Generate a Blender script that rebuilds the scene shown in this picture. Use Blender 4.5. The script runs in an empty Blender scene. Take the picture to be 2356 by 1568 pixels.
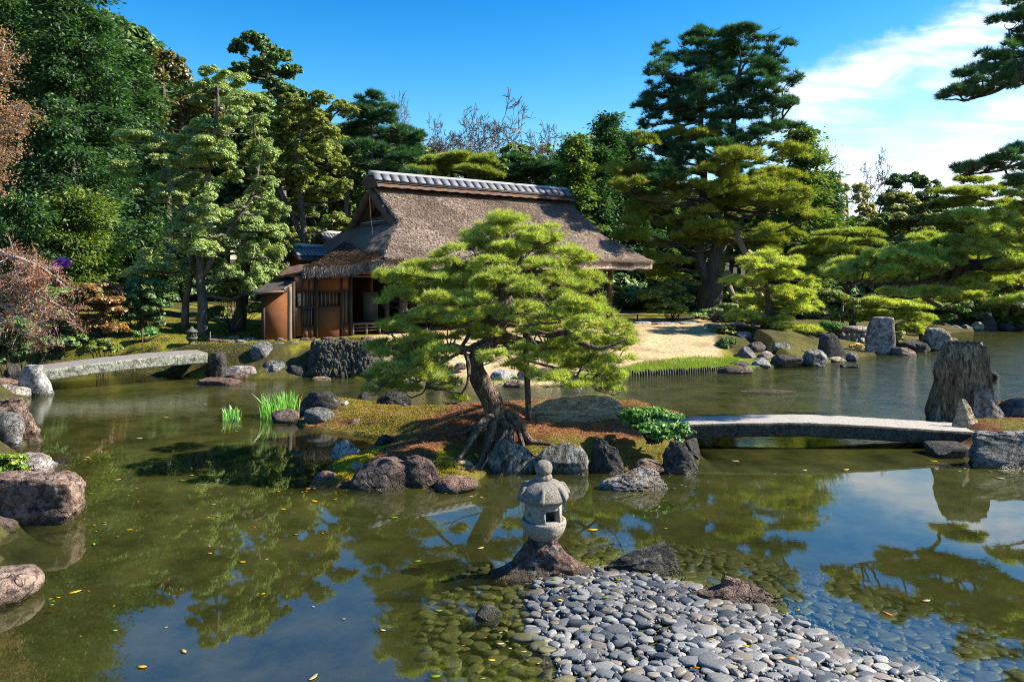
import bpy, bmesh, math, random
import numpy as np
from mathutils import Vector, Matrix

# ------------------------------------------------------------------ camera geometry
F, CX, HY, H = 1700.0, 1177.5, 630.0, 2.6
def P(px, py, d):
    return np.array([(px-CX)/F*d, d, H-(py-HY)/F*d])
def W(px, py, z=0.0):
    d = F*(H-z)/(py-HY)
    return np.array([(px-CX)/F*d, d, z])
rad = math.radians
scene = bpy.context.scene
COL = scene.collection
random.seed(7)

# ------------------------------------------------------------------ noise
def _hash(ix, iy, iz, seed):
    h = (ix.astype(np.int64)*374761393 + iy.astype(np.int64)*668265263 + iz.astype(np.int64)*2147483647 + seed*974634777) & 0xffffffff
    h = ((h ^ (h >> 13))*1274126177) & 0xffffffff
    h = (h ^ (h >> 16))
    return (h & 0xffffff)/float(0xffffff)*2-1
def vnoise(p, seed=0):
    p = np.asarray(p, float)
    f = np.floor(p); t = p-f; t = t*t*t*(t*(t*6-15)+10)
    i = f.astype(np.int64)
    r = 0
    for dx in (0, 1):
        for dy in (0, 1):
            for dz in (0, 1):
                w = (t[:, 0] if dx else 1-t[:, 0])*(t[:, 1] if dy else 1-t[:, 1])*(t[:, 2] if dz else 1-t[:, 2])
                r = r + w*_hash(i[:, 0]+dx, i[:, 1]+dy, i[:, 2]+dz, seed)
    return r
def fbm(p, octs=4, seed=0, gain=0.5, ridge=False):
    a, s, r = 1.0, 0.0, 0
    q = np.array(p, float)
    for k in range(octs):
        n = vnoise(q, seed+k*17)
        if ridge: n = 1-2*np.abs(n)
        r = r + a*n; s += a; a *= gain; q = q*2.03+7.1
    return r/s
def p3(x, y, z=0.0):
    x = np.asarray(x, float)
    return np.stack([x, np.broadcast_to(y, x.shape), np.broadcast_to(z, x.shape)], -1)
def sstep(a, b, x):
    t = np.clip((x-a)/(b-a), 0, 1); return t*t*(3-2*t)

# ------------------------------------------------------------------ mesh helpers
class MB:
    def __init__(s): s.v = []; s.f = []; s.n = 0
    def add(s, v, f):
        v = np.asarray(v, float).reshape(-1, 3)
        s.v.append(v)
        if isinstance(f, np.ndarray): s.f.append(f+s.n)
        else:
            by = {}
            for q in f: by.setdefault(len(q), []).append(q)
            for k in by: s.f.append(np.array(by[k])+s.n)
        s.n += len(v)
    def arrays(s): return np.concatenate(s.v), s.f
    def box(s, lo, hi):
        x0, y0, z0 = lo; x1, y1, z1 = hi
        v = [(x0,y0,z0),(x1,y0,z0),(x1,y1,z0),(x0,y1,z0),(x0,y0,z1),(x1,y0,z1),(x1,y1,z1),(x0,y1,z1)]
        s.add(v, [(3,2,1,0),(4,5,6,7),(0,1,5,4),(1,2,6,5),(2,3,7,6),(3,0,4,7)])
    def hexa(s, v8):
        s.add(v8, [(3,2,1,0),(4,5,6,7),(0,1,5,4),(1,2,6,5),(2,3,7,6),(3,0,4,7)])
    def tube(s, pts, rads, sides=8, cap=True, seed=None, rough=0.0):
        pts = np.asarray(pts, float); n = len(pts)
        rads = np.asarray(rads, float)
        t = np.gradient(pts, axis=0); t /= (np.linalg.norm(t, axis=1)[:, None]+1e-9)
        ref = np.array([0.0, 1.0, 0.0]) if abs(t[0][1]) < 0.8 else np.array([1.0, 0, 0])
        us = []
        u = np.cross(t[0], ref); u /= np.linalg.norm(u)
        for k in range(n):
            u = u-t[k]*np.dot(u, t[k]); u /= (np.linalg.norm(u)+1e-9); us.append(u.copy())
        us = np.array(us); vs = np.cross(t, us)
        an = np.arange(sides)/sides*2*math.pi
        ring = (us[:, None, :]*np.cos(an)[None, :, None]+vs[:, None, :]*np.sin(an)[None, :, None])
        rr = rads[:, None]*np.ones((1, sides))
        if rough:
            q = (pts[:, None, :]+ring*rads[:, None, None]).reshape(-1, 3)
            nn = fbm(q*(1.2/max(rads.max(), .01)), 3, seed or 0).reshape(n, sides)
            rr = rr*(1+rough*nn)
        v = pts[:, None, :]+ring*rr[..., None]
        i = np.arange(n-1)[:, None]*sides; j = np.arange(sides)[None, :]; j2 = (j+1) % sides
        f = np.stack([i+j, i+j2, i+sides+j2, i+sides+j], -1).reshape(-1, 4)
        s.add(v.reshape(-1, 3), f)
        if cap:
            base = s.n-n*sides
            s.v.append(np.array([pts[-1]])); s.n += 1
            c = s.n-1; o = base+(n-1)*sides
            s.f.append(np.array([(o+a, o+(a+1) % sides, c) for a in range(sides)]))
            s.v.append(np.array([pts[0]])); s.n += 1
            c = s.n-1
            s.f.append(np.array([(base+(a+1) % sides, base+a, c) for a in range(sides)]))
    def build(s, name, mat, parent=None, origin=None, smooth=False, label=None):
        v, fs = s.arrays()
        if origin is None and parent is not None: origin = parent.get('_o')
        o3 = np.array(origin, float) if origin is not None else np.zeros(3)
        me = bpy.data.meshes.new(name)
        v = v-o3
        me.vertices.add(len(v)); me.vertices.foreach_set('co', v.astype(np.float32).ravel())
        tot = sum(f.size for f in fs); npoly = sum(len(f) for f in fs)
        me.loops.add(tot); me.polygons.add(npoly)
        me.loops.foreach_set('vertex_index', np.concatenate([f.ravel() for f in fs]).astype(np.int32))
        ls = []; st = 0
        for f in fs:
            k = f.shape[1]; ls.append(st+np.arange(len(f))*k); st += f.size
        me.polygons.foreach_set('loop_start', np.concatenate(ls).astype(np.int32))
        me.update(calc_edges=True)
        if smooth: me.polygons.foreach_set('use_smooth', np.ones(npoly, bool))
        me.materials.append(mat)
        o = bpy.data.objects.new(name, me); COL.objects.link(o)
        if parent is not None:
            o.parent = parent
        elif origin is not None: o.location = o3
        if label: o['label'] = label
        return o
def tag(o, label=None, cat=None, group=None, kind=None):
    if label: o['label'] = label
    if cat: o['category'] = cat
    if group: o['group'] = group
    if kind: o['kind'] = kind
    return o
def empty(name, loc, label=None, cat=None, group=None):
    o = bpy.data.objects.new(name, None); COL.objects.link(o)
    o.location = loc; o['_o'] = [float(a) for a in loc]; o.empty_display_size = .2
    return tag(o, label, cat, group)
def copy_thing(root, loc, rz=0, sc=(1, 1, 1), label=None, group=None):
    r = root.copy(); COL.objects.link(r); r.location = loc; r.rotation_euler = (0, 0, rz); r.scale = sc
    if label: r['label'] = label
    if group: r['group'] = group
    for ch in root.children:
        c = ch.copy(); COL.objects.link(c); c.parent = r
    return r
def cat_rom(pts, per=6):
    pts = np.asarray(pts, float)
    if len(pts) < 3: 
        t = np.linspace(0, 1, per+1)[:, None]; return pts[0]*(1-t)+pts[-1]*t
    q = np.vstack([2*pts[0]-pts[1], pts, 2*pts[-1]-pts[-2]]); out = []
    for i in range(1, len(q)-2):
        for k in range(per):
            t = k/per
            out.append(.5*((2*q[i])+(-q[i-1]+q[i+1])*t+(2*q[i-1]-5*q[i]+4*q[i+1]-q[i+2])*t*t+(-q[i-1]+3*q[i]-3*q[i+1]+q[i+2])*t**3))
    out.append(pts[-1]); return np.array(out)

# ------------------------------------------------------------------ materials
class NT:
    def __init__(s, name):
        s.m = bpy.data.materials.new(name); s.m.use_nodes = True
        s.t = s.m.node_tree; s.t.nodes.clear()
        s.out = s.n('ShaderNodeOutputMaterial')
    def n(s, typ, **kw):
        nd = s.t.nodes.new(typ)
        for k, v in kw.items():
            if k in nd.inputs.keys() if isinstance(k, str) else False: nd.inputs[k].default_value = v
            else: setattr(nd, k, v)
        return nd
    def l(s, a, b): s.t.links.new(a, b)
    def coord(s, scale=1.0, kind='Object', vec=None):
        tc = s.n('ShaderNodeTexCoord'); mp = s.n('ShaderNodeMapping')
        mp.inputs['Scale'].default_value = vec or (scale,)*3
        s.l(tc.outputs[kind], mp.inputs['Vector']); return mp.outputs['Vector']
    def geo(s, vec=(1, 1, 1)):
        g = s.n('ShaderNodeNewGeometry'); mp = s.n('ShaderNodeMapping'); mp.inputs['Scale'].default_value = vec
        s.l(g.outputs['Position'], mp.inputs['Vector']); return mp.outputs['Vector']
    def noise(s, co, scale, detail=4, rough=.55, dist=0):
        t = s.n('ShaderNodeTexNoise'); t.inputs['Scale'].default_value = scale; t.inputs['Detail'].default_value = detail
        t.inputs['Roughness'].default_value = rough; t.inputs['Distortion'].default_value = dist
        s.l(co, t.inputs['Vector']); return t.outputs['Fac']
    def ramp(s, fac, stops, interp='LINEAR'):
        r = s.n('ShaderNodeValToRGB'); e = r.color_ramp.elements; r.color_ramp.interpolation = interp
        while len(e) < len(stops): e.new(.5)
        for k, (p, c) in enumerate(stops):
            e[k].position = p
            e[k].color = (c, c, c, 1) if not hasattr(c, '__len__') else (c[0], c[1], c[2], 1)
        s.l(fac, r.inputs['Fac']); return r.outputs['Color']
    def mix(s, fac, a, b, blend='MIX'):
        m = s.n('ShaderNodeMix'); m.data_type = 'RGBA'; m.blend_type = blend
        for sock, v in ((m.inputs[0], fac), (m.inputs[6], a), (m.inputs[7], b)):
            if isinstance(v, bpy.types.NodeSocket): s.l(v, sock)
            elif hasattr(v, '__len__'): sock.default_value = (v[0], v[1], v[2], 1)
            else: sock.default_value = v
        return m.outputs[2]
    def math(s, op, a, b=None, clamp=False):
        m = s.n('ShaderNodeMath'); m.operation = op; m.use_clamp = clamp
        for k, v in enumerate((a, b)):
            if v is None: continue
            if isinstance(v, bpy.types.NodeSocket): s.l(v, m.inputs[k])
            else: m.inputs[k].default_value = v
        return m.outputs[0]
    def bump(s, h, strength=.5, dist=.02, normal=None):
        b = s.n('ShaderNodeBump'); b.inputs['Strength'].default_value = strength; b.inputs['Distance'].default_value = dist
        s.l(h, b.inputs['Height'])
        if normal is not None: s.l(normal, b.inputs['Normal'])
        return b.outputs['Normal']
    def princ(s, col, rough=.8, normal=None, spec=.3):
        p = s.n('ShaderNodeBsdfPrincipled')
        if isinstance(col, bpy.types.NodeSocket): s.l(col, p.inputs['Base Color'])
        else: p.inputs['Base Color'].default_value = (*col, 1)
        if isinstance(rough, bpy.types.NodeSocket): s.l(rough, p.inputs['Roughness'])
        else: p.inputs['Roughness'].default_value = rough
        p.inputs['Specular IOR Level'].default_value = spec
        if normal is not None: s.l(normal, p.inputs['Normal'])
        return p.outputs[0]
    def done(s, sh): s.l(sh, s.out.inputs['Surface']); return s.m

def foliage(name, cols, trans=.35, gloss=.12, rough=.45, patch=1.5, lift=1.0):
    n = NT(name)
    g = n.n('ShaderNodeNewGeometry')
    oi = n.n('ShaderNodeObjectInfo')
    cols = list(cols)*2 if len(cols) == 1 else cols
    k = len(cols)
    c = n.ramp(g.outputs['Random Per Island'], [((i+.5)/k, col) for i, col in enumerate(cols)])
    nz = n.noise(n.geo(), patch, 3)
    c = n.mix(1.0, c, n.ramp(nz, [(.3, 1.3*lift), (.7, 2.2*lift)]), 'MULTIPLY')
    c = n.mix(1.0, c, n.ramp(oi.outputs['Random'], [(0, (.85, .88, .9)), (1, (1.12, 1.08, .95))]), 'MULTIPLY')
    d = n.n('ShaderNodeBsdfDiffuse'); n.l(c, d.inputs['Color'])
    t = n.n('ShaderNodeBsdfTranslucent'); tc = n.mix(1.0, c, (1.6, 1.6, .6), 'MULTIPLY'); n.l(tc, t.inputs['Color'])
    m = n.n('ShaderNodeMixShader'); m.inputs[0].default_value = trans; n.l(d.outputs[0], m.inputs[1]); n.l(t.outputs[0], m.inputs[2])
    gl = n.n('ShaderNodeBsdfGlossy'); gl.inputs['Roughness'].default_value = rough; gl.inputs['Color'].default_value = (.9, .95, .85, 1)
    m2 = n.n('ShaderNodeMixShader'); m2.inputs[0].default_value = gloss; n.l(m.outputs[0], m2.inputs[1]); n.l(gl.outputs[0], m2.inputs[2])
    return n.done(m2.outputs[0])

def bark(name, c1, c2, scale=6, moss=None, vs=(1, 1, .25)):
    n = NT(name); co = n.geo(vs)
    a = n.noise(co, scale, 6, .65, .6)
    v = n.n('ShaderNodeTexVoronoi'); v.feature = 'DISTANCE_TO_EDGE'; v.inputs['Scale'].default_value = scale*2.2; n.l(co, v.inputs['Vector'])
    crack = n.ramp(v.outputs['Distance'], [(0, 0.0), (.12, 1.0)])
    c = n.mix(n.ramp(a, [(.35, 0.0), (.65, 1.0)]), c1, c2)
    c = n.mix(n.ramp(v.outputs['Distance'], [(0, .5), (.1, 0.0)]), c, tuple(x*.35 for x in c1))
    if moss:
        mm = n.noise(n.geo(), 2.3, 4)
        c = n.mix(n.ramp(mm, [(.52, 0.0), (.6, .75)]), c, moss)
    h = n.math('ADD', crack, n.math('MULTIPLY', a, 1.5))
    return n.done(n.princ(c, .9, n.bump(h, .8, .02), .2))

def rockmat(name, base, alt, dark, lichen=None, ls=.56, scale=3.0, wet=True, patch=None, bstr=.7, strat=(1, 1, 1), top_tint=None):
    n = NT(name); co = n.geo(strat)
    a = n.noise(co, scale, 8, .62, .5); b = n.noise(co, scale*5, 6, .7); f = n.noise(n.geo(), 60, 4, .7)
    c = n.mix(n.ramp(a, [(.36, 0.0), (.62, 1.0)]), base, alt)
    c = n.mix(n.ramp(b, [(.38, .95), (.52, 0.0)]), c, dark)
    b2 = n.noise(co, scale*2.1, 9, .72, .8); c = n.mix(n.ramp(b2, [(.40, .8), (.5, 0.0)]), c, tuple(x*.8 for x in dark))
    c = n.mix(1.0, c, n.ramp(f, [(.3, .72), (.7, 1.22)]), 'MULTIPLY')
    if lichen:
        l_ = n.noise(n.geo(), 5.5, 7, .68)
        c = n.mix(n.ramp(l_, [(ls, 0.0), (ls+.05, .85)]), c, lichen)
    v = n.n('ShaderNodeTexVoronoi'); v.feature = 'DISTANCE_TO_EDGE'; v.inputs['Scale'].default_value = scale*1.3
    wco = n.n('ShaderNodeVectorMath'); wco.operation = 'ADD'; n.l(co, wco.inputs[0])
    nc = n.n('ShaderNodeTexNoise'); nc.inputs['Scale'].default_value = scale*1.5; n.l(co, nc.inputs['Vector'])
    sc = n.n('ShaderNodeVectorMath'); sc.operation = 'SCALE'; sc.inputs['Scale'].default_value = .7; n.l(nc.outputs['Color'], sc.inputs[0]); n.l(sc.outputs[0], wco.inputs[1])
    n.l(wco.outputs[0], v.inputs['Vector'])
    crack = n.ramp(v.outputs['Distance'], [(0, 0.0), (.035, 1.0)])
    c = n.mix(n.math('MULTIPLY', n.ramp(v.outputs['Distance'], [(0, .45), (.012, 0.0)]), n.ramp(a, [(.48, 0.0), (.6, 1.0)])), c, tuple(x*.5 for x in dark))
    if top_tint:  # separate colour for upward faces; painted sunlight on the arched bridge
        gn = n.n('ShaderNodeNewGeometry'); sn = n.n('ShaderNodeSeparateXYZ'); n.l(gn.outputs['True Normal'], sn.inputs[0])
        c = n.mix(n.ramp(n.math('ADD', sn.outputs[2], n.math('MULTIPLY', n.math('SUBTRACT', a, .5), .5)), [(.7, 0.0), (.9, 1.0)]), c, top_tint)
    rough = .85
    if wet:
        sx = n.n('ShaderNodeSeparateXYZ'); g = n.n('ShaderNodeNewGeometry'); n.l(g.outputs['Position'], sx.inputs[0])
        zz = n.math('ADD', sx.outputs[2], n.math('MULTIPLY', n.math('SUBTRACT', a, .5), .12))
        w = n.ramp(zz, [(.03, 1.0), (.095, 0.0)])
        c = n.mix(w, c, n.mix(.72, c, (.028, .024, .010)))
        rough = n.ramp(w, [(0, .85), (1, .35)])
    h = n.math('ADD', n.math('MULTIPLY', crack, .5), n.math('ADD', n.math('MULTIPLY', a, 1.6), n.math('ADD', n.math('MULTIPLY', b, .8), n.math('MULTIPLY', f, .12))))
    h = n.math('ADD', h, n.math('MULTIPLY', b2, 1.2))
    return n.done(n.princ(c, rough, n.bump(h, min(bstr*1.3, 1.0), .06), .25))

def plain(name, c1, c2, scale=8, rough=.8, bstr=.3, vs=(1, 1, 1), spec=.3, detail=5, bd=.01):
    n = NT(name); co = n.geo(vs); a = n.noise(co, scale, detail, .6, .2); b = n.noise(co, scale*7, 4, .6)
    f = n.math('ADD', n.math('MULTIPLY', a, .7), n.math('MULTIPLY', b, .3))
    c = n.mix(n.ramp(f, [(.36, 0.0), (.64, 1.0)]), c1, c2)
    return n.done(n.princ(c, rough, n.bump(f, bstr, bd), spec))
# ------------------------------------------------------------------ palette
M = {}
M['pine_bright'] = foliage('pine needles bright', [(.055,.12,.018),(.12,.20,.025),(.23,.31,.035),(.26,.30,.06),(.38,.39,.13),(.27,.19,.06)], .42, .04, .5, 2.2)
M['pine_blue'] = foliage('pine needles bluish', [(.02,.06,.018),(.035,.095,.03),(.06,.13,.035)], .3, .08)
M['pine_olive'] = foliage('pine needles olive', [(.07,.11,.022),(.13,.17,.03),(.22,.22,.045),(.10,.15,.028)], .38, .04, .5)
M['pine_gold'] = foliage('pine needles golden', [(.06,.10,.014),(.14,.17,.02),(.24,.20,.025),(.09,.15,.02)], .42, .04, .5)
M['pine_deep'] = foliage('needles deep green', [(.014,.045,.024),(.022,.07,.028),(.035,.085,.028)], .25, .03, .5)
M['cypress'] = foliage('cypress sprays', [(.010,.034,.017),(.02,.058,.018),(.05,.10,.024)], .34, .03, .6)
M['cypress_lit'] = foliage('cypress light sprays', [(.03,.07,.013),(.06,.105,.017),(.11,.14,.022)], .38, .04, .6)
M['sage'] = foliage('sage evergreen leaves', [(.07,.13,.035),(.13,.20,.06),(.21,.26,.085),(.24,.24,.09),(.08,.15,.04)], .25, .05, .55)
M['olive'] = foliage('olive broad leaves', [(.04,.07,.012),(.10,.13,.018),(.20,.19,.03),(.08,.12,.018)], .35, .04, .6)
M['evergreen'] = foliage('dark broad leaves', [(.02,.055,.015),(.045,.09,.02),(.075,.12,.028)], .25, .05, .55)
M['bronze'] = foliage('bronze shoots', [(.05,.06,.015),(.13,.10,.03),(.09,.085,.025)], .25, .08)
M['yellow_leaf'] = foliage('fresh yellow leaves', [(.11,.13,.018),(.19,.18,.025),(.08,.10,.015)], .4, .08)
M['pale_leaf'] = foliage('pale new leaves', [(.20,.19,.08),(.26,.24,.11),(.15,.16,.055)], .4, .05)
M['orange_leaf'] = foliage('orange maple leaves', [(.20,.105,.07),(.28,.155,.10),(.14,.085,.06)], .45, .03)
M['red_leaf'] = foliage('red maple buds', [(.24,.09,.065),(.32,.14,.10),(.16,.07,.05)], .4, .03)
M['rust_leaf'] = foliage('rusty shrub leaves', [(.12,.05,.015),(.08,.07,.015),(.18,.08,.02)], .3, .06)
M['purple_flower'] = foliage('purple blossom', [(.35,.07,.45),(.45,.12,.55),(.28,.05,.4)], .3, .03)
M['glossy_leaf'] = foliage('glossy azalea leaves', [(.02,.07,.016),(.045,.12,.025),(.10,.19,.03)], .25, .04, .5, 4)
M['iris_leaf'] = foliage('iris blades', [(.05,.16,.02),(.10,.26,.03),(.16,.33,.05)], .4, .12)
M['grass'] = foliage('fresh grass', [(.06,.11,.012),(.10,.16,.016),(.14,.18,.022)], .35, .03)
M['moss_tuft'] = foliage('moss tufts', [(.16,.15,.012),(.10,.13,.012),(.045,.075,.01),(.15,.09,.015)], .25, .02, .6, 5)
M['moss_bright'] = foliage('bright yellow moss', [(.24,.20,.012),(.17,.18,.012),(.28,.20,.02),(.10,.13,.012)], .25, .02, .6, 5)
M['litter'] = foliage('fallen pine needles', [(.13,.05,.02),(.21,.085,.035),(.07,.03,.014),(.32,.17,.085),(.16,.06,.022)], .1, .03, .6, 5)
M['dead_leaf'] = foliage('dead leaf', [(.5,.35,.1),(.35,.2,.08)], .2, .1)
M['bark'] = bark('dark pine bark', (.045,.030,.022), (.11,.08,.06))
M['bark_pine'] = bark('weathered pine bark', (.06,.042,.032), (.20,.155,.12), 14)
M['bark_grey'] = bark('grey bark', (.07,.06,.05), (.17,.15,.12), 5)
M['bark_moss'] = bark('mossy bark', (.045,.042,.035), (.12,.11,.09), 5, (.10,.11,.02))
M['bark_pale'] = bark('pale twig bark', (.26,.20,.16), (.42,.34,.28), 8)
M['bark_bare'] = bark('bare twig bark', (.15,.135,.125), (.26,.235,.215), 5)
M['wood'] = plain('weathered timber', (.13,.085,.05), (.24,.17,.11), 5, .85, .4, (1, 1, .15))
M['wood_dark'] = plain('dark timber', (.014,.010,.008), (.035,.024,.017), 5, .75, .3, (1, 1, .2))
M['wood_pole'] = plain('brown round post wood', (.05,.028,.018), (.12,.07,.045), 6, .8, .4, (1, 1, .12))
M['ochre'] = plain('ochre clay plaster', (.09,.032,.010), (.15,.056,.017), 2.2, .92, .25)
M['paper'] = plain('shoji paper', (.6,.5,.3), (.7,.6,.4), 3, .9, .05)
M['panel_green'] = plain('grey green sliding panel', (.05,.06,.05), (.085,.095,.08), 3, .7, .05)
M['shingle'] = plain('bark shingle', (.035,.03,.027), (.08,.07,.062), 7, .85, .8, (1, 1, 1), .3, 6, .02)
M['tile'] = plain('grey ridge tile', (.11,.115,.125), (.20,.205,.22), 6, .7, .25)
M['tile_pale'] = plain('pale ridge roll', (.26,.26,.25), (.40,.40,.39), 5, .6, .3)
M['tile_seam'] = plain('dark tile seam', (.03,.03,.035), (.06,.06,.065), 6, .7, .2)
M['barkroof'] = plain('brown bark roofing', (.07,.04,.028), (.15,.09,.06), 9, .9, .6)
M['floor_wood'] = plain('dark veranda boards', (.03,.022,.016), (.07,.05,.035), 5, .6, .2, (1, 1, 1))
# thatch
n = NT('thatch'); co = n.geo((1, 1, 1))
a = n.noise(co, .55, 5, .6); b = n.noise(co, 16, 6, .75); g_ = n.n('ShaderNodeNewGeometry')
c = n.mix(n.ramp(b, [(.34, 0.0), (.66, 1.0)]), (.085,.06,.045), (.42,.33,.26))
c = n.mix(n.ramp(a, [(.38, .55), (.55, 0.0)]), c, (.10,.068,.05))
c = n.mix(1.0, c, n.ramp(g_.outputs['Random Per Island'], [(0, .4), (.5, 1.0), (1, 2.1)]), 'MULTIPLY')
mo = n.noise(co, 1.7, 6, .7)
c = n.mix(n.ramp(mo, [(.62, 0.0), (.68, .4)]), c, (.16,.15,.04))
M['thatch'] = n.done(n.princ(c, .95, n.bump(b, .9, .03), .1))
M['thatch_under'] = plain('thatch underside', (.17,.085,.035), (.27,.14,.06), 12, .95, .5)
# rocks
M['r_grey'] = rockmat('blue grey rock', (.13,.13,.125), (.28,.275,.26), (.045,.045,.042), (.42,.43,.40), .60)
M['r_white'] = rockmat('pale white rock', (.30,.295,.275), (.48,.47,.44), (.13,.13,.13), (.22,.13,.07), .62, 2.6)
M['r_brown'] = rockmat('brown rock', (.14,.085,.065), (.28,.18,.14), (.05,.032,.025), (.36,.33,.27), .61, 3)
M['r_rose'] = rockmat('rose brown rock', (.19,.125,.095), (.37,.275,.22), (.06,.035,.027), (.07,.075,.035), .60, 2.4)
M['r_dark'] = rockmat('dark rock', (.045,.042,.038), (.10,.095,.085), (.02,.02,.018), (.22,.22,.19), .60, 4)
M['r_tan'] = rockmat('tan sunlit rock', (.44,.355,.225), (.58,.48,.33), (.24,.19,.115), (.12,.11,.04), .6, 2.2, True, None, .9, (1, 1, 2.5))
M['r_pillar'] = rockmat('furrowed brown stone', (.17,.125,.075), (.42,.33,.22), (.05,.034,.018), (.14,.13,.05), .58, 3.2, True, None, 1.0, (1.6, 1.6, .35))
M['r_mottle'] = rockmat('mottled brown and grey stone', (.24,.20,.17), (.40,.36,.33), (.12,.085,.065), (.5,.5,.49), .58, 2.2)
M['r_purple'] = rockmat('purplish brown rock', (.085,.058,.05), (.19,.135,.115), (.03,.024,.02), (.10,.12,.07), .62, 2.2)
M['r_stripe'] = rockmat('striped grey green rock', (.12,.125,.105), (.40,.40,.35), (.035,.028,.02), (.20,.11,.07), .62, 2.6, True, None, .8, (1.6, 1, .8))
M['granite'] = plain('granite slab', (.20,.19,.17), (.36,.345,.31), 45, .85, .35, (1, 1, 1), .3, 6, .01)
M['lantern'] = plain('speckled granite', (.13,.115,.09), (.36,.33,.285), 65, .85, .7, (1, 1, 1), .3, 3, .006)
M['lantern_roof'] = plain('darker mossy granite', (.075,.066,.055), (.26,.235,.20), 55, .9, .8, (1, 1, 1), .3, 4, .008)
M['bridge'] = rockmat('old bridge granite', (.055,.048,.038), (.10,.092,.075), (.02,.018,.014), (.09,.085,.05), .60, 6, False, None, .35, (1,1,1), (.34,.32,.285))  # sunlit top painted pale, stone darkened to give the sides their shade
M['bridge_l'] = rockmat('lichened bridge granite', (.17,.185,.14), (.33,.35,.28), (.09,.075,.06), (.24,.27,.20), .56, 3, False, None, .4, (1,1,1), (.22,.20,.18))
def cobmat(nm, c1, c2):
    n = NT(nm); oi = n.n('ShaderNodeObjectInfo'); co = n.coord(1.0)
    g = n.n('ShaderNodeNewGeometry')
    a = n.noise(co, 14, 5, .6, .3); b = n.noise(n.geo(), 90, 4, .6)
    c = n.mix(n.ramp(a, [(.3, 0.0), (.7, 1.0)]), c1, c2)
    c = n.mix(1.0, c, n.ramp(b, [(.3, .8), (.7, 1.2)]), 'MULTIPLY')
    c = n.mix(1.0, c, n.ramp(oi.outputs['Random'], [(0, .75), (1, 1.3)]), 'MULTIPLY')
    c = n.mix(1.0, c, n.ramp(g.outputs['Random Per Island'], [(0, .8), (1, 1.2)]), 'MULTIPLY')
    return n.done(n.princ(c, .55, n.bump(a, .25, .006), .4))
M['cob_blue'] = cobmat('blue grey cobble', (.034,.040,.048), (.078,.087,.098))
M['cob_grey'] = cobmat('mid grey cobble', (.07,.074,.076), (.14,.143,.142))
M['cob_pale'] = cobmat('pale grey cobble', (.14,.14,.132), (.235,.228,.208))
M['cob_warm'] = cobmat('warm grey cobble', (.11,.096,.077), (.19,.165,.133))
M['cob_wet'] = cobmat('submerged cobble', (.08,.078,.033), (.19,.175,.085))

# ------------------------------------------------------------------ terrain
def poly_sd(x, y, poly):
    """signed distance, positive inside"""
    poly = np.asarray(poly, float); d = np.full(x.shape, 1e9); ins = np.zeros(x.shape, bool)
    n_ = len(poly)
    for i in range(n_):
        a, b = poly[i], poly[(i+1) % n_]
        e = b-a; wx, wy = x-a[0], y-a[1]
        t = np.clip((wx*e[0]+wy*e[1])/(e @ e+1e-12), 0, 1)
        d = np.minimum(d, np.hypot(wx-e[0]*t, wy-e[1]*t))
        c1 = (a[1] <= y) != (b[1] <= y)
        with np.errstate(divide='ignore', invalid='ignore'):
            xi = a[0]+(y-a[1])/(e[1] if e[1] else 1e-12)*e[0]
        ins ^= (c1 & (x < xi))
    return np.where(ins, d, -d)
def dp(lst): return [tuple(W(a, b)[:2]) for a, b in lst]
POND = [(-3.3, 3.1)]+dp([(-60,1568),(-40,1400),(0,1240),(30,1150),(40,1080),(40,1030),(60,1000),(50,950),(60,915),(-20,905),(-160,900),(-200,872),(60,856),(200,860),(330,863),(470,868),
    (600,872),(700,868),(870,868),(960,882),(1060,885),(1200,888),(1300,880),(1440,863),(1560,858),(1690,850),(1760,846),(1880,840),(1910,830),(2000,818),(2060,812),(2120,803),(2185,796),(2200,780),(2150,770),(2250,759),(2355,757),(2700,756)])+\
    [(40, 30), (36, 14), (26, 4), (6, 3.0)]
ISLE = dp([(690,925),(800,925),(940,938),(1000,950),(1100,955),(1180,945),(1300,930),(1440,940),(1560,955),(1600,985),(1605,1040),(1585,1070),(1440,1080),(1240,1084),(1110,1082),(1080,1112),(820,1124),(720,1114),(765,1065),(850,1038),(875,1012),(790,997),(700,985)])
RISLE = dp([(2262,1050),(2165,1040),(2150,985),(2200,955),(2290,935),(2420,925),(2900,925),(2900,1080),(2400,1055)])
SPIT = dp([(1190,1345),(1240,1325),(1330,1305),(1420,1312),(1560,1340),(1640,1366),(1790,1400),(1880,1450),(2000,1486),(2100,1526),(2190,1575),(2330,1700),(2600,2000),(1340,2000),(1325,1620),(1300,1560),(1290,1520),(1225,1460),(1190,1400)])
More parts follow.
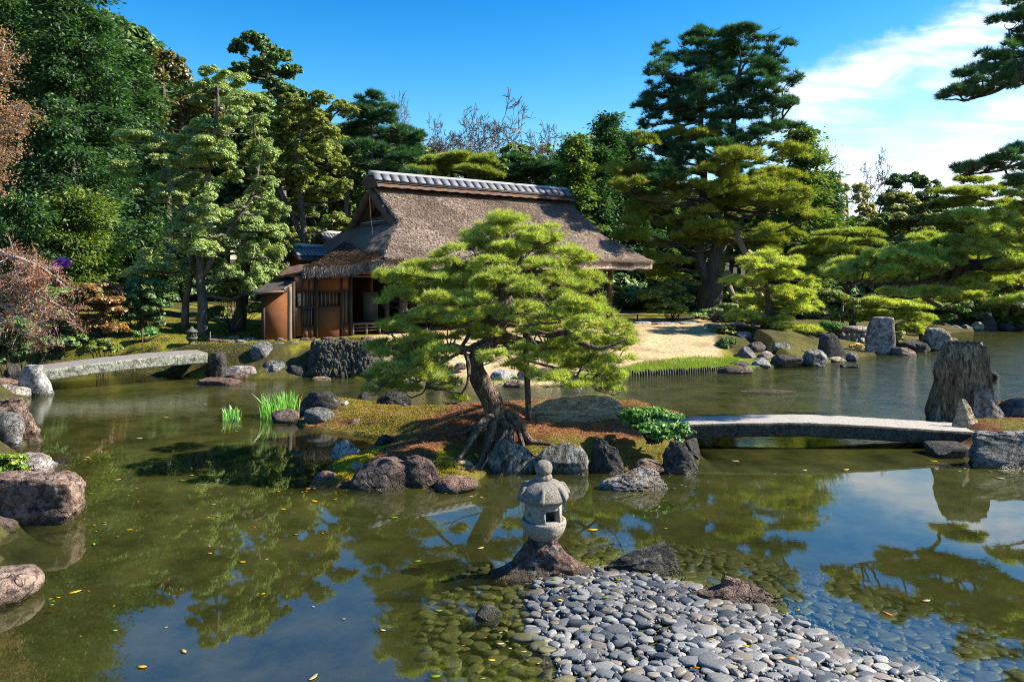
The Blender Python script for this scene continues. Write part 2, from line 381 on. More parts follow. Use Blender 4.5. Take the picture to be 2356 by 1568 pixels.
def ground_z(x, y):
    x = np.atleast_1d(np.asarray(x, float)); y = np.atleast_1d(np.asarray(y, float))
    wx = x+.12*vnoise(p3(x*2.1, y*2.1), 5); wy = y+.12*vnoise(p3(x*2.1, y*2.1, 9.0), 6)
    sp = poly_sd(wx, wy, POND); si = poly_sd(wx, wy, ISLE); sr = poly_sd(wx, wy, RISLE); ss = poly_sd(wx, wy, SPIT)
    w = np.minimum(sp, np.minimum(-si, -sr))
    nz = fbm(p3(x*.9, y*.9, 3.0), 4, 2)
    nearbot = sstep(9, 5, y)
    deep = -(.95-.5*nearbot)*(1-np.exp(-np.maximum(w, 0)*1.1))
    z = deep+.05*nz
    # mainland
    L = np.maximum(-sp, 0)
    width = 1.0+4.2*sstep(-3.2, 0.0, x)*sstep(10, 14, y)
    width = np.where(x > 8.0, 2.5, width)
    hgt = .74+.02*np.maximum(y-32, 0)-.35*sstep(9, 14, x)*sstep(45, 30, y)
    base0 = .07
    zm = base0+(hgt-base0)*sstep(0, 1, L/width)+.05*nz*sstep(0, .6, L)
    zm = zm+.55*sstep(-9, -16, x)*sstep(0, 4, L)
    z = np.where(sp <= 0, zm, z)
    rt_ = sstep(-2.0, -.5, x)
    bk_ = sstep(-.1, .4, x)*sstep(10.35, 10.95, y)*sstep(2.3, 1.8, x)
    zi = .05+(.15+.08*rt_)*sstep(0, .8, si)+.20*rt_*sstep(.5, 1.6, si)*(1-.85*bk_)+.06*nz+.05*fbm(p3(x*2.7, y*2.7, 4.), 3, 8)
    z = np.where(si > 0, zi, z)
    zr = .05+.25*sstep(0, .7, sr)+.04*nz
    z = np.where(sr > 0, zr, z)
    zs = np.where(ss > 0, .0+.085*sstep(0, 1.2, ss), -.02+.17*ss)+.008*nz
    z = np.where((y < 9) & (x > -2) & (x < 9), np.maximum(z, zs), z)
    # camera bank
    z = np.where(y < 3.0, np.maximum(z, .15+.5*sstep(3.0, 1.5, y)), z)
    return z
def gz(x, y): return float(ground_z(x, y)[0])
def axis(lo, hi, step, out_lo, out_hi):
    a = list(np.arange(lo, hi+1e-6, step)); s = step; v = hi
    while v < out_hi: s *= 1.35; v += s; a.append(v)
    s = step; v = lo; b = []
    while v > out_lo: s *= 1.35; v -= s; b.append(v)
    return np.array(b[::-1]+a)
gx = axis(-17, 24, .11, -2500, 2500); gy = axis(1, 42, .11, -800, 4000)
GX, GY = np.meshgrid(gx, gy)
Z = ground_z(GX.ravel(), GY.ravel())
far = np.hypot(GX.ravel(), GY.ravel())
nx_, ny_ = len(gx), len(gy)
i = np.arange(ny_-1)[:, None]*nx_; j = np.arange(nx_-1)[None, :]
GF = np.stack([i+j, i+j+1, i+nx_+j+1, i+nx_+j], -1).reshape(-1, 4)
xr, yr = GX.ravel(), GY.ravel()
mb = MB(); mb.add(np.stack([xr, yr, Z], -1), GF)
# ground material with zones (its own colour, stored per vertex)
LAWN = [tuple(W(a, b, .45)[:2]) for a, b in [(840,798),(870,880),(1210,900),(1440,868),(1700,850),(1655,800),(1640,765),(1650,752),(1460,748),(1200,752),(1000,765)]]
sl = poly_sd(xr, yr, LAWN); si = poly_sd(xr, yr, ISLE); sr = poly_sd(xr, yr, RISLE); sp = poly_sd(xr, yr, POND); ss = poly_sd(xr, yr, SPIT)
nz = fbm(p3(xr*1.3, yr*1.3), 4, 11); nz2 = fbm(p3(xr*3.1, yr*3.1), 3, 12)
lawn = sstep(-.15, .15, sl+.15*nz)
green = sstep(1.0, .35, -sp+.25*nz2)*(xr > 1.5)*(xr < 8)*(sp < 0)*(yr > 14)
isl = np.maximum(sstep(-.2, .1, si), sstep(-.2, .1, sr))
mossi = sstep(-.05, .25, nz+.35*sstep(.9, .2, si)+.35*sstep(-1.2, -2.4, xr)*(si > 0)-.15)
C = np.zeros((len(xr), 4)); C[:, 3] = 1
forest = np.array([.055, .05, .018]); mossc = np.array([.17, .155, .02]); lawnc = np.array([.44, .33, .185]); greenc = np.array([.12, .19, .02])
litter = np.array([.13, .058, .028]); bed = np.array([.06, .062, .024]); mosspatch = np.array([.11, .125, .016])
def mixa(a, b, t): return a*(1-t[:, None])+b*t[:, None]
base = mixa(np.tile(forest, (len(xr), 1)), mossc, sstep(-.1, .25, nz+.1)*(yr < 34)*(yr > 17)*(.25+.75*(xr < 7)))
base = mixa(base, lawnc, lawn*(sp < .05)); base = mixa(base, greenc, green*.85)
base = mixa(base, litter, isl); base = mixa(base, mosspatch, isl*mossi*.8)
under = (Z < -.0); base = mixa(base, bed, np.maximum(sstep(.0, -.06, Z), sstep(-.3, -.05, ss)*(yr < 9)))
lw = (lawn*(sp < .05))[:, None]; base = base*(1-lw*.28*sstep(-.1, .35, fbm(p3(xr*.8, yr*2.2), 4, 31))[:, None]); C[:, :3] = base
n = NT('garden ground'); at = n.n('ShaderNodeAttribute'); at.attribute_name = 'zone'
co = n.geo(); a = n.noise(co, 9, 6, .7); b = n.noise(co, 60, 5, .7)
c = n.mix(1.0, at.outputs['Color'], n.ramp(a, [(.3, .5), (.7, 1.4)]), 'MULTIPLY')
c = n.mix(1.0, c, n.ramp(b, [(.3, .7), (.7, 1.3)]), 'MULTIPLY')
M['ground'] = n.done(n.princ(c, .95, n.bump(n.math('ADD', a, b), .6, .02), .1))
g = mb.build('ground', M['ground'], smooth=True); tag(g, 'garden ground with dry lawn, moss and pond bed', None, None, 'structure')
ca = g.data.color_attributes.new('zone', 'FLOAT_COLOR', 'POINT'); ca.data.foreach_set('color', C.astype(np.float32).ravel())

# ------------------------------------------------------------------ water
wx_ = gx[(gx > -20) & (gx < 60)]; wy_ = gy[(gy > 2.2) & (gy < 60)]
WX, WY = np.meshgrid(wx_, wy_); dz = -ground_z(WX.ravel(), WY.ravel())
mb = MB(); nx2, ny2 = len(wx_), len(wy_); i = np.arange(ny2-1)[:, None]*nx2; j = np.arange(nx2-1)[None, :]
mb.add(np.stack([WX.ravel(), WY.ravel(), 0*WX.ravel()], -1), np.stack([i+j, i+j+1, i+nx2+j+1, i+nx2+j], -1).reshape(-1, 4))
n = NT('pond water'); at = n.n('ShaderNodeAttribute'); at.attribute_name = 'depth'
dep = at.outputs['Fac']
gp = n.n('ShaderNodeNewGeometry'); sx = n.n('ShaderNodeSeparateXYZ'); n.l(gp.outputs['Position'], sx.inputs[0])
rip = n.n('ShaderNodeMapRange'); rip.interpolation_type = 'SMOOTHSTEP'; n.l(sx.outputs[1], rip.inputs[0]); rip.inputs[1].default_value = 10.5; rip.inputs[2].default_value = 17; rip.inputs[3].default_value = .006; rip.inputs[4].default_value = 1
xm = n.n('ShaderNodeMapRange'); xm.interpolation_type = 'SMOOTHSTEP'; n.l(sx.outputs[0], xm.inputs[0]); xm.inputs[1].default_value = -7; xm.inputs[2].default_value = 4; xm.inputs[3].default_value = .18; xm.inputs[4].default_value = 1
w1 = n.noise(n.geo((1, 1.9, 1)), 5.5, 3, .55, .4); w2 = n.noise(n.geo((1, 2.2, 1)), 17, 3, .6); w3 = n.noise(n.geo((1, 1.3, 1)), 1.3, 2, .5)
hh = n.math('ADD', n.math('MULTIPLY', w1, 1.0), n.math('MULTIPLY', w2, .35))
hh = n.math('MULTIPLY', hh, n.math('MULTIPLY', rip.outputs[0], xm.outputs[0]))
hh = n.math('ADD', hh, n.math('MULTIPLY', w3, .012))
nor = n.bump(hh, .55, .042)
fr = n.n('ShaderNodeFresnel'); bfm = n.math('ADD', 2.7, n.math('MULTIPLY', gp.outputs['Backfacing'], 1/2.7-2.7)); n.l(bfm, fr.inputs['IOR']); n.l(nor, fr.inputs['Normal'])
gl = n.n('ShaderNodeBsdfGlossy'); gl.inputs['Roughness'].default_value = .012; n.l(nor, gl.inputs['Normal'])
mur = n.noise(n.geo(), 1.6, 7, .68)
mc = n.mix(n.ramp(mur, [(.35, 0.0), (.65, 1.0)]), (.022,.027,.006), (.070,.070,.018))
df = n.n('ShaderNodeBsdfDiffuse'); n.l(mc, df.inputs['Color'])
tr = n.n('ShaderNodeBsdfTransparent'); tr.inputs['Color'].default_value = (.86, .9, .68, 1)
op = n.math('SUBTRACT', 1.0, n.math('POWER', 2.718, n.math('MULTIPLY', dep, -2.6)), True)
m1 = n.n('ShaderNodeMixShader'); n.l(op, m1.inputs[0]); n.l(tr.outputs[0], m1.inputs[1]); n.l(df.outputs[0], m1.inputs[2])
m2 = n.n('ShaderNodeMixShader'); n.l(fr.outputs[0], m2.inputs[0]); n.l(m1.outputs[0], m2.inputs[1]); n.l(gl.outputs[0], m2.inputs[2])
M['water'] = n.done(m2.outputs[0])
wo = mb.build('pond_water', M['water'], smooth=True); tag(wo, 'green murky pond water reflecting trees and sky', None, None, 'structure')
da = wo.data.attributes.new('depth', 'FLOAT', 'POINT'); da.data.foreach_set('value', np.maximum(dz, 0).astype(np.float32))

# ------------------------------------------------------------------ rocks
_ico = {}
def ico(sub):
    if sub not in _ico:
        bm = bmesh.new(); bmesh.ops.create_icosphere(bm, subdivisions=sub, radius=1)
        _ico[sub] = (np.array([v.co[:] for v in bm.verts]), np.array([[v.index for v in f.verts] for f in bm.faces])); bm.free()
    return _ico[sub]
def rock_shape(seed, sub=5, cuts=9, rough=.10, ridge=0.0, boxy=0.0, cutoff=(.62, .95), fr=2.0, vert=1.0):
    rng = np.random.default_rng(seed); v, f = ico(sub); nrm = v.copy()
    if boxy: 
        p = 2+boxy*6; r = 1/(np.sum(np.abs(nrm)**p, 1)**(1/p))
    else: r = np.ones(len(v))
    r0 = r.copy()
    for k in range(cuts):
        m = rng.normal(size=3); m[2] = abs(m[2])*.7 if rng.random() < .6 else m[2]; m /= np.linalg.norm(m)
        o = rng.uniform(*cutoff)*(1.15 if boxy else 1)
        dt = nrm @ m
        rc = np.where(dt > 1e-3, o/np.maximum(dt, 1e-3), 1e9)
        r = -np.log(np.exp(-r*22)+np.exp(-np.minimum(rc, 5)*22))/22
    q = nrm*r[:, None]
    sc = np.array([fr, fr, fr*vert])
    dsp = rough*fbm(q*sc+seed*3.7, 5, seed % 97, .55)
    if ridge: dsp = dsp+ridge*fbm(q*sc*1.2+seed, 5, seed % 89, .5, True)
    q = q*(1+dsp)[:, None]
    return q, f
RK = []
def rock(x0, y0, x1, y1, label, mat='r_grey', z=0.0, seed=1, depth=.8, sub=5, cuts=9, rough=.13, ridge=0.0, boxy=0.0, prof=None, name='rock', cat='rock', group=None, sink=.18, fr=2.0, vert=1.0, cutoff=(.62, .95), rotx=0):
    d0 = F*(H-z)/(y1-HY); w = (x1-x0)/F*d0
    dd = w*depth; dc = d0+dd*.35
    w = (x1-x0)/F*dc*.97
    ztop = H-(y0-HY)/F*(d0+dd*.45); hh = max(ztop-z, .012)
    q, f = rock_shape(seed, sub, cuts, rough, ridge, boxy, cutoff, fr, vert)
    lo, hi = q.min(0), q.max(0)
    q = (q-lo)/(hi-lo)  # 0..1
    zb = z-sink*hh-.06 if hh > .05 else z-.02
    if prof is not None:
        t = np.clip((q[:, 2]*(ztop-zb)+zb-z)/hh, 0, 1)
        pt = np.array(prof, float); L = np.interp(t, pt[:, 0], pt[:, 1]); R = np.interp(t, pt[:, 0], pt[:, 2])
        # widen narrow ends of the blob first
        cx = .5; ht = q[:, 2]; pw = 2+6*boxy; ww = np.clip(1-np.abs(2*ht-1)**pw, .02, 1)**(1/pw)
        nxn = np.clip((q[:, 0]-cx)/(ww*.5)*.5+.5, -.06, 1.06)
        X = L+(R-L)*nxn
        X = (X-CX)/F*dc
        yy = np.clip((q[:, 1]-.5)/ww*.5*2, -1.1, 1.1)
        sc_y = (R-L)/np.max(pt[:, 2]-pt[:, 1])
        Y = dc+yy*dd*.5*np.clip(sc_y, .3, 1)
    else:
        X = ((x0+x1)/2-CX)/F*dc+(q[:, 0]-.5)*w; Y = dc+(q[:, 1]-.5)*dd
    Zz = zb+q[:, 2]*(ztop-zb)
    mb = MB(); mb.add(np.stack([X, Y, Zz], -1), f)
    o = mb.build(name, M[mat], origin=(float(np.mean(X)), dc, z), smooth=True)
    tag(o, label, cat, group)
    return o
# ------------------------------------------------------------------ rocks in the photo
R = rock
R(40,838,116,911,'smooth white boulder with rusty foot at the near end of the left bridge','r_white',0,11,.9,5,6,.05,prof=[(0,44,117),(.35,42,116),(.7,44,104),(1,58,92)])
R(10,834,48,868,'small dark rounded rock behind the white boulder','r_dark',.25,12,1)
R(-30,868,40,886,'flat thin brown stone beside the white boulder','r_brown',.15,13,1,4)
R(-30,879,59,921,'grey brown blocky rock at the foot of the white boulder','r_mottle',.0,14,.9,5,10,.1,boxy=.3)
R(-60,914,86,1030,'orange brown craggy rock at the left edge below the boulders','r_rose',0,15,.8,6,10,.16,ridge=.06,boxy=.6,prof=[(0,-60,92),(.5,-60,84),(.8,-60,84),(1,-50,70)])
R(-60,944,57,1040,'plain grey boulder leaning on the orange brown rock','r_grey',0,16,.45,5,6,.05,boxy=.2)
R(10,1038,126,1094,'white and black mottled rock behind the large rose rock','r_mottle',0,17,.9,5,12,.2,boxy=.4)
R(-90,1083,193,1216,'large rose brown angular rock standing in the water at left','r_rose',0,25,.62,6,2,.09,ridge=.07,boxy=1.2,prof=[(0,-90,172),(.3,-90,186),(.62,-90,187),(.85,-90,196),(1,-80,182)],cutoff=(1.1,1.2))
R(-60,1185,42,1228,'low mossy brown rock in front of the large rose rock','r_purple',0,19,.6)
R(-110,1296,92,1396,'rounded rose rock at the lower left edge','r_rose',0,20,.9,6,5,.07,fr=1.6)
R(128,764,186,846,'tall leaning grey lichened rock behind the left bridge','r_grey',.05,21,.8,5,8,.16,prof=[(0,135,190),(.5,130,172),(1,128,152)],vert=.6)
# right end of the left bridge
R(474,808,524,868,'dark block rock under the far end of the left bridge','r_dark',0,31,1,5,8,.1,boxy=.7)
R(518,822,612,849,'long flat grey slab rock above another at the landing','r_grey',.12,32,.8,5,5,.06,boxy=.8)
R(505,840,608,870,'long rounded pale brown rock at the waterline of the landing','r_mottle',0,33,.6,5,6,.06,boxy=.5)
R(577,784,629,828,'round blue grey boulder beside the stepping stones','r_grey',.4,34,1,5,8,.08)
R(618,786,658,814,'blue grey block behind the round boulder','r_grey',.5,35,1,4,9,.12,boxy=.3)
R(652,783,694,830,'pointed black and white rock beside the stone wall','r_white',.3,36,.8,5,12,.2)
R(690,799,720,836,'narrow grey rock at the left end of the stone wall','r_mottle',.2,37,1,4,7,.1,boxy=.4)
R(603,828,661,868,'craggy blue mottled rock below the round boulder','r_grey',0,38,.9,5,12,.2)
R(664,837,707,867,'dark rounded rock at the foot of the stone wall','r_dark',0,39,.9,4,6,.08)
R(450,866,562,886,'long low dark rock barely above the water near the left bridge','r_brown',0,40,.5,5,8,.15,boxy=.3)
R(517,857,570,871,'small flat brown stone on the waterline before the landing','r_brown',0.02,41,.6,4)
R(716,865,763,874,'flat pale stone in the water before the stone wall','r_tan',0,42,.6,4,5,.06)
# island left end
R(687,897,782,968,'dark stump shaped rock at the left tip of the island','r_dark',0,51,.9,5,5,.07,boxy=.3,prof=[(0,689,785),(.5,690,784),(.85,693,772),(1,700,755)])
R(697,935,780,981,'rounded grey rock with rusty base in front of the stump shaped rock','r_grey',0,52,.8,5,8,.09)
R(625,939,690,972,'low purple brown rock beside the irises','r_purple',0,53,.9,4,7,.08)
R(808,950,852,968,'small blue grey stone on the mossy shore','r_grey',.1,54,.9,4)
R(796,962,840,990,'small rusty stone at the mossy shore waterline','r_brown',0,55,.9,4,8,.14)
R(822,900,856,922,'small black rock behind the mossy mound','r_dark',.12,56,1,4)
R(864,895,950,934,'black and white craggy rock beneath the left pine boughs','r_dark',.15,57,.6,5,12,.2)
R(778,921,802,932,'tiny white stone on top of the moss by the stump shaped rock','r_white',.22,58,1,4)
R(762,1009,840,1070,'white blue veined rock in the inlet of the island','r_white',0,59,.9,5,9,.1,prof=[(0,764,840),(.5,762,832),(.8,766,815),(1,775,800)])
R(844,1024,878,1042,'small grey stone behind the white veined rock','r_grey',.02,60,1,4)
R(860,998,908,1032,'small dark grey rock at the edge of the needle litter','r_dark',.02,61,.8,4)
R(716,1080,779,1114,'striated brown rock at the front left tip of the island','r_brown',0,62,.7,5,9,.1,vert=.5)
R(806,1060,838,1086,'small tan stone in yellow moss','r_tan',.08,63,1,4)
R(800,1048,948,1130,'large purple brown hump rock at the front of the island','r_purple',0,64,.75,6,7,.07,ridge=.05,boxy=.3,prof=[(0,802,960),(.4,812,955),(.75,838,950),(1,858,925)])
R(915,1044,1013,1124,'cleft purple brown rock joined to the large hump rock','r_purple',0,65,.8,6,10,.12,ridge=.1,boxy=.3,prof=[(0,915,1020),(.4,916,1010),(.8,918,998),(1,925,970)])
R(997,1094,1102,1132,'round flat rust brown stone in the water','r_brown',0,66,.9,5,3,.08)
R(1000,1056,1090,1082,'pale flat stone above the round flat stone','r_tan',.03,67,.6,5,9,.12,boxy=.4)
R(985,1068,1050,1096,'small pale purple stone beside yellow moss','r_mottle',.0,68,.8,4)
R(1114,1006,1230,1092,'big dark green boulder below the pine roots','r_stripe',0,69,.8,6,7,.08,prof=[(0,1116,1236),(.5,1122,1228),(.85,1142,1208),(1,1160,1190)])
R(1222,1016,1355,1094,'striped grey boulder behind the lantern finial','r_stripe',0,70,.75,6,6,.07,boxy=.3,prof=[(0,1228,1354),(.4,1222,1357),(.8,1250,1345),(1,1275,1315)])
R(1354,1003,1432,1090,'jagged dark upright rock between the boulder and the shrub','r_dark',0,71,.7,6,14,.25,ridge=.12,prof=[(0,1350,1445),(.4,1357,1430),(.7,1362,1415),(1,1372,1395)])
R(1524,1012,1600,1094,'dark craggy rock under the azalea at the bridge foot','r_dark',0,72,.9,6,10,.18,ridge=.08,prof=[(0,1518,1608),(.5,1522,1594),(1,1536,1575)])
R(1458,1053,1530,1093,'small brown mossy rock behind the low front rock','r_brown',0,73,.9,5,7,.1)
R(1364,1069,1530,1134,'low craggy grey tan rock in front of the island','r_mottle',0,74,.7,6,13,.22,ridge=.1,prof=[(0,1366,1534),(.3,1380,1530),(.7,1420,1510),(1,1445,1485)])
R(1186,905,1450,982,'large tan table rock behind the pine trunk','r_tan',.24,75,.5,6,8,.12,ridge=.06,boxy=.5,prof=[(0,1190,1452),(.4,1195,1450),(.75,1240,1430),(1,1285,1390)],vert=3)
# foreground
R(1122,1222,1362,1344,'brown craggy base rock carrying the stone lantern','r_brown',0,81,.75,6,12,.16,ridge=.09,prof=[(0,1120,1368),(.2,1150,1350),(.45,1172,1330),(.65,1190,1312),(.78,1206,1304),(.9,1215,1298),(1,1225,1290)])
R(1378,1244,1564,1330,'dark lumpy rock beyond the cobbles','r_dark',0,82,.7,6,11,.2,ridge=.1,prof=[(0,1376,1568),(.3,1400,1560),(.6,1440,1556),(.85,1475,1548),(1,1505,1535)])
R(1562,1317,1800,1398,'long jagged brown rock at the edge of the cobbles','r_brown',0,83,.45,6,14,.26,ridge=.14,prof=[(0,1562,1806),(.3,1585,1780),(.65,1655,1740),(1,1670,1705)])
R(1086,1392,1158,1424,'small dark flat rock left of the cobbles','r_dark',0,84,.7,5,8,.1)
# right islet
R(2134,781,2274,972,'tall furrowed standing stone at the end of the right bridge','r_pillar',.2,91,.95,6,3,.13,ridge=.09,boxy=.45,prof=[(0,2130,2278),(.25,2140,2279),(.5,2150,2274),(.6,2147,2273),(.8,2158,2272),(.93,2166,2266),(1,2182,2256)],vert=.4,fr=2.6,cutoff=(1.0,1.1))
R(2196,915,2243,978,'pale splintered stone leaning on the standing stone','r_tan',.28,92,.7,5,10,.2,prof=[(0,2194,2250),(.6,2200,2236),(1,2205,2216)],vert=.4)
R(2240,896,2306,964,'purple grey stone tucked behind the standing stone','r_mottle',.28,93,.8,5,8,.1,prof=[(0,2238,2310),(.6,2240,2292),(1,2244,2270)])
R(2298,914,2400,960,'striated grey rock at the right edge of the islet','r_grey',.28,94,.8,5,6,.1,vert=2.5)
R(2272,854,2299,878,'dark little rock in the pond beyond the standing stone','r_dark',0,95,.8,4,9,.15)
R(2214,988,2440,1082,'big blue grey rock at the lower right corner of the islet','r_grey',0,96,.6,6,9,.13,ridge=.06,boxy=.4,prof=[(0,2212,2460),(.5,2222,2450),(.85,2238,2440),(1,2250,2420)])
# far shore
R(1990,728,2057,816,'tall rust and grey slab stone upright on the far shore','r_mottle',0,101,.5,5,2,.06,boxy=1.3,prof=[(0,1990,2058),(.3,1991,2058),(.7,1996,2056),(.93,2003,2055),(1,2008,2054)])
R(2120,752,2191,807,'square white mottled rock on the far shore','r_mottle',0,102,.8,5,11,.16,boxy=.8)
R(2052,779,2133,807,'dark low rock between the slab stone and the square rock','r_dark',.02,103,.8,4)
R(2098,788,2134,809,'small dark block beside the square white rock','r_dark',0,104,.8,4,7,.07,boxy=.5)
R(2046,798,2105,817,'flat reddish stone in the water by the slab stone','r_rose',0,105,.5,4,6,.06,boxy=.5)
R(1874,766,1948,829,'dark wedge shaped rock on the far shore','r_dark',0,106,.7,5,7,.07,prof=[(0,1870,1950),(.5,1880,1940),(.9,1885,1925),(1,1890,1915)])
R(1846,802,1902,843,'pale banded rock left of the dark wedge rock','r_stripe',0,107,.8,5,9,.12)
R(1904,820,1948,832,'low ochre stone at the foot of the dark wedge rock','r_tan',0,108,.6,4)
R(1944,810,1974,831,'small stacked grey stone by the ochre stone','r_grey',0,109,.8,4)
R(1932,834,1979,846,'flat dark stone lying alone in the pond','r_dark',0,110,.5,4,6,.06,boxy=.4)
R(1696,797,1739,828,'pale blue boulder beside the round dark shrub','r_grey',.08,111,.9,5,7,.08)
R(1688,761,1737,786,'grey block rock above the round dark shrub','r_grey',.35,112,.8,4,8,.1,boxy=.4)
R(1708,785,1760,812,'purple rock behind the pale blue boulder','r_purple',.2,113,.8,4)
R(1740,806,1782,828,'grey peaked rock right of the pale blue boulder','r_mottle',.08,114,.8,4)
R(1774,814,1848,845,'dark mottled boulder at the far waterline','r_dark',0,115,.8,5,7,.1)
R(1729,822,1777,846,'white rock at the far waterline','r_white',0,116,.8,4,7,.08)
R(1675,830,1731,847,'low dark rock in front of the grass bank','r_dark',0,117,.7,4)
R(1648,840,1733,859,'flat purple brown rock sloping into the water','r_purple',0,118,.5,5,6,.07)
R(1774,787,1818,805,'mossy rock under the shore pine','r_stripe',.3,119,.8,4)
R(1700,897,1836,903,'barely exposed shoal stone in the middle of the pond','r_brown',0,120,.35,5,3,.05,sink=.5)
R(2257,720,2293,760,'dark upright rock on the distant bank','r_dark',0,121,.8,5,8,.1,prof=[(0,2256,2294),(.6,2260,2290),(1,2266,2284)])
for k, (a, b, c_, d_) in enumerate([(2183,747,2210,760),(2208,746,2237,760),(2233,739,2262,760),(2296,744,2330,760),(2328,742,2362,759)]):
    R(a,b,c_,d_,['low grey stone leftmost on the distant bank','second grey stone from the left on the distant bank','tan stone touching the dark upright distant rock','bushy edged stone right of the dark upright distant rock','rightmost stone on the distant bank'][k],['r_grey','r_grey','r_tan','r_dark','r_dark'][k],0,130+k,.8,4)
# behind the pine
R(1126,848,1187,882,'pale grey boulder seen behind the pine trunk','r_white',0,141,.8,5,7,.08)
R(1158,872,1210,890,'flat orange brown stone behind the support pole','r_rose',0,142,.6,4)
R(1188,849,1242,880,'white stone right of the pale boulder on the lawn shore','r_white',.02,143,.8,4)
R(1231,843,1294,865,'pink tinted flat rock on the lawn shore','r_rose',.12,144,.8,4)
R(1044,833,1073,845,'small lone stone on the dry lawn','r_purple',.3,145,.9,4)
R(978,852,1013,888,'grey stone at the lawn shore under the left boughs','r_grey',0,146,.9,4)
R(1015,866,1060,888,'low pale stone at the lawn shore left of the trunk','r_mottle',0,147,.9,4)
R(1295,852,1345,880,'tan stone at the lawn shore under the right boughs','r_tan',0,148,.7,4)
R(865,830,930,884,'dark boulder at the right end of the stone wall','r_dark',0,149,.9,5,9,.12)

# stepping stones
def flat_stone(x, y, w, hpx, label, mat, seed, group, z=None):
    zz = .72; 
    for _ in range(4):
        p = W(x, y, zz); zz = gz(p[0], p[1])
    d = p[1]; q, f = rock_shape(seed, 4, 6, .06, 0, .2); lo, hi = q.min(0), q.max(0); q = (q-lo)/(hi-lo)-.5
    ww = w/F*d; dd = ww*.75
    mb = MB(); mb.add(q*np.array([ww, dd, .16])+np.array([p[0], p[1], zz+.0]), f)
    o = mb.build('stepping_stone', M[mat], origin=(p[0], p[1], zz), smooth=True); tag(o, label, 'stepping stone', group)
for k, (x, y, w, l_) in enumerate([(490,796,24,'pale blue stepping stone nearest the pedestal lantern'),(499,803,24,'lowest pale stepping stone in the moss'),(524,787,36,'wide brown stepping stone in the middle of the moss'),(543,798,40,'largest brown stepping stone before the round boulder'),
        (556,788,32,'stepping stone right of the wide brown one'),(492,784,44,'long thin stepping stone farthest left'),(576,781,34,'stepping stone nearest the hut wall'),(540,778,30,'farthest stepping stone toward the trees'),(530,812,30,'low stepping stone just above the flat slab')]):
    flat_stone(x, y, w, 6, l_, ['r_grey', 'r_mottle', 'r_brown'][k % 3], 200+k, 'stepping stones leading to the house')
for k, (x, y, w) in enumerate([(1480,744,44),(1530,746,60),(1590,746,50),(1640,748,40),(1700,747,40)]):
    flat_stone(x, y, w, 5, ['first pale path stone beside the round house post','second and longest pale path stone on the lawn edge','third pale path stone below the big tree','fourth pale path stone before the low shrub','fifth pale path stone beside the stump post'][k], 'r_white', 230+k, 'pale stones edging the lawn')
for k, (x, w) in enumerate([(642, 22),(700,26),(720,18),(752,30),(845,30),(790,22)]):
    flat_stone(x, 783-k*.6, w, 6, ['foundation stone under the lean-to','foundation stone in the middle of the wall','small foundation stone beside the middle one','wide foundation stone under the big clay panel','foundation stone before the bench','foundation stone under the last clay panel'][k], 'r_brown', 250+k, 'foundation stones along the house wall')

# ------------------------------------------------------------------ dry stone wall (one thing, stones and bedding)
t = empty('stone_wall', P(780, 868, 18.9)*np.array([1, 1, 0]), 'rough dry stone retaining wall of upright stones below the house', 'stone wall')
rng = np.random.default_rng(5)
path = cat_rom([W(704,868)[:2]+[0,.1], W(740,868)[:2], W(800,868)[:2], W(850,869)[:2]+[.1,.1], W(880,869)[:2]+[.2,.9]], 12)
mbs = MB(); core = MB(); q0, f0 = ico(3)
nP = len(path)
cv = []
for k, p in enumerate(path):
    tg = path[min(k+1, nP-1)]-path[max(k-1, 0)]; tg /= np.linalg.norm(tg); nb = np.array([-tg[1], tg[0]])
    top = .86-.35*sstep(.72, 1, k/(nP-1))
    a = p+nb*.12; b = p+nb*.9
    cv.append([(a[0],a[1],-.4),(a[0]+nb[0]*.25,a[1]+nb[1]*.25,top-.05),(b[0],b[1],top-.03),(b[0],b[1],-.4)])
cv = np.array(cv); fc = []
for k in range(nP-1):
    for m in range(3): fc.append((k*4+m, (k+1)*4+m, (k+1)*4+m+1, k*4+m+1))
core.add(cv.reshape(-1, 3), [tuple(reversed(x)) for x in fc])
M['wallcore'] = plain('dark joints', (.02,.02,.015), (.05,.05,.035), 12, .95, .6)
core.build('wall_core', M['wallcore'], t)
shp = [rock_shape(300+k, 3, 8, .15, 0, .3) for k in range(6)]
for zrow in np.arange(-.05, .86, .085):
    for k in np.arange(0, nP-1, .62):
        k0 = int(k); fr_ = k-k0; p = path[k0]*(1-fr_)+path[min(k0+1, nP-1)]*fr_
        tg = path[min(k0+1, nP-1)]-path[max(k0-1, 0)]; tg /= np.linalg.norm(tg); nb = np.array([-tg[1], tg[0]])
        top = .86-.35*sstep(.72, 1, k/(nP-1))
        zz = zrow+rng.uniform(-.03, .03)
        if zz > top: continue
        q, f = shp[rng.integers(6)]; an = rng.uniform(-.5, .5)
        qq = q*np.array([rng.uniform(.045,.085), .09, rng.uniform(.06,.13)])
        ca_, sa_ = math.cos(an), math.sin(an)
        qx = qq[:, 0]*ca_-qq[:, 2]*sa_; qz = qq[:, 0]*sa_+qq[:, 2]*ca_
        off = .12+.25*max(zz, 0)/.86-rng.uniform(0, .06)
        cpt = p+nb*off
        mbs.add(np.stack([cpt[0]+tg[0]*qx+nb[0]*qq[:, 1], cpt[1]+tg[1]*qx+nb[1]*qq[:, 1], zz+qz], -1), f)
M['wallstone'] = rockmat('wall stone', (.05,.048,.036), (.22,.21,.17), (.015,.014,.01), (.12,.11,.02), .55, 9)
mbs.build('wall_stones', M['wallstone'], t, smooth=True)
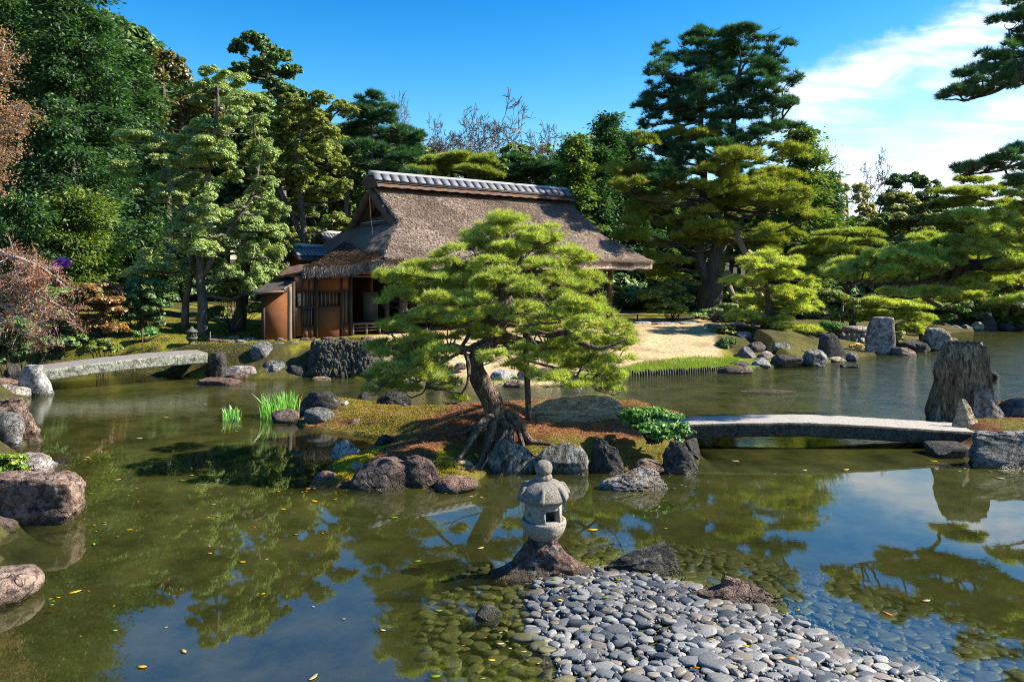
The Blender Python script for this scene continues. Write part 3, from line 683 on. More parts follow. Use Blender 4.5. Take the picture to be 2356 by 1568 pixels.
# low wall of cut blocks on the far shore
t = empty('block_wall', W(1963, 806), 'low wall of squared pale stones beside the tall slab stone', 'stone wall')
mb = MB(); d = 25.2
for row in range(3):
    x = 1925+row*3
    while x < 1998:
        w = rng.uniform(9, 17); z0 = .06+row*.19
        a, b = (x-CX)/F*d, (x+w-.9-CX)/F*d
        j = rng.uniform(-.02, .02); mb.box((a, d+j, z0), (b, d+.4, z0+.178)); x += w
mb.box(((1932-CX)/F*d, d-.04, .64), ((1996-CX)/F*d, d+.5, .80))
mb.build('blocks', M['r_mottle'], t)

# ------------------------------------------------------------------ bridges
def slab(name, label, near_top, far_top, near_bot, mat, cat='bridge', dn=None, df=None, rough=.012, origin=None, z_top=None):
    """near_top/far_top/near_bot: world polylines of equal length"""
    n_ = len(near_top); per = 8
    a = cat_rom(near_top, per); b = cat_rom(far_top, per); c_ = cat_rom(near_bot, per)
    d_ = b.copy(); d_[:, 2] = b[:, 2]-(a[:, 2]-c_[:, 2])
    rows = []
    # cross-section loop with bevels, subdivided
    for k in range(len(a)):
        loop = []
        cs = [a[k], b[k], d_[k], c_[k]]
        for m in range(4):
            p, q = cs[m], cs[(m+1) % 4]
            for tt in (.03, .2, .4, .6, .8, .97): loop.append(p*(1-tt)+q*tt)
        rows.append(loop)
    v = np.array(rows); nr, nc = v.shape[:2]
    v = v.reshape(-1, 3)
    v[:, 2] += rough*fbm(v*4.5, 4, 3); v[:, 1] += rough*fbm(v*4.5, 4, 9)
    i = np.arange(nr-1)[:, None]*nc; j = np.arange(nc)[None, :]; j2 = (j+1) % nc
    f = np.stack([i+j, i+nc+j, i+nc+j2, i+j2], -1).reshape(-1, 4)
    mb = MB(); mb.add(v, f)
    # end caps
    c0 = v[:nc].mean(0); c1 = v[-nc:].mean(0)
    mb.add(np.vstack([v[:nc], c0]), [(m, (m+1) % nc, nc) for m in range(nc)])
    mb.add(np.vstack([v[-nc:], c1]), [((m+1) % nc, m, nc) for m in range(nc)])
    o = mb.build(name, M[mat], origin=origin); tag(o, label, cat)
    return o
NT_ = [(1520,980),(1600,975),(1700,972),(1800,971),(1900,973),(2000,978),(2117,985),(2244,993)]
NB_ = [(1520,1016),(1600,1010),(1700,1006),(1800,1005),(1900,1007),(2000,1012),(2117,1019),(2244,1029)]
FT_ = [(1510,966),(1600,958),(1700,954),(1800,952),(1900,954),(1985,959),(2090,965),(2200,973)]
dn = 11.0; dfar = 11.75
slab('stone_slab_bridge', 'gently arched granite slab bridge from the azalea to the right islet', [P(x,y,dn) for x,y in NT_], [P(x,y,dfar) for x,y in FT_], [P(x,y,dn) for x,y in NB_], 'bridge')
for o in [rock(2136,1018,2222,1052,'dark pier stone under the right end of the arched bridge','r_dark',0,97,.9,5,4,.04,boxy=.9,name='pier_stone',cat='pier'),
          rock(1560,1008,1612,1052,'dark pier stone under the azalea end of the arched bridge','r_dark',0,98,.9,5,4,.04,boxy=.9,name='pier_stone',cat='pier')]: pass
A_, B_ = P(92,852,16.2), P(478,812,18.3)
nrm = np.array([-(B_-A_)[1], (B_-A_)[0], 0]); nrm /= np.linalg.norm(nrm)
nt = [A_*(1-t_)+B_*t_+np.array([0,0,.04*math.sin(math.pi*t_)]) for t_ in np.linspace(0,1,6)]
nb_ = [p-np.array([0,0,.25]) for p in nt]; ft = [p+nrm*1.15 for p in nt]
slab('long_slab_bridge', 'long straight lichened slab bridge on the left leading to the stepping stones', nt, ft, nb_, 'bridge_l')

# ------------------------------------------------------------------ stone lantern in front
def lathe(mb, prof, c, n=40, seed=0, amp=.0, wob=None):
    prof = np.array(prof, float); an = np.arange(n)/n*2*math.pi
    r = prof[:, 0][:, None]*np.ones((1, n))
    if wob is not None: r = r*wob(an)[None, :]
    v = np.stack([r*np.cos(an), r*np.sin(an), prof[:, 1][:, None]*np.ones((1, n))], -1)
    v = v.reshape(-1, 3)
    if amp: 
        q = fbm(v*14, 3, seed); v[:, :2] *= (1+amp*q/np.maximum(np.hypot(v[:, 0], v[:, 1]), .05))[:, None]
    m_ = len(prof); i = np.arange(m_-1)[:, None]*n; j = np.arange(n)[None, :]; j2 = (j+1) % n
    mb.add(v+np.array(c), np.stack([i+j, i+j2, i+n+j2, i+n+j], -1).reshape(-1, 4))
def fine(pts, per=5): return cat_rom([(a, b, 0) for a, b in pts], per)[:, :2]
dl = 6.52; k_ = dl/F; lx = (1250-CX)*k_; zL = lambda y: H-(y-HY)*k_
S_ = lambda pts: [(r*k_, zL(y)) for r, y in pts]
lan = empty('stone_lantern', (lx, dl, zL(1250)), 'small squat granite lantern with eared roof standing on its brown rock', 'stone lantern')
mb = MB(); lathe(mb, S_([(0,1252),(30,1252),(31,1246),(30,1238),(0,1238)]), (lx, dl, 0), 32, 1, .01); mb.build('base_disc', M['lantern'], lan, smooth=True)
mb = MB(); lathe(mb, fine(S_([(0,1241),(24,1241),(36,1234),(46,1220),(51,1207),(52,1198),(51,1193),(46,1192),(36,1194),(0,1195)])), (lx, dl, 0), 48, 2, .008); mb.build('bowl', M['lantern'], lan, smooth=True)
# light box: lathe shell with a square window and round holes cut through bmesh faces
prof = fine(S_([(36,1202),(40,1196),(42,1186),(42.5,1172),(42,1160),(38,1150)]), 5); n_ = 72
an = np.arange(n_)/n_*2*math.pi
v = np.stack([prof[:, 0][:, None]*np.cos(an), prof[:, 0][:, None]*np.sin(an), prof[:, 1][:, None]*np.ones((1, n_))], -1)
wdir = rad(-63); hdir = rad(-142)
cell = []
def diff(a, b): return (a-b+math.pi) % (2*math.pi)-math.pi
zlo, zhi = zL(1191), zL(1164)
keep = np.ones((len(prof)-1, n_), bool)
for a in range(len(prof)-1):
    zc = (prof[a, 1]+prof[a+1, 1])/2
    for b in range(n_):
        ac = an[b]+math.pi/n_
        if abs(diff(ac, wdir)) < rad(24) and zlo < zc < zhi: keep[a, b] = False
        if abs(diff(ac, wdir+math.pi)) < rad(24) and zlo < zc < zhi: keep[a, b] = False
        if abs(diff(ac, hdir)) < rad(7) and abs(zc-zL(1175)) < 5.2*k_: keep[a, b] = False
vi = v*np.array([.72, .72, 1]); m_ = len(prof)
V = np.vstack([v.reshape(-1, 3), vi.reshape(-1, 3)]); O = m_*n_; fs = []
for a in range(m_-1):
    for b in range(n_):
        b2 = (b+1) % n_; q = (a*n_+b, a*n_+b2, (a+1)*n_+b2, (a+1)*n_+b)
        if keep[a, b]:
            fs.append(q); fs.append(tuple(O+x for x in reversed(q)))
            for (aa, bb, e) in ((a-1, b, (q[0], q[1])), (a+1, b, (q[2], q[3])), (a, (b-1) % n_, (q[3], q[0])), (a, b2, (q[1], q[2]))):
                if 0 <= aa < m_-1 and not keep[aa, bb]: fs.append((e[1], e[0], O+e[0], O+e[1]))
mb = MB(); mb.add(V+np.array([lx, dl, 0]), fs); mb.build('light_box', M['lantern'], lan)
# window surround
mb = MB(); rr = 43.5*k_
for (a0, a1, z0, z1) in ((-31, -24, zlo-.012, zhi+.02), (24, 31, zlo-.012, zhi+.02), (-24, 24, zlo-.028, zlo-.001)):
    aa = np.radians(np.linspace(a0, a1, 6 if a1-a0 > 20 else 3))+wdir; loop = []
    for x in aa: loop.append([(lx+r_*math.cos(x), dl+r_*math.sin(x), z_) for r_, z_ in ((rr*.9, z0), (rr*1.03, z0), (rr*1.03, z1), (rr*.9, z1))])
    loop = np.array(loop); mm = len(loop); fs = []
    for a in range(mm-1):
        for b in range(4): fs.append((a*4+b, a*4+(b+1) % 4, (a+1)*4+(b+1) % 4, (a+1)*4+b))
    fs += [(3, 2, 1, 0), tuple((mm-1)*4+x for x in range(4))]
    mb.add(loop.reshape(-1, 3), [tuple(reversed(x)) for x in fs])
mb.build('window_frame', M['lantern'], lan)
mb = MB()
wob = lambda a: 1+.035*np.abs(np.cos(3*(a-rad(-97))))**6
lathe(mb, fine(S_([(0,1154),(34,1154),(50,1149),(57,1144),(58.5,1139),(55,1131),(48,1120),(37,1110),(25,1104),(15,1101),(0,1101)])), (lx, dl, 0), 60, 3, .012, wob)
rf = mb.build('lantern_roof', M['lantern_roof'], lan, smooth=True)
for k in range(6):
    a = rad(-97+60*k+0); q, f = rock_shape(700+k, 3, 4, .05, 0, .5)
    ra = 50*k_; cx_, cy_ = math.cos(a), math.sin(a)
    qq = q*np.array([13*k_, 8*k_, 19*k_])
    # lean the ear outwards
    X = qq[:, 0]*.9+qq[:, 2]*-.45; Zq = qq[:, 2]*.8
    v_ = np.stack([lx+(ra+X)*cx_-qq[:, 1]*cy_, dl+(ra+X)*cy_+qq[:, 1]*cx_, zL(1127)+Zq], -1)
    mb = MB(); mb.add(v_, f); mb.build('roof_ear', M['lantern_roof'], lan, smooth=True)
mb = MB(); lathe(mb, fine(S_([(0,1106),(15,1106),(19,1102),(20.5,1097),(19,1092),(14,1089),(0,1089)])), (lx, dl, 0), 48, 4, .0, lambda a: 1-.07*np.abs(np.cos(4.5*a))**10); mb.build('lotus_ring', M['lantern_roof'], lan, smooth=True)
mb = MB(); lathe(mb, fine(S_([(0,1091),(12,1090),(19,1084),(20.5,1076),(18.5,1066),(12,1060),(0,1058)])), (lx, dl, 0), 40, 5, .01); mb.build('finial', M['lantern_roof'], lan, smooth=True)

# pedestal lantern near the left bridge
dq = 19.9; kq = dq/F; qx = (441-CX)*kq; zq = lambda y: H-(y-HY)*kq
S2 = lambda pts: [(r*kq, zq(y)) for r, y in pts]
pl = empty('pedestal_lantern', (qx, dq, zq(805)), 'small dark lantern on a round pedestal behind the left bridge', 'stone lantern')
M['lan_dark'] = plain('dark mossy granite', (.05,.05,.035), (.12,.12,.09), 30, .9, .5)
mb = MB(); lathe(mb, S2([(0,812),(9,812),(7,800),(6,782),(0,782)]), (qx, dq, 0), 16); mb.build('pedestal', M['lan_dark'], pl, smooth=True)
mb = MB(); lathe(mb, S2([(0,783),(8,783),(13,778),(13,775),(0,775)]), (qx, dq, 0), 16); mb.build('platform', M['lan_dark'], pl, smooth=True)
mb = MB()
for a, b in ((-1,-1),(1,-1),(-1,1),(1,1)): mb.box((qx+(a*6-2)*kq, dq+(b*6-2)*kq, zq(775)), (qx+(a*6+2)*kq, dq+(b*6+2)*kq, zq(763)))
mb.build('light_box', M['lan_dark'], pl)
mb = MB(); lathe(mb, S2([(0,764),(14,764),(12,760),(5,756),(3,752),(0,750)]), (qx, dq, 0), 16); mb.build('lantern_roof', M['lan_dark'], pl, smooth=True)

# ------------------------------------------------------------------ cobbles
rng = np.random.default_rng(21)
def cobble_mesh(seed):
    r_ = np.random.default_rng(seed); q, f = rock_shape(seed, 3, 5, .05, 0, .12, (.72, 1.0), 1.5)
    lo, hi = q.min(0), q.max(0); q = (q-(lo+hi)/2)/(hi-lo)
    return q, f
cms = [cobble_mesh(900+k) for k in range(9)]
cx0, cx1, cy0, cy1 = -1.2, 7.5, 3.6, 8.2
pts = []; cell = {}
cand = rng.uniform([cx0, cy0], [cx1, cy1], (90000, 2))
cz = ground_z(cand[:, 0], cand[:, 1]); csd = poly_sd(cand[:, 0], cand[:, 1], np.array(SPIT))
okc = (csd > -1.7) & ((csd > -.75) | (cand[:, 0] > .6))
cand, cz, csd = cand[okc], cz[okc], csd[okc]
gs = .12
for p, z_, s_ in zip(cand, cz, csd):
    md = .068 if s_ > -.05 else .10
    c0 = (int(p[0]//gs), int(p[1]//gs)); bad = False
    for a in (-1, 0, 1):
        for b in (-1, 0, 1):
            for q in cell.get((c0[0]+a, c0[1]+b), ()):
                if (q[0]-p[0])**2+((q[1]-p[1])*1.12)**2 < md*md: bad = True; break
            if bad: break
        if bad: break
    if bad: continue
    cell.setdefault(c0, []).append(p); pts.append((p[0], p[1], z_, s_))
vis = []; rest = []
for p in pts:
    px = CX+p[0]/p[1]*F; py = HY+(H-p[2])/p[1]*F
    if -60 < px < 2420 and py < 1640:
        (vis if p[3] > .0 and py < 1600 else rest).append((p, px, py))
vis.sort(key=lambda a: a[0][1])
kinds = [('cob_blue', 'smooth dark blue grey cobble lying on the cobble spit', 'dark blue grey cobbles of the spit'), ('cob_grey', 'smooth mid grey cobble lying on the cobble spit', 'mid grey cobbles of the spit'),
         ('cob_pale', 'smooth pale grey cobble lying on the cobble spit', 'pale grey cobbles of the spit'), ('cob_warm', 'smooth warm beige grey cobble lying on the cobble spit', 'beige grey cobbles of the spit')]
protos = {}
for kn in kinds:
    for s in range(9):
        me = None
        q, f = cms[s]
        me = bpy.data.meshes.new('cobble'); me.from_pydata(q.tolist(), [], f.tolist())
        me.polygons.foreach_set('use_smooth', np.ones(len(me.polygons), bool)); me.materials.append(M[kn[0]]); protos[(kn[0], s)] = me
def cob_tf(p):
    L = rng.choice([rng.uniform(.06, .095), rng.uniform(.095, .135), rng.uniform(.135, .18)], p=[.35, .47, .18]); wd = L*rng.uniform(.5, .8); th = rng.uniform(.026, .044)
    an = rng.normal(0, .55); tx, ty = rng.normal(0, .10), rng.normal(0, .12)
    return L, wd, th, an, tx, ty
print('cobbles visible', len(vis), 'rest', len(rest))
stuffB = {}
for k, (p, px, py) in enumerate(vis):
    L, wd, th, an, tx, ty = cob_tf(p)
    fade = sstep(1300, 1520, py)
    w_ = np.array([.42-.27*fade, .38-.02*fade, .10+.22*fade, .10+.07*fade]); kn = kinds[rng.choice(4, p=w_/w_.sum())]
    s = int(rng.integers(9)); loc = (p[0], p[1], p[2]+.014+rng.uniform(-.008, .008))
    if k < 298:
        o = bpy.data.objects.new('cobble', protos[(kn[0], s)]); COL.objects.link(o)
        o.location = loc; o.rotation_euler = (tx, ty, an); o.scale = (L, wd, th)
        tag(o, kn[1], 'cobble', kn[2])
    else:
        m4 = Matrix.LocRotScale(Vector(loc), Matrix.Rotation(an, 3, 'Z') @ Matrix.Rotation(ty, 3, 'Y') @ Matrix.Rotation(tx, 3, 'X'), Vector((L, wd, th)))
        A = np.array(m4); q, f = cms[s]; stuffB.setdefault(kn[0], MB()).add(q @ A[:3, :3].T+A[:3, 3], f)
for kk, m_ in stuffB.items():
    o = m_.build('small_cobbles', M[kk], smooth=True); tag(o, 'remaining '+{'cob_blue':'dark blue','cob_grey':'mid grey','cob_pale':'pale','cob_warm':'beige'}[kk]+' cobbles packed at the far tip of the spit', None, None, 'stuff')
mb = MB()
for p, px, py in rest:
    L, wd, th, an, tx, ty = cob_tf(p); q, f = cms[int(rng.integers(9))]; L *= 1.1; wd *= 1.1
    m4 = Matrix.LocRotScale(Vector((p[0], p[1], p[2]+.01)), Matrix.Rotation(an, 3, 'Z') @ Matrix.Rotation(ty*.5, 3, 'Y'), Vector((L, wd, th)))
    A = np.array(m4); mb.add(q @ A[:3, :3].T+A[:3, 3], f)
o = mb.build('submerged_cobbles', M['cob_wet'], smooth=True); tag(o, 'cobbles lying under the shallow water around the spit', None, None, 'stuff')

mbg = MB(); q0, f0 = ico(1); gp = rng.uniform([0.2, 3.8], [5, 6.8], (9000, 2)); gs_ = poly_sd(gp[:, 0], gp[:, 1], np.array(SPIT)); gp = gp[gs_ > -.25]; gzv = ground_z(gp[:, 0], gp[:, 1])
for p, z_ in zip(gp[:3800], gzv): mbg.add(q0*rng.uniform(.006, .02, 3)+np.array([p[0], p[1], z_+.012]), f0)
o = mbg.build('grit', M['cob_grey'], smooth=True); tag(o, 'small grit and pebbles filling the gaps between the cobbles', None, None, 'stuff')
# ------------------------------------------------------------------ floating leaves
rng = np.random.default_rng(3)
FL = foliage('yellow floating leaf', [(.26,.17,.015)], .1, .01); FG = foliage('green floating leaf', [(.07,.12,.012)], .1, .01); FW = foliage('bleached floating leaf', [(.22,.17,.09)], .1, .01); FO = foliage('orange floating leaf', [(.22,.07,.015)], .1, .01)
spots = [(172,1361,36,0),(215,1251,22,1),(296,1218,20,0),(270,1234,12,3),(482,1272,16,2),(557,1292,22,0),(422,1497,30,2),(326,1533,32,0),(880,1449,20,2),(720,1557,40,2),(1000,1555,34,1),(1008,1404,26,1),(1130,1518,24,0),(650,1171,22,0),(722,1152,24,0),
         (490,1160,16,0),(500,1187,14,1),(320,1008,20,2),(255,1018,14,2),(200,1051,18,2),(338,1082,12,2),(270,1103,18,2),(314,1122,12,2),(420,1105,26,1),(195,1057,16,2),(208,1135,16,1),(1105,1260,26,2),(1362,1218,34,0),(1690,1060,26,2),(1945,1080,24,2),(2145,1060,26,0),
         (2262,1048,26,0),(2290,1056,20,0),(2152,1078,20,2),(2390,1090,22,2),(2130,1381,30,2),(2040,1411,34,3),(1850,1081,20,2),(1780,1090,12,3),(2300,1100,26,2),(1530,1215,14,1),(960,1290,22,1),(790,1423,14,2),(720,1395,12,2),(1150,1480,24,2),(560,1090,14,2),(1230,1450,22,0),(1110,1560,20,1),(905,1190,24,1),(640,1130,12,0),(1490,1110,20,2),(850,1120,16,1),(380,960,18,2),(470,930,14,2)]
rl = np.random.default_rng(77)
for (bx_, by_, rx_, ry_, n_) in [(1350,1352,60,12,7),(1240,1500,40,30,8),(1120,1470,60,40,7),(730,1135,60,14,6),(1060,1140,50,8,4),(215,1215,25,18,4),(1560,1115,50,14,4),(2250,1075,60,12,5),(100,1380,40,16,4),(560,985,50,8,4),(1830,1400,40,14,4),(640,1300,160,90,7),(300,1420,160,70,6),(350,1150,140,60,6)]:
    for _ in range(n_): spots.append((bx_+rl.uniform(-1, 1)*rx_, by_+rl.uniform(-1, 1)*ry_, rl.uniform(10, 20), int(rl.choice([0, 1, 2, 3], p=[.42, .24, .14, .20]))))
nfl = len(spots); spots += [(1390,1385,26,1),(1290,1395,24,0),(1262,1415,24,2),(1640,1478,20,2),(1450,1545,24,2),(1350,1460,20,1),(1720,1500,22,0),(1560,1430,18,2),(1830,1525,22,3),(1420,1340,22,1),(1500,1395,16,0),(1880,1470,22,2),(1930,1500,22,2),(1600,1550,20,3),(1275,1350,20,1)]
wd_ = {0: ('yellow', FL), 1: ('green', FG), 2: ('bleached', FW), 3: ('orange', FO)}
for k, (x, y, w, c_) in enumerate(spots):
    p = W(x, y, .004); L = w/F*p[1]*(.8 if k < 54 or k >= nfl else .6); an = rng.normal(0, .35)
    th_ = np.linspace(0, 1, 9); up = [(t_-.5, .17*math.sin(math.pi*t_)**.8, .05*abs(t_-.5)) for t_ in th_]; dn_ = [(t_-.5, -.15*math.sin(math.pi*t_)**.8, .05*abs(t_-.5)) for t_ in th_[1:-1]][::-1]
    v = np.array(up+dn_)*L; v[:, 1] *= 1.3; ca_, sa_ = math.cos(an), math.sin(an)
    v = np.stack([v[:, 0]*ca_-v[:, 1]*sa_, v[:, 0]*sa_+v[:, 1]*ca_, v[:, 2]+.003], -1)
    vb = v-np.array([0, 0, .0012]); n_ = len(v)
    if k >= nfl:
        cc = min(vis, key=lambda t_: (t_[1]-x)**2+(t_[2]-y)**2)[0]; p = np.array([cc[0], cc[1], cc[2]+.040])
    mb = MB(); mb.add(np.vstack([v, vb])+p, [tuple(range(n_))]+[tuple(range(2*n_-1, n_-1, -1))]+[(i, n_+i, n_+(i+1) % n_, (i+1) % n_) for i in range(n_)])
    nm, mt = wd_[c_]; on_ = k >= nfl; o = mb.build('fallen_leaf' if on_ else 'floating_leaf', mt, origin=tuple(p)); tag(o, 'small '+nm+(' leaf lying on top of the cobbles' if on_ else ' leaf floating on the dark pond water'), 'leaf', nm+(' leaves on the cobbles' if on_ else ' leaves floating on the pond'))
# ------------------------------------------------------------------ house
U = np.array([.81, .586, 0]); U /= np.linalg.norm(U); Vv = np.array([-U[1], U[0], 0]); Cc = np.array([-3.7, 21.5, 0])
def HP(a, b, z=0): return Cc+U*a+Vv*b+np.array([0, 0, z])
N0 = np.array([-3.46, 23.3]); 
# facade plane: b = bF in roof coordinates
bF = float(np.dot(np.array([*N0, 0])-Cc, Vv))
def facade(px, py, b=bF):
    """a-coordinate and z where the pixel ray meets the vertical plane b"""
    dx = (px-CX)/F
    # point d*(dx,1); dot with Vv == Cc.Vv + b
    d = (np.dot(Cc, Vv)+b)/(dx*Vv[0]+Vv[1])
    p = np.array([dx*d, d, 0]); return float(np.dot(p-Cc, U)), H-(py-HY)/F*d
house = empty('thatched_tea_house', HP(5, 4, .7), 'low tea house with steep brown thatched roof and ochre clay walls across the pond', 'house')
def hbox(mb, a0, a1, b0, b1, z0, z1):
    mb.hexa([HP(a0,b0,z0),HP(a1,b0,z0),HP(a1,b1,z0),HP(a0,b1,z0),HP(a0,b0,z1),HP(a1,b0,z1),HP(a1,b1,z1),HP(a0,b1,z1)])
def fbox(mb, x0, y0, x1, y1, proud=0.0, thick=.12, zr=None):
    a0, zt0 = facade(x0, y0); a1, zt1 = facade(x1, y0); _, zb0 = facade(x0, y1); _, zb1 = facade(x1, y1)
    z1, z0 = (zt0+zt1)/2, (zb0+zb1)/2
    if zr: z0, z1 = zr
    hbox(mb, a0, a1, bF-proud, bF-proud+thick, z0, z1); return a0, a1, z0, z1
GZ = .70
def fpart(name, mat, x0, y0, x1, y1, proud=0.0, thick=.12, zr=None, label=None):
    mb = MB(); fbox(mb, x0, y0, x1, y1, proud, thick, zr); return mb.build(name, M[mat], house, label=label)
rx = lambda X: 536.6+X*.3422
ry = lambda Y: 306.6+Y*.3422
# --- clay panels
WT = 2.84
for (X0, Y0, X1, Y1, zr) in [(212,0,372,0,(GZ-.05,2.06)),(372,0,392,0,(GZ-.05,2.2)),(415,1180,458,1362,None),(470,1302,506,1372,None),(514,1302,550,1372,None),(566,0,780,1062,(0,0)),(566,1166,722,1372,None),(733,1290,792,1355,None),(415,0,545,1060,(0,0))]:
    mb = MB(); x0, x1 = rx(X0), rx(X1)
    if zr is None: fbox(mb, x0, ry(Y0), x1, ry(Y1), 0, .1)
    elif zr == (0, 0):
        a0, z0 = facade(x0, ry(Y1)); fbox(mb, x0, 0, x1, 0, 0, .1, (z0, 2.62 if X0 > 560 else 2.5))
    else: fbox(mb, x0, 0, x1, 0, 0, .1, zr)
    mb.build('clay_wall', M['ochre'], house)
# upper bands either side of the opening
for X0, X1 in ((795,1020),(1045,1120)):
    mb = MB(); fbox(mb, rx(X0), 0, rx(X1), 0, 0, .1, (facade(rx(900), ry(948))[1], WT+.05)); mb.build('clay_wall', M['ochre'], house)
# posts on facade
for X0, X1, pr in [(196,212,.03),(392,415,.02),(458,470,.02),(506,514,.01),(548,566,.04),(722,733,.03),(780,797,.04),(1020,1045,.04)]:
    mb = MB(); fbox(mb, rx(X0), 0, rx(X1), 0, pr, .14, (GZ-.06, 2.04 if X0 < 300 else 2.38 if X0 < 450 else 2.53 if X0 < 545 else 2.60 if X0 < 790 else 2.75)); mb.build('post', M['wood_dark'], house)
# windows
def window(X0, Y0, X1, Y1, nb, paper=False, nh=0):
    x0, x1, y0, y1 = rx(X0), rx(X1), ry(Y0), ry(Y1); a0, z1 = facade(x0, y0); a1, z0 = facade(x1, y1)
    mb = MB()
    hbox(mb, a0, a1, bF-.03, bF+.05, z1-.03, z1); hbox(mb, a0, a1, bF-.03, bF+.05, z0, z0+.03)
    hbox(mb, a0, a0+.03, bF-.028, bF+.05, z0+.03, z1-.03); hbox(mb, a1-.03, a1, bF-.028, bF+.05, z0+.03, z1-.03)
    w = mb.build('window', M['wood_dark'], house)
    mb = MB(); hbox(mb, a0+.03, a1-.03, bF+.03, bF+.06, z0+.03, z1-.03); mb.build('pane', M['paper' if paper else 'wood_dark'], w, origin=house['_o'])
    mb = MB()
    for k in range(nb):
        a = a0+(a1-a0)*(k+1)/(nb+1); hbox(mb, a-.008, a+.008, bF+.005, bF+.028, z0+.031, z1-.031)
    for k in range(nh):
        z = z0+(z1-z0)*(k+1)/(nh+1); hbox(mb, a0+.031, a1-.031, bF-.003, bF+.004, z-.008, z+.008)
    mb.build('lattice', M['wood'], w, origin=house['_o'])
window(428,1066,490,1168,1,True,2); window(490,1060,546,1168,4,False); window(566,1064,722,1166,5,False,0)
window(460,1170,548,1300,3); window(733,1052,780,1288,4)
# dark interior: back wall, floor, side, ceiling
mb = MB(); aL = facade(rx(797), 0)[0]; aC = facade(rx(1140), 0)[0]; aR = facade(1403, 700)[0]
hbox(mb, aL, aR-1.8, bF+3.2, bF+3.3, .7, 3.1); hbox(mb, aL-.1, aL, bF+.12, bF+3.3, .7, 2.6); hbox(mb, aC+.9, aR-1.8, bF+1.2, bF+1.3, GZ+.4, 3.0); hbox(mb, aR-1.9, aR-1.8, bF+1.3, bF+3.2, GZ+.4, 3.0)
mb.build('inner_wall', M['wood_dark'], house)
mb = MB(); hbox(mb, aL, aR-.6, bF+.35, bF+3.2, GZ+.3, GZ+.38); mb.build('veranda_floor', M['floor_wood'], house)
mb = MB(); a0, z1 = facade(rx(875), ry(1068), bF+1.4); a1, z0 = facade(rx(972), ry(1258), bF+1.4); hbox(mb, a0, a1, bF+1.4, bF+1.44, z0, z1); mb.build('sliding_panel', M['panel_green'], house)
# bench below the opening
mb = MB(); z0 = facade(rx(900), ry(1350))[1]; z1 = facade(rx(900), ry(1275))[1]; a0, a1 = facade(rx(806), 0)[0], facade(rx(985), 0)[0]
hbox(mb, a0, a1, bF+.05, bF+.5, z1-.05, z1)
for zz in (.35, .62): hbox(mb, a0, a1, bF+.04, bF+.07, z0+(z1-z0)*zz-.02, z0+(z1-z0)*zz+.015)
for t_ in (0, .5, 1): hbox(mb, a0+(a1-a0)*t_-.03, a0+(a1-a0)*t_+.03, bF+.0, bF+.039, z0, z1-.05)
mb.build('veranda_bench', M['wood'], house)
# round posts
def rpost(px, pybase, r, ztop, b, mat='wood_pole', name='post'):
    a, _ = facade(px, 700, b); p = HP(a, b)
    zb = gz(p[0], p[1])-.1
    mb = MB(); pts = np.array([[p[0], p[1], zb+(ztop-zb)*t_] for t_ in np.linspace(0, 1, 9)]); mb.tube(pts, np.linspace(r*1.05, r*.92, 9), 12, rough=.1, seed=int(px))
    return mb.build(name, M[mat], house, smooth=True)
rpost(rx(379), 780, .065, 2.25, bF-.75, 'wood')
rpost(927, 760, .13, 3.05, bF-.02); rpost(1403, 745, .105, 3.1, bF)
rpost(1150, 752, .10, 3.1, bF)
# transom lattice and beam above the veranda
mb = MB(); hbox(mb, aC, aR, bF-.03, bF+.03, 2.72, 2.84); hbox(mb, aC, aR, bF-.06, bF+.06, 3.02, 3.14); mb.build('beam', M['wood_dark'], house)
mb = MB()
for a in np.arange(aC+.2, aR-.1, .16): hbox(mb, a, a+.02, bF-.012, bF+.0, 2.84, 3.02)
mb.build('transom_lattice', M['wood'], house)
# side beam towards the back from the corner post + gable side wall
mb = MB(); hbox(mb, .9, 1.0, bF+1.6, 7.2, GZ-.1, 2.6); mb.build('clay_wall', M['ochre'], house)
mb = MB(); aw = facade(rx(212), 0)[0]; p0 = HP(aw+.02, bF+.1); rdir = np.array([p0[0], p0[1], 0]); rdir /= np.linalg.norm(rdir); sv = np.array([rdir[1], -rdir[0], 0]); q_ = p0+rdir*2.2
mb.hexa([p+np.array([0, 0, z]) for z in (GZ-.1, 2.04) for p in (p0+sv*.02, p0+sv*.14, q_+sv*.14, q_+sv*.02)]); mb.build('clay_wall', M['ochre'], house)
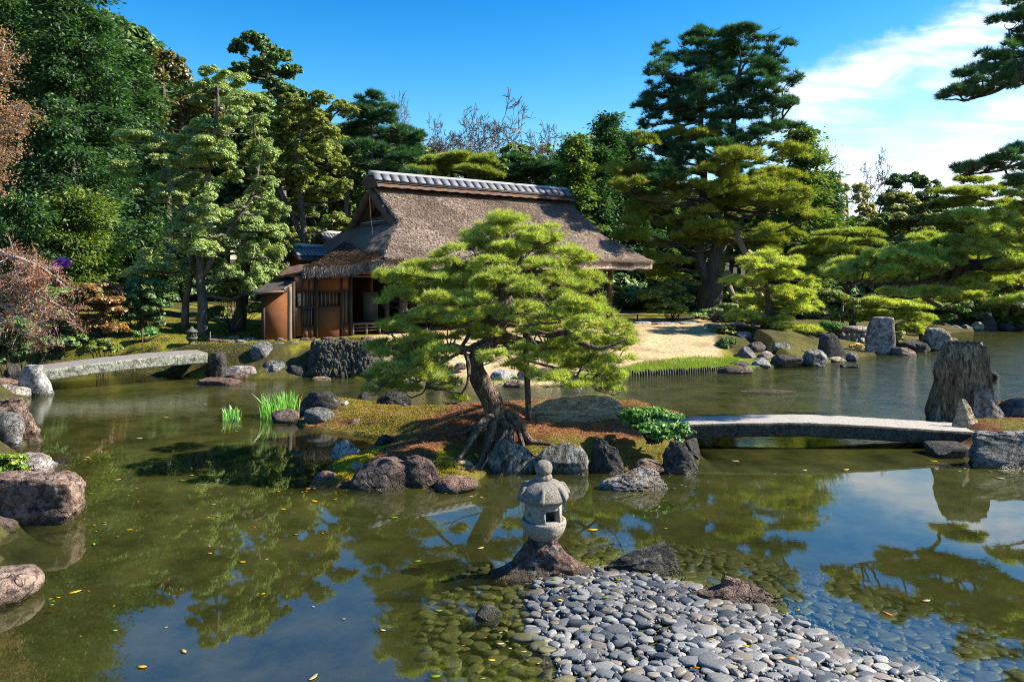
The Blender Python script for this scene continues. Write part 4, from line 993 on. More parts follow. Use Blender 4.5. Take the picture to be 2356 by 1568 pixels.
# --- thatched roof
AL, BW = 11.13, 8.0; EA = 3.1
AG0, AG1 = 1.5, 10.15
def gprof(t): t = np.clip(t, 0, 1); return .86*t+.14*t*t
RH = 2.66
def slope_b(b): return EA+RH*gprof(np.minimum(b, BW-b)/4.0)
def hip_a(a, b):
    droop = .25*sstep(0, 8, b)*sstep(1.6, 0, a)
    return EA+1.30*(a/1.6)**.92-droop
def nz_th(p, amp=.035): return amp*fbm(p*2.2, 4, 41)+.02*fbm(p*9, 3, 43)
def sheet(mb, A, B, top, thick, endcap=True, seed=0):
    """thatch sheet from grids A,B (na x nb), top z, with underside offset"""
    na, nb = A.shape
    pt = np.stack([Cc[0]+U[0]*A+Vv[0]*B, Cc[1]+U[1]*A+Vv[1]*B, top], -1).reshape(-1, 3)
    pt[:, 2] += nz_th(pt)
    pb = pt.copy(); pb[:, 2] -= thick.reshape(-1)
    i = np.arange(na-1)[:, None]*nb; j = np.arange(nb-1)[None, :]
    f = np.stack([i+j, i+nb+j, i+nb+j+1, i+j+1], -1).reshape(-1, 4)
    n_ = na*nb
    bd = [k for k in range(nb)]+[k*nb+nb-1 for k in range(1, na)]+[(na-1)*nb+k for k in range(nb-2, -1, -1)]+[k*nb for k in range(na-2, 0, -1)]
    side = np.array([(bd[k], bd[(k+1) % len(bd)], bd[(k+1) % len(bd)]+n_, bd[k]+n_) for k in range(len(bd))])
    mb.add(np.vstack([pt, pb]), np.vstack([f[:, ::-1], f[:, ::1]+n_, side]))
    return pt.reshape(na, nb, 3)
straw = []
def add_straw(fn, a_rng, b_rng, count, dirf, rng):
    """fn(a,b)->z ; dirf(a,b)->(da,db) downslope"""
    a = rng.uniform(*a_rng, count); b = rng.uniform(*b_rng, count)
    return a, b
mb = MB()
aa = np.linspace(AG0, AG1, 150); bb = np.linspace(0, BW, 130)
A, B = np.meshgrid(aa, bb, indexing='ij')
# the upper roof: both slopes run to the eaves between the gables; outside them only the hips
top = slope_b(B)
sheet(mb, A, B, top, np.full(A.shape, .33))
# left hip skirt
for side in (0, 1):
    a_ = np.linspace(0, 2.1, 44); A2, B2 = np.meshgrid(a_, bb, indexing='ij')
    # corner-cut: shrink b-range with a so that hip edges follow the slope
    ztop = np.minimum(hip_a(A2, B2), slope_b(B2)+0.0)
    if side == 1:
        A2 = AL-A2; ztop = np.minimum(EA+1.30*((AL-A2)/1.35)**.92, slope_b(B2))
        A2 = A2[::-1]; ztop = ztop[::-1]; B2 = B2[::-1]
    sheet(mb, A2, B2, ztop-.004, np.full(A2.shape, .31))
# straw strands
rng = np.random.default_rng(77)
def strands(n_, side):
    if side == 'front': a = rng.uniform(0.02, AL-.02, n_); b = 4*rng.random(n_)**1.0; 
    elif side == 'left': a = rng.uniform(0, 1.4, n_); b = rng.uniform(0, BW, n_)
    elif side == 'edgefront': a = rng.uniform(0.0, AL, n_); b = rng.uniform(-.03, .12, n_)
    elif side == 'edgeleft': a = rng.uniform(-.03, .1, n_); b = rng.uniform(0, BW, n_)
    elif side == 'rake': a = AG0+rng.uniform(-.03, .06, n_); b = rng.uniform(1.5, BW-1.5, n_)
    ag = np.clip(a, 0, AL); bg = np.clip(b, 0, BW)
    inner = (a > AG0) & (a < AG1)
    zl = np.minimum(hip_a(ag, bg), slope_b(bg)); zr = np.minimum(EA+1.30*((AL-ag)/1.35)**.92, slope_b(bg))
    z = np.where(a <= AG0, zl, np.where(a >= AG1, zr, slope_b(bg)))
    on_hip = (a <= AG0) & (hip_a(ag, bg) < slope_b(bg))
    on_hipr = (a >= AG1) & (EA+1.30*((AL-ag)/1.35)**.92 < slope_b(bg))
    if side == 'front': ok_ = ~on_hip
    elif side == 'left': ok_ = on_hip
    else: ok_ = np.ones(n_, bool)
    a, b, z, on_hip, on_hipr = a[ok_], b[ok_], z[ok_], on_hip[ok_], on_hipr[ok_]
    p = np.stack([Cc[0]+U[0]*a+Vv[0]*b, Cc[1]+U[1]*a+Vv[1]*b, z], -1); p[:, 2] += nz_th(p)
    m_ = len(a); dn_ = np.where(on_hip[:, None], -U[None]*1.0, -Vv[None]*1.0); dn_ = np.where(on_hipr[:, None], U[None], dn_)
    dn_ = dn_+np.array([0, 0, -.72]); dn_ /= np.linalg.norm(dn_, axis=1)[:, None]
    side_v = np.where(on_hip[:, None], Vv[None], U[None])*np.ones((m_, 1))
    nrm_ = np.cross(side_v, dn_); nrm_ *= np.sign(nrm_[:, 2:3]+1e-9)
    d2 = dn_+side_v*rng.normal(0, .35, (m_, 1))+nrm_*rng.uniform(.02, .45, (m_, 1)); d2 /= np.linalg.norm(d2, axis=1)[:, None]
    L = rng.uniform(.06, .2, (m_, 1)); w = rng.uniform(.006, .014, (m_, 1))
    s2 = np.cross(d2, nrm_); s2 /= np.linalg.norm(s2, axis=1)[:, None]
    p = p-nrm_*.004
    V_ = np.stack([p-s2*w, p+s2*w, p+d2*L+s2*w*.4, p+d2*L-s2*w*.4], 1).reshape(-1, 3)
    return V_, np.arange(4*m_).reshape(-1, 4)
# wide left skirt sweeping over the clay walls
G0_, G1_ = HP(1.75, 1.95, 4.22), HP(1.85, 6.3, 4.22); Lp = np.array([-6.05, 21.45, 2.80]); Bp = np.array([-7.3, 27.6, 2.85]); Gb = HP(1.85, 7.4, 3.6); Cp = HP(0, 0, EA)
def skirt(s, t):
    s = np.asarray(s, float)[..., None]; t = np.asarray(t, float)[..., None]
    m = np.clip(s/.62, 0, 1); m2 = np.clip((s-.62)/.38, 0, 1)
    top = (G0_*(1-m)+G1_*m)*(1-m2)+Gb*m2; eav = (Cp*(1-m)+Lp*m)*(1-m2)+Bp*m2
    eav = eav-np.array([0, 0, .10])*np.sin(math.pi*m)
    p = eav*(1-t)+top*t; p[..., 2:3] -= .16*np.sin(math.pi*t)*np.clip(m*3, .15, 1)+.10*np.clip(1-s*9, 0, 1)
    return p
S2_, T2_ = np.meshgrid(np.linspace(0, 1, 90), np.linspace(0, 1, 60), indexing='ij'); pt = skirt(S2_, T2_).reshape(-1, 3); pt[:, 2] += nz_th(pt)
pb = pt.copy(); pb[:, 2] -= .28; na, nb = S2_.shape; i = np.arange(na-1)[:, None]*nb; j = np.arange(nb-1)[None, :]
f = np.stack([i+j, i+j+1, i+nb+j+1, i+nb+j], -1).reshape(-1, 4); n_ = na*nb
bd = [k for k in range(nb)]+[k*nb+nb-1 for k in range(1, na)]+[(na-1)*nb+k for k in range(nb-2, -1, -1)]+[k*nb for k in range(na-2, 0, -1)]
sd_ = np.array([(bd[k], bd[(k+1) % len(bd)], bd[(k+1) % len(bd)]+n_, bd[k]+n_) for k in range(len(bd))])
mb.add(np.vstack([pt, pb]), np.vstack([f[:, ::-1], f+n_, sd_]))
def unit_(v): return v/np.linalg.norm(v, axis=-1, keepdims=True)
def skirt_strands(n_, edge):
    s = rng.uniform(0, 1, n_); t = rng.uniform(0, .03, n_) if edge else rng.uniform(0, 1, n_)
    p = skirt(s, t); q = skirt(s, np.maximum(t-.02, -.05)); r_ = skirt(np.minimum(s+.01, 1), t)
    p[:, 2] += nz_th(p); dn_ = q-p; dn_[:, 2] += nz_th(p); dn_ = skirt(s, t-.02)-skirt(s, t); dn_ /= np.linalg.norm(dn_, axis=1)[:, None]
    sv = skirt(np.minimum(s+.004, 1), t)-skirt(s-.004, t); sv /= np.linalg.norm(sv, axis=1)[:, None]+1e-9
    nr = np.cross(sv, dn_); nr *= np.sign(nr[:, 2:3]+1e-9)
    d2 = dn_+sv*rng.normal(0, .35, (n_, 1))+nr*rng.uniform(.02, .45, (n_, 1)); d2 /= np.linalg.norm(d2, axis=1)[:, None]
    d2 = np.where(edge, unit_(d2*.6+np.array([0, 0, -1.])), d2)
    if edge: p = p-np.array([0, 0, 1])*rng.uniform(0, .2, (n_, 1))+unit_(Cc*0+np.array([.05, -1, 0]))*.03
    L = rng.uniform(.06, .2, (n_, 1)); w = rng.uniform(.006, .014, (n_, 1)); s2 = np.cross(d2, nr); s2 /= np.linalg.norm(s2, axis=1)[:, None]+1e-9
    return np.stack([p-s2*w, p+s2*w, p+d2*L+s2*w*.4, p+d2*L-s2*w*.4], 1).reshape(-1, 3), np.arange(4*n_).reshape(-1, 4)
th = mb.build('thatch_roof', M['thatch'], house, smooth=False)
mbs = MB()
for nn, sd in ((80000, 'front'), (5000, 'edgefront'), (2500, 'rake')): mbs.add(*strands(nn, sd))
mbs.add(*skirt_strands(26000, 0)); mbs.add(*skirt_strands(12000, 1))
mbs.build('straw', M['thatch'], th, origin=house['_o'])
# soffit (underside layer, warm)
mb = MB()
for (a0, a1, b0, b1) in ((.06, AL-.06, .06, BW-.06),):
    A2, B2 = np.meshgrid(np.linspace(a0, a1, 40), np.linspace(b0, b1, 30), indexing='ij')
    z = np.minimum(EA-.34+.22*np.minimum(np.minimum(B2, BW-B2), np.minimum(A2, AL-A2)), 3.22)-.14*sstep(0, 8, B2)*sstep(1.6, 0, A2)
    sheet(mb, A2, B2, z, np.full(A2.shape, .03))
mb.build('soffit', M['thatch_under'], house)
# gables: recessed dark wall, rake bands, bamboo strip
for side, ag in ((0, AG0), (1, AG1)):
    s_ = 1 if side == 0 else -1
    mb = MB(); a = ag+s_*.42; tri = []
    bs = np.linspace(1.5, BW-1.5, 20)
    v = [HP(a, b, slope_b(b)-.3) for b in bs]+[HP(a, b, 4.0) for b in bs[::-1]]
    v2 = [HP(a+s_*.08, b, slope_b(b)-.3) for b in bs]+[HP(a+s_*.08, b, 4.0) for b in bs[::-1]]
    n_ = len(v); mb.add(v+v2, [tuple(range(n_)), tuple(range(2*n_-1, n_-1, -1))]+[(i, (i+1) % n_, n_+(i+1) % n_, n_+i) for i in range(n_)])
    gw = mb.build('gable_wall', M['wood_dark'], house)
    mb = MB()
    for t_ in (.33, .66): mb.tube([HP(a-s_*.03, 1.9+.5*t_*4.2, 4.5), HP(a-s_*.03, 3.2+t_*1.6, 5.2)], [.025, .02], 6)
    mb.build('gable_strut', M['wood'], gw, origin=house['_o'])
    mb = MB(); q = [HP(ag-s_*.06, b, slope_b(b)-.31+.02*math.sin(b*9)) for b in np.linspace(1.55, BW-1.55, 31)]
    mb.tube(q, [.15]*31, 8, rough=.25, seed=5); mb.build('rake_band', M['barkroof'], house, smooth=True)
    mb = MB(); mb.tube([HP(ag+s_*.1, b, 4.42) for b in np.linspace(1.9, BW-1.9, 12)], [.025]*12, 6); mb.build('bamboo_strip', M['tile_pale'], house)
# lightning rod wire hanging on the gable
mb = MB(); p0 = P(851, 425, 25.7); p1 = P(858, 545, 24.0); mb.tube(cat_rom([p0, (p0+p1)/2+np.array([.02, -.35, 0]), p1]), [.004]*13, 4); mb.build('gable_wire', M['wood'], house)
# ridge: bark saddle, tile rows, pale roll
ra0, ra1 = AG0-.12, AG1+.05; zR = EA+RH
mb = MB()
bsec = [(-.68, -.20), (-.5, .0), (-.28, .20), (.28, .20), (.5, .0), (.68, -.20)]
rows = []
for a in np.linspace(ra0, ra1, 60): rows.append([HP(a, 4+b, zR+z+.015*math.sin(a*13)) for b, z in bsec])
v = np.array(rows); nr, nc = v.shape[:2]; i = np.arange(nr-1)[:, None]*nc; j = np.arange(nc-1)[None, :]
mb.add(v.reshape(-1, 3), np.stack([i+j, i+nc+j, i+nc+j+1, i+j+1], -1).reshape(-1, 4)[:, ::-1])
mb.add(np.array([rows[0][k] for k in range(6)]), [tuple(range(6))]); mb.add(np.array([rows[-1][k] for k in range(6)]), [tuple(range(5, -1, -1))])
mb.build('ridge_saddle', M['barkroof'], house)
rt = MB(); seams = {-1: MB(), 1: MB()}; nt_ = 26
for k in range(nt_):
    a0 = ra0+(ra1-ra0)*k/nt_; a1 = ra0+(ra1-ra0)*(k+1)/nt_
    for s_ in (-1, 1):
        v8 = []
        for dz in (0, .035):
            v8 += [HP(a0+.035-.10*1, 4+s_*.56, zR+.03+dz), HP(a1-.02-.10, 4+s_*.56, zR+.03+dz), HP(a1-.02, 4+s_*.13, zR+.29+dz), HP(a0+.035, 4+s_*.13, zR+.29+dz)]
        if s_ > 0: v8 = [v8[q] for q in (1, 0, 3, 2, 5, 4, 7, 6)]
        rt.hexa(v8)
        seams[s_].tube([HP(a1-.10, 4+s_*.58, zR+.06), HP(a1, 4+s_*.13, zR+.325)], [.012, .012], 5)
rg = rt.build('ridge_tiles', M['tile'], house); seams[-1].build('tile_seams', M['tile_seam'], rg, origin=house['_o']); seams[1].build('tile_seams', M['tile_seam'], rg, origin=house['_o'])
mb = MB(); mb.tube([HP(a, 4, zR+.34) for a in np.linspace(ra0-.02, ra1+.05, 24)], [.085]*24, 14, rough=.02); mb.build('ridge_roll', M['tile_pale'], house, smooth=True)
mb = MB()
for s_ in (-1, 1): hbox(mb, ra0, ra1, 4+s_*.6-.02, 4+s_*.6+.02, zR-.03, zR+.03)
mb.build('ridge_edge', M['tile_seam'], house)
# lean-to shingle roof on the left
def quad_roof(name, c4, th_, mat, parent=None):
    mb = MB(); c4 = [np.array(p) for p in c4]; n_ = 26; rows = []
    for k in range(n_+1):
        t_ = k/n_; l = c4[0]*(1-t_)+c4[3]*t_; r = c4[1]*(1-t_)+c4[2]*t_
        lift = .012*(1-(t_*9 % 1))
        rows.append([l*(1-s)+r*s+np.array([0, 0, lift+.012*vnoise(np.array([[s*14, t_*9, 1.]]), 3)[0]]) for s in np.linspace(0, 1, 20)])
    v = np.array(rows); nr, nc = v.shape[:2]; i = np.arange(nr-1)[:, None]*nc; j = np.arange(nc-1)[None, :]
    f = np.stack([i+j, i+j+1, i+nc+j+1, i+nc+j], -1).reshape(-1, 4)
    vb = v.reshape(-1, 3)-np.array([0, 0, th_]); n2 = nr*nc
    bd = [k for k in range(nc)]+[k*nc+nc-1 for k in range(1, nr)]+[(nr-1)*nc+k for k in range(nc-2, -1, -1)]+[k*nc for k in range(nr-2, 0, -1)]
    side = np.array([(bd[(k+1) % len(bd)], bd[k], bd[k]+n2, bd[(k+1) % len(bd)]+n2) for k in range(len(bd))])
    mb.add(np.vstack([v.reshape(-1, 3), vb]), np.vstack([f, f[:, ::-1]+n2, side]))
    return mb.build(name, M[mat], parent or house)
ln = quad_roof('lean_to_roof', [P(580,672,20.6), P(651,667,20.6), P(713,631,23.2), P(640,634,24.6)], .09, 'shingle')
mb = MB(); mb.tube([P(652,665,20.58), P(714,630,23.1)], [.035,.035], 8); mb.tube([P(580,675,20.57), P(652,670,20.57)], [.03,.03], 8); mb.build('edge_pole', M['wood'], ln, origin=house['_o'])
# thin secondary eave between lean-to and thatch
quad_roof('side_eave', [P(634,637,22.6), P(712,622,22.0), P(735,606,24.2), P(664,612,25.0)], .07, 'barkroof')
# block ceiling behind wall
mb = MB(); hbox(mb, facade(rx(470),0)[0], .95, bF+.1, bF+1.6, 2.50, 2.55); hbox(mb, facade(rx(600),0)[0], .95, bF+.1, bF+1.6, 2.60, 2.64); mb.build('wall_cap', M['barkroof'], house)
# two small ridge roofs behind on the left
def small_gable(name, xl, yl, xr, yr, d, drop, half, gable_px=None):
    L_, R_ = P(xl, yl, d), P(xr, yr, d+1.0); ax = (R_-L_); ax[2] = 0; ln_ = np.linalg.norm(ax); ax /= ln_; bx = np.array([-ax[1], ax[0], 0])
    z = L_[2]
    o0 = MB()
    for s_ in (-1, 1):
        v = []
        for dz in (0, -.1):
            v += [L_+bx*s_*half+np.array([0,0,-drop+dz]), R_+bx*s_*half+np.array([0,0,-drop+dz]), R_+np.array([0,0,dz]), L_+np.array([0,0,dz])]
        for q in v: pass
        if s_ < 0: o0.hexa([v[4],v[5],v[6],v[7],v[0],v[1],v[2],v[3]])
        else: o0.hexa([v[7],v[6],v[5],v[4],v[3],v[2],v[1],v[0]])
    a = o0.build(name, M['shingle'], house)
    m2_ = MB(); n_ = 9
    for k in range(n_):
        t0, t1 = k/n_+.01, (k+1)/n_-.01
        p0 = L_+ax*ln_*t0; p1 = L_+ax*ln_*t1
        for s_ in (-1, 1):
            v8 = []
            for dz in (0, .03): v8 += [p0+bx*s_*.5+np.array([0,0,-.24+dz]), p1+bx*s_*.5+np.array([0,0,-.24+dz]), p1+bx*s_*.1+np.array([0,0,.06+dz]), p0+bx*s_*.1+np.array([0,0,.06+dz])]
            if s_ > 0: v8 = [v8[q] for q in (1,0,3,2,5,4,7,6)]
            m2_.hexa(v8)
    m2_.build('ridge_tiles', M['tile'], a, origin=house['_o'])
    m3_ = MB(); m3_.tube([L_+np.array([0,0,.12])-ax*.05, R_+np.array([0,0,.12])], [.09,.09], 10); m3_.build('ridge_roll', M['tile_pale'], a, origin=house['_o'])
    # gable wall
    m4_ = MB(); g0 = L_+ax*.35
    v = [g0+bx*half*.8+np.array([0,0,-drop*.9]), g0+np.array([0,0,-.12]), g0-bx*half*.8+np.array([0,0,-drop*.9]), g0-bx*half*.8+np.array([0,0,-drop*.9-1.3]), g0+bx*half*.8+np.array([0,0,-drop*.9-1.3])]
    v2 = [q+ax*(ln_-.5) for q in v]
    m4_.add(v+v2, [(0,1,2,3,4),(9,8,7,6,5)]+[(i,5+i,5+(i+1)%5,(i+1)%5) for i in range(5)])
    m4_.build('gable_wall', M[gable_px], a, origin=house['_o'])
small_gable('front_side_roof', 664, 572, 740, 576, 25.2, .34, .62, 'ochre')
small_gable('rear_side_roof', 732, 541, 800, 546, 28.4, .36, .66, 'wood_dark')
# ------------------------------------------------------------------ foliage generators
def unit(v): return v/(np.linalg.norm(v, axis=-1, keepdims=True)+1e-9)
def leaf_mesh(c, a, nrm, L, w):
    """c centers, a axis, nrm normals"""
    s = unit(np.cross(a, nrm)); L = L[:, None]; w = w[:, None]
    mid = c-a*L*.05
    v = np.stack([c-a*L*.5, mid+s*w*.5, c+a*L*.5, mid-s*w*.5], 1).reshape(-1, 3)
    return v, np.arange(len(v)).reshape(-1, 4)
def rand_dirs(rng, n): return unit(rng.normal(size=(n, 3)))
def blob_leaves(rng, pads, n_total, size, mb, flat=.5, sub=.28, ratio=.45, hang=0.0, up=.55):
    """pads: list (center(3), radii(3)). Each pad is broken into lumps; leaves sit on the lumps"""
    vol = np.array([(r[0]*r[2]+r[0]*r[1]) for c, r in pads]); vol = vol/vol.sum(); size = size*1.3; ratio = ratio*1.15
    for (c, r), f in zip(pads, vol):
        n_ = max(int(n_total*f*1.25), 40)
        k = int(np.clip(14*(.3/sub)**2, 8, 60)*.9)
        d = rand_dirs(rng, k); d[:, 2] = np.where(d[:, 2] < -.35, -d[:, 2], d[:, 2])
        rad_ = rng.uniform(.55, .95, k)[:, None]
        lc = d*rad_*r+c
        lr = np.array([r[0], r[1], max(r[2], .6*r[0]*.5)])*sub*1.2
        idx = rng.integers(0, k, n_)
        dd = rand_dirs(rng, n_); dd[:, 2] = np.where(dd[:, 2] < -.25, -dd[:, 2]*.8, dd[:, 2])
        dist = (1.12-.75*rng.random(n_)**1.7)[:, None]
        lsc = rng.uniform(.7, 1.25, k)[idx][:, None]
        p = lc[idx]+dd*lr*dist*lsc
        outn = unit(dd*np.array([1, 1, 1])+np.array([0, 0, up])+rng.normal(0, .45, (n_, 3)))
        ax = unit(np.cross(outn, rand_dirs(rng, n_))+np.array([0, 0, -hang]))
        s_ = size*rng.uniform(.6, 1.3, n_)
        mb.add(*leaf_mesh(p, ax, outn, s_, s_*ratio*rng.uniform(.8, 1.2, n_)))
def tufts(rng, centers, dirs, mb, n=12, L=.1, w=.004, spread=.75, cup=0.0):
    m_ = len(centers)
    c = np.repeat(centers, n, 0); d = np.repeat(dirs, n, 0)
    dd = unit(d+rng.normal(0, spread, (m_*n, 3))*np.array([1, 1, .8])); 
    Ls = (L*rng.uniform(.65, 1.2, m_*n))[:, None]
    s = unit(np.cross(dd, rand_dirs(rng, m_*n)))*w
    base = c+dd*Ls*.06
    v = np.stack([base-s, base+s, c+dd*Ls], 1).reshape(-1, 3)
    mb.add(v, np.arange(len(v)).reshape(-1, 3))
def pad_points(rng, c, r, n, lumps=7, thick=.8):
    """points on a lumpy dome; returns positions and outward/up directions"""
    k = lumps
    a = rng.uniform(0, 2*math.pi, k); q = np.sqrt(rng.uniform(0.02, .8, k))
    lc = np.stack([q*np.cos(a), q*np.sin(a), .65*(1-q*q)*np.ones(k)+rng.uniform(-.15, .2, k)], -1)
    idx = rng.integers(0, k, n); d = rand_dirs(rng, n); d[:, 2] = np.abs(d[:, 2])*1.0-.15
    p = lc[idx]+d*np.array([.42, .42, .45])*rng.uniform(.5, 1.08, n)[:, None]
    out = unit(np.stack([d[:, 0]*.8+p[:, 0]*.5, d[:, 1]*.8+p[:, 1]*.5, d[:, 2]*.5+.75*np.ones(n)], -1))
    return p*r+c, out
def branch(mb, pts, r0, r1, sides=6, wob=.12, seed=0, rough=.0):
    pts = np.asarray(pts, float); L = np.linalg.norm(pts[-1]-pts[0])
    q = cat_rom(pts, 5); n_ = len(q); t_ = np.linspace(0, 1, n_)
    nz_ = np.stack([fbm(p3(t_*3.2, seed*1.7, k*9.1), 3, seed) for k in range(3)], -1)
    q = q+nz_*(wob*L)*np.sin(math.pi*t_)[:, None]
    mb.tube(q, r0+(r1-r0)*t_**.8, sides, rough=rough, seed=seed); return q
def pads_world(padpx, d, spread, rng, dscale=.8, rydep=None):
    out = []
    for q in padpx:
        x, y, rx_, ry_ = q[:4]; ry_ = ry_*1.12; dd = d+(q[4] if len(q) > 4 else rng.uniform(-1, 1)*spread)
        c = P(x, y, dd); k = dd/F; out.append((c, np.array([rx_*k, rx_*k*dscale, ry_*k])))
    return out
def nearest(pts, c):
    """choose an attachment point: prefers points lower than c"""
    d = np.linalg.norm(pts-c, axis=1)+np.maximum(pts[:, 2]-c[2]+.05*np.linalg.norm(pts[:, :2]-c[:2], axis=1), 0)*2.5
    return pts[np.argmin(d)]

def tree(name, label, cat, d, trunks, padpx, style, mat, count, size, seed, barkm='bark', spread=1.0, group=None, base=None, twigs=4, up=.55, needle=(12, .16, .006), limbs=(), dscale=.8, sub=.28, ratio=.45, lumps=7, branch_r=.35, zbase=None, extra=(), tr_sides=10, rough=.12, hang=0, split=None):
    """trunks: lists of (px,py,halfwidth_px[,ddepth]); pads in px"""
    rng = np.random.default_rng(seed)
    t0 = trunks[0]
    bx = P(t0[0][0], t0[0][1], d+(t0[0][3] if len(t0[0]) > 3 else 0))
    g0 = gz(bx[0], bx[1]) if zbase is None else zbase
    root = empty(name, (bx[0], bx[1], g0), label, cat, group)
    mbt = MB(); allp = []; k = d/F
    for ti, tr_ in enumerate(trunks):
        pts = [P(q[0], q[1], d+(q[3] if len(q) > 3 else 0)) for q in tr_]; rr = [q[2]*k for q in tr_]
        if ti == 0:
            pts = [np.array([pts[0][0], pts[0][1], min(g0-.15, pts[0][2]-.1)])]+pts; rr = [rr[0]*1.15]+rr
        q = cat_rom(pts, 7); r_ = np.interp(np.linspace(0, 1, len(q)), np.linspace(0, 1, len(rr)), rr)
        mbt.tube(q, r_, tr_sides, rough=rough, seed=seed+ti); allp.append(q)
    tp = np.vstack(allp); rall = tp
    mbt.build('trunk', M[barkm], root, smooth=True)
    pads = pads_world(padpx, d, spread, rng, dscale)
    main_pads = pads
    ns_ = split if split is not None else (4 if style == 'needle' else 3)
    if ns_:
        newp = []
        for c, r in pads:
            for _ in range(ns_):
                a_ = rng.uniform(0, 2*math.pi); q_ = rng.uniform(.25, .8); f_ = rng.uniform(.42, .68)*(1.15 if ns_ < 3 else .64 if ns_ > 4 else 1)
                newp.append((c+np.array([math.cos(a_)*q_*r[0], math.sin(a_)*q_*r[1], rng.uniform(-.55, .6)*r[2]]), r*np.array([f_, f_, f_*(1.2 if style == 'leaf' else 1.3)])))
        sub_pads = newp
    else: sub_pads = pads
    mbb = MB(); lp = []
    for li, lb in enumerate(limbs):
        pts = [P(q[0], q[1], d+(q[3] if len(q) > 3 else 0)) for q in lb]; rr = [q[2]*k for q in lb]
        q = cat_rom(pts, 7); r_ = np.interp(np.linspace(0, 1, len(q)), np.linspace(0, 1, len(rr)), rr)
        mbb.tube(q, r_, 8, rough=.15, seed=seed+50+li); lp.append(q)
    ap = np.vstack([tp]+lp) if lp else tp
    for pi, (c, r) in enumerate(pads):
        a = nearest(ap, c); L = np.linalg.norm(c-a)
        if L < .05: continue
        r0 = min(.03+.035*L, .12)*branch_r*2
        mid = (a+c)/2+np.array([0, 0, -.08*L]); tip = c+np.array([0, 0, -r[2]*.25])
        branch(mbb, [a, mid, tip], r0, r0*.4, 6, .10, seed+pi)
        for t_ in range(twigs):
            an = rng.uniform(0, 2*math.pi); e = c+np.array([math.cos(an)*r[0]*.8, math.sin(an)*r[1]*.8, rng.uniform(-.2, .45)*r[2]])
            branch(mbb, [tip, (tip+e)/2+np.array([0, 0, -.12*r[2]]), e], r0*.4, r0*.12, 4, .12, seed*3+pi*7+t_)
    for e_ in extra:
        pts = [P(q[0], q[1], d+(q[3] if len(q) > 3 else 0)) for q in e_]; mbb.tube(cat_rom(pts, 5), np.linspace(e_[0][2]*k, e_[-1][2]*k, (len(pts)-1)*5+1), 6)
    if mbb.n: mbb.build('branches', M[barkm], root, smooth=True)
    mbc = MB()
    if style == 'needle':
        ar = np.array([r[0]*r[1] for c, r in sub_pads])**.85; ar /= ar.sum()
        for (c, r), f in zip(sub_pads, ar):
            n_ = max(int(count*f*(1.7 if name != 'island_pine' else 1)), 20); p, dr = pad_points(rng, c, r, n_, lumps)
            tufts(rng, p, dr, mbc, needle[0], needle[1]*(1.15 if name != 'island_pine' else 1), needle[2]*(1.35 if name != 'island_pine' else 1), .62)
    elif style == 'leaf':
        blob_leaves(rng, sub_pads, count, size, mbc, sub=sub, ratio=ratio, up=up, hang=hang)
    if mbc.n:
        if isinstance(mat, (list, tuple)):
            mat = mat[0]
        mbc.build('foliage', M[mat], root)
    return root
def bare_tree(name, label, d, x, y0, ytop, wpx, seed, mat='bark_bare', levels=6, cat='bare tree', group=None, lean=0, r0=7, upb=.25, leafm=None, nleaf=0, lsize=.05, split0=.34):
    rng = np.random.default_rng(seed); b = P(x, y0, d); g0 = gz(b[0], b[1]); root = empty(name, (b[0], b[1], g0), label, cat, group)
    mb = MB(); Ht = H-(ytop-HY)/F*d-g0; tips = []
    def rec(p, dr, L, r, lv):
        e = p+dr*L; m_ = (p+e)/2+rng.normal(0, .06*L, 3)
        r = max(r, rmin); mb.tube(cat_rom([p, m_, e], 3), np.linspace(r, r*.68, 7), 6 if lv < 3 else 3, cap=False)
        if lv >= levels: tips.append(e); return
        nb = 2 if rng.random() < .3 else 3
        for _ in range(nb):
            dv = unit(dr+rng.normal(0, .8, 3)*np.array([1, 1, .55])+np.array([0, 0, upb*.25])); rec(e, dv, L*rng.uniform(.62, .82), r*rng.uniform(.48, .62), lv+1)
        if lv > 1: tips.append(e)
    rmin = .00036*d; rec(np.array([b[0], b[1], g0-.1]), unit(np.array([lean, 0, 1.0])), Ht*split0*.62, r0*d/F, 0)
    mb2 = mb; v, fs = mb.arrays()
    # normalise to wanted height and width
    top = np.percentile(v[:, 2], 95); sc = (Ht+.1)/(top-g0+.1); wx = (wpx/F*d)/max(np.percentile(v[:, 0], 97)-np.percentile(v[:, 0], 3), .01)
    v2 = v.copy(); v2[:, 2] = g0-.1+(v[:, 2]-g0+.1)*sc; v2[:, 0] = b[0]+(v[:, 0]-b[0])*wx; v2[:, 1] = b[1]+(v[:, 1]-b[1])*wx
    o = MB(); o.v = [v2]; o.f = fs; o.n = len(v2); o.build('trunk', M[mat], root)
    if leafm:
        tp = np.array(tips); tp[:, 2] = g0-.1+(tp[:, 2]-g0+.1)*sc; tp[:, 0] = b[0]+(tp[:, 0]-b[0])*wx; tp[:, 1] = b[1]+(tp[:, 1]-b[1])*wx
        idx = rng.integers(0, len(tp), nleaf); p = tp[idx]+rng.normal(0, lsize*4, (nleaf, 3)); m3 = MB(); s_ = lsize*rng.uniform(.6, 1.3, nleaf)
        m3.add(*leaf_mesh(p, rand_dirs(rng, nleaf), rand_dirs(rng, nleaf), s_, s_*.6)); m3.build('foliage', M[leafm], root)
    return root

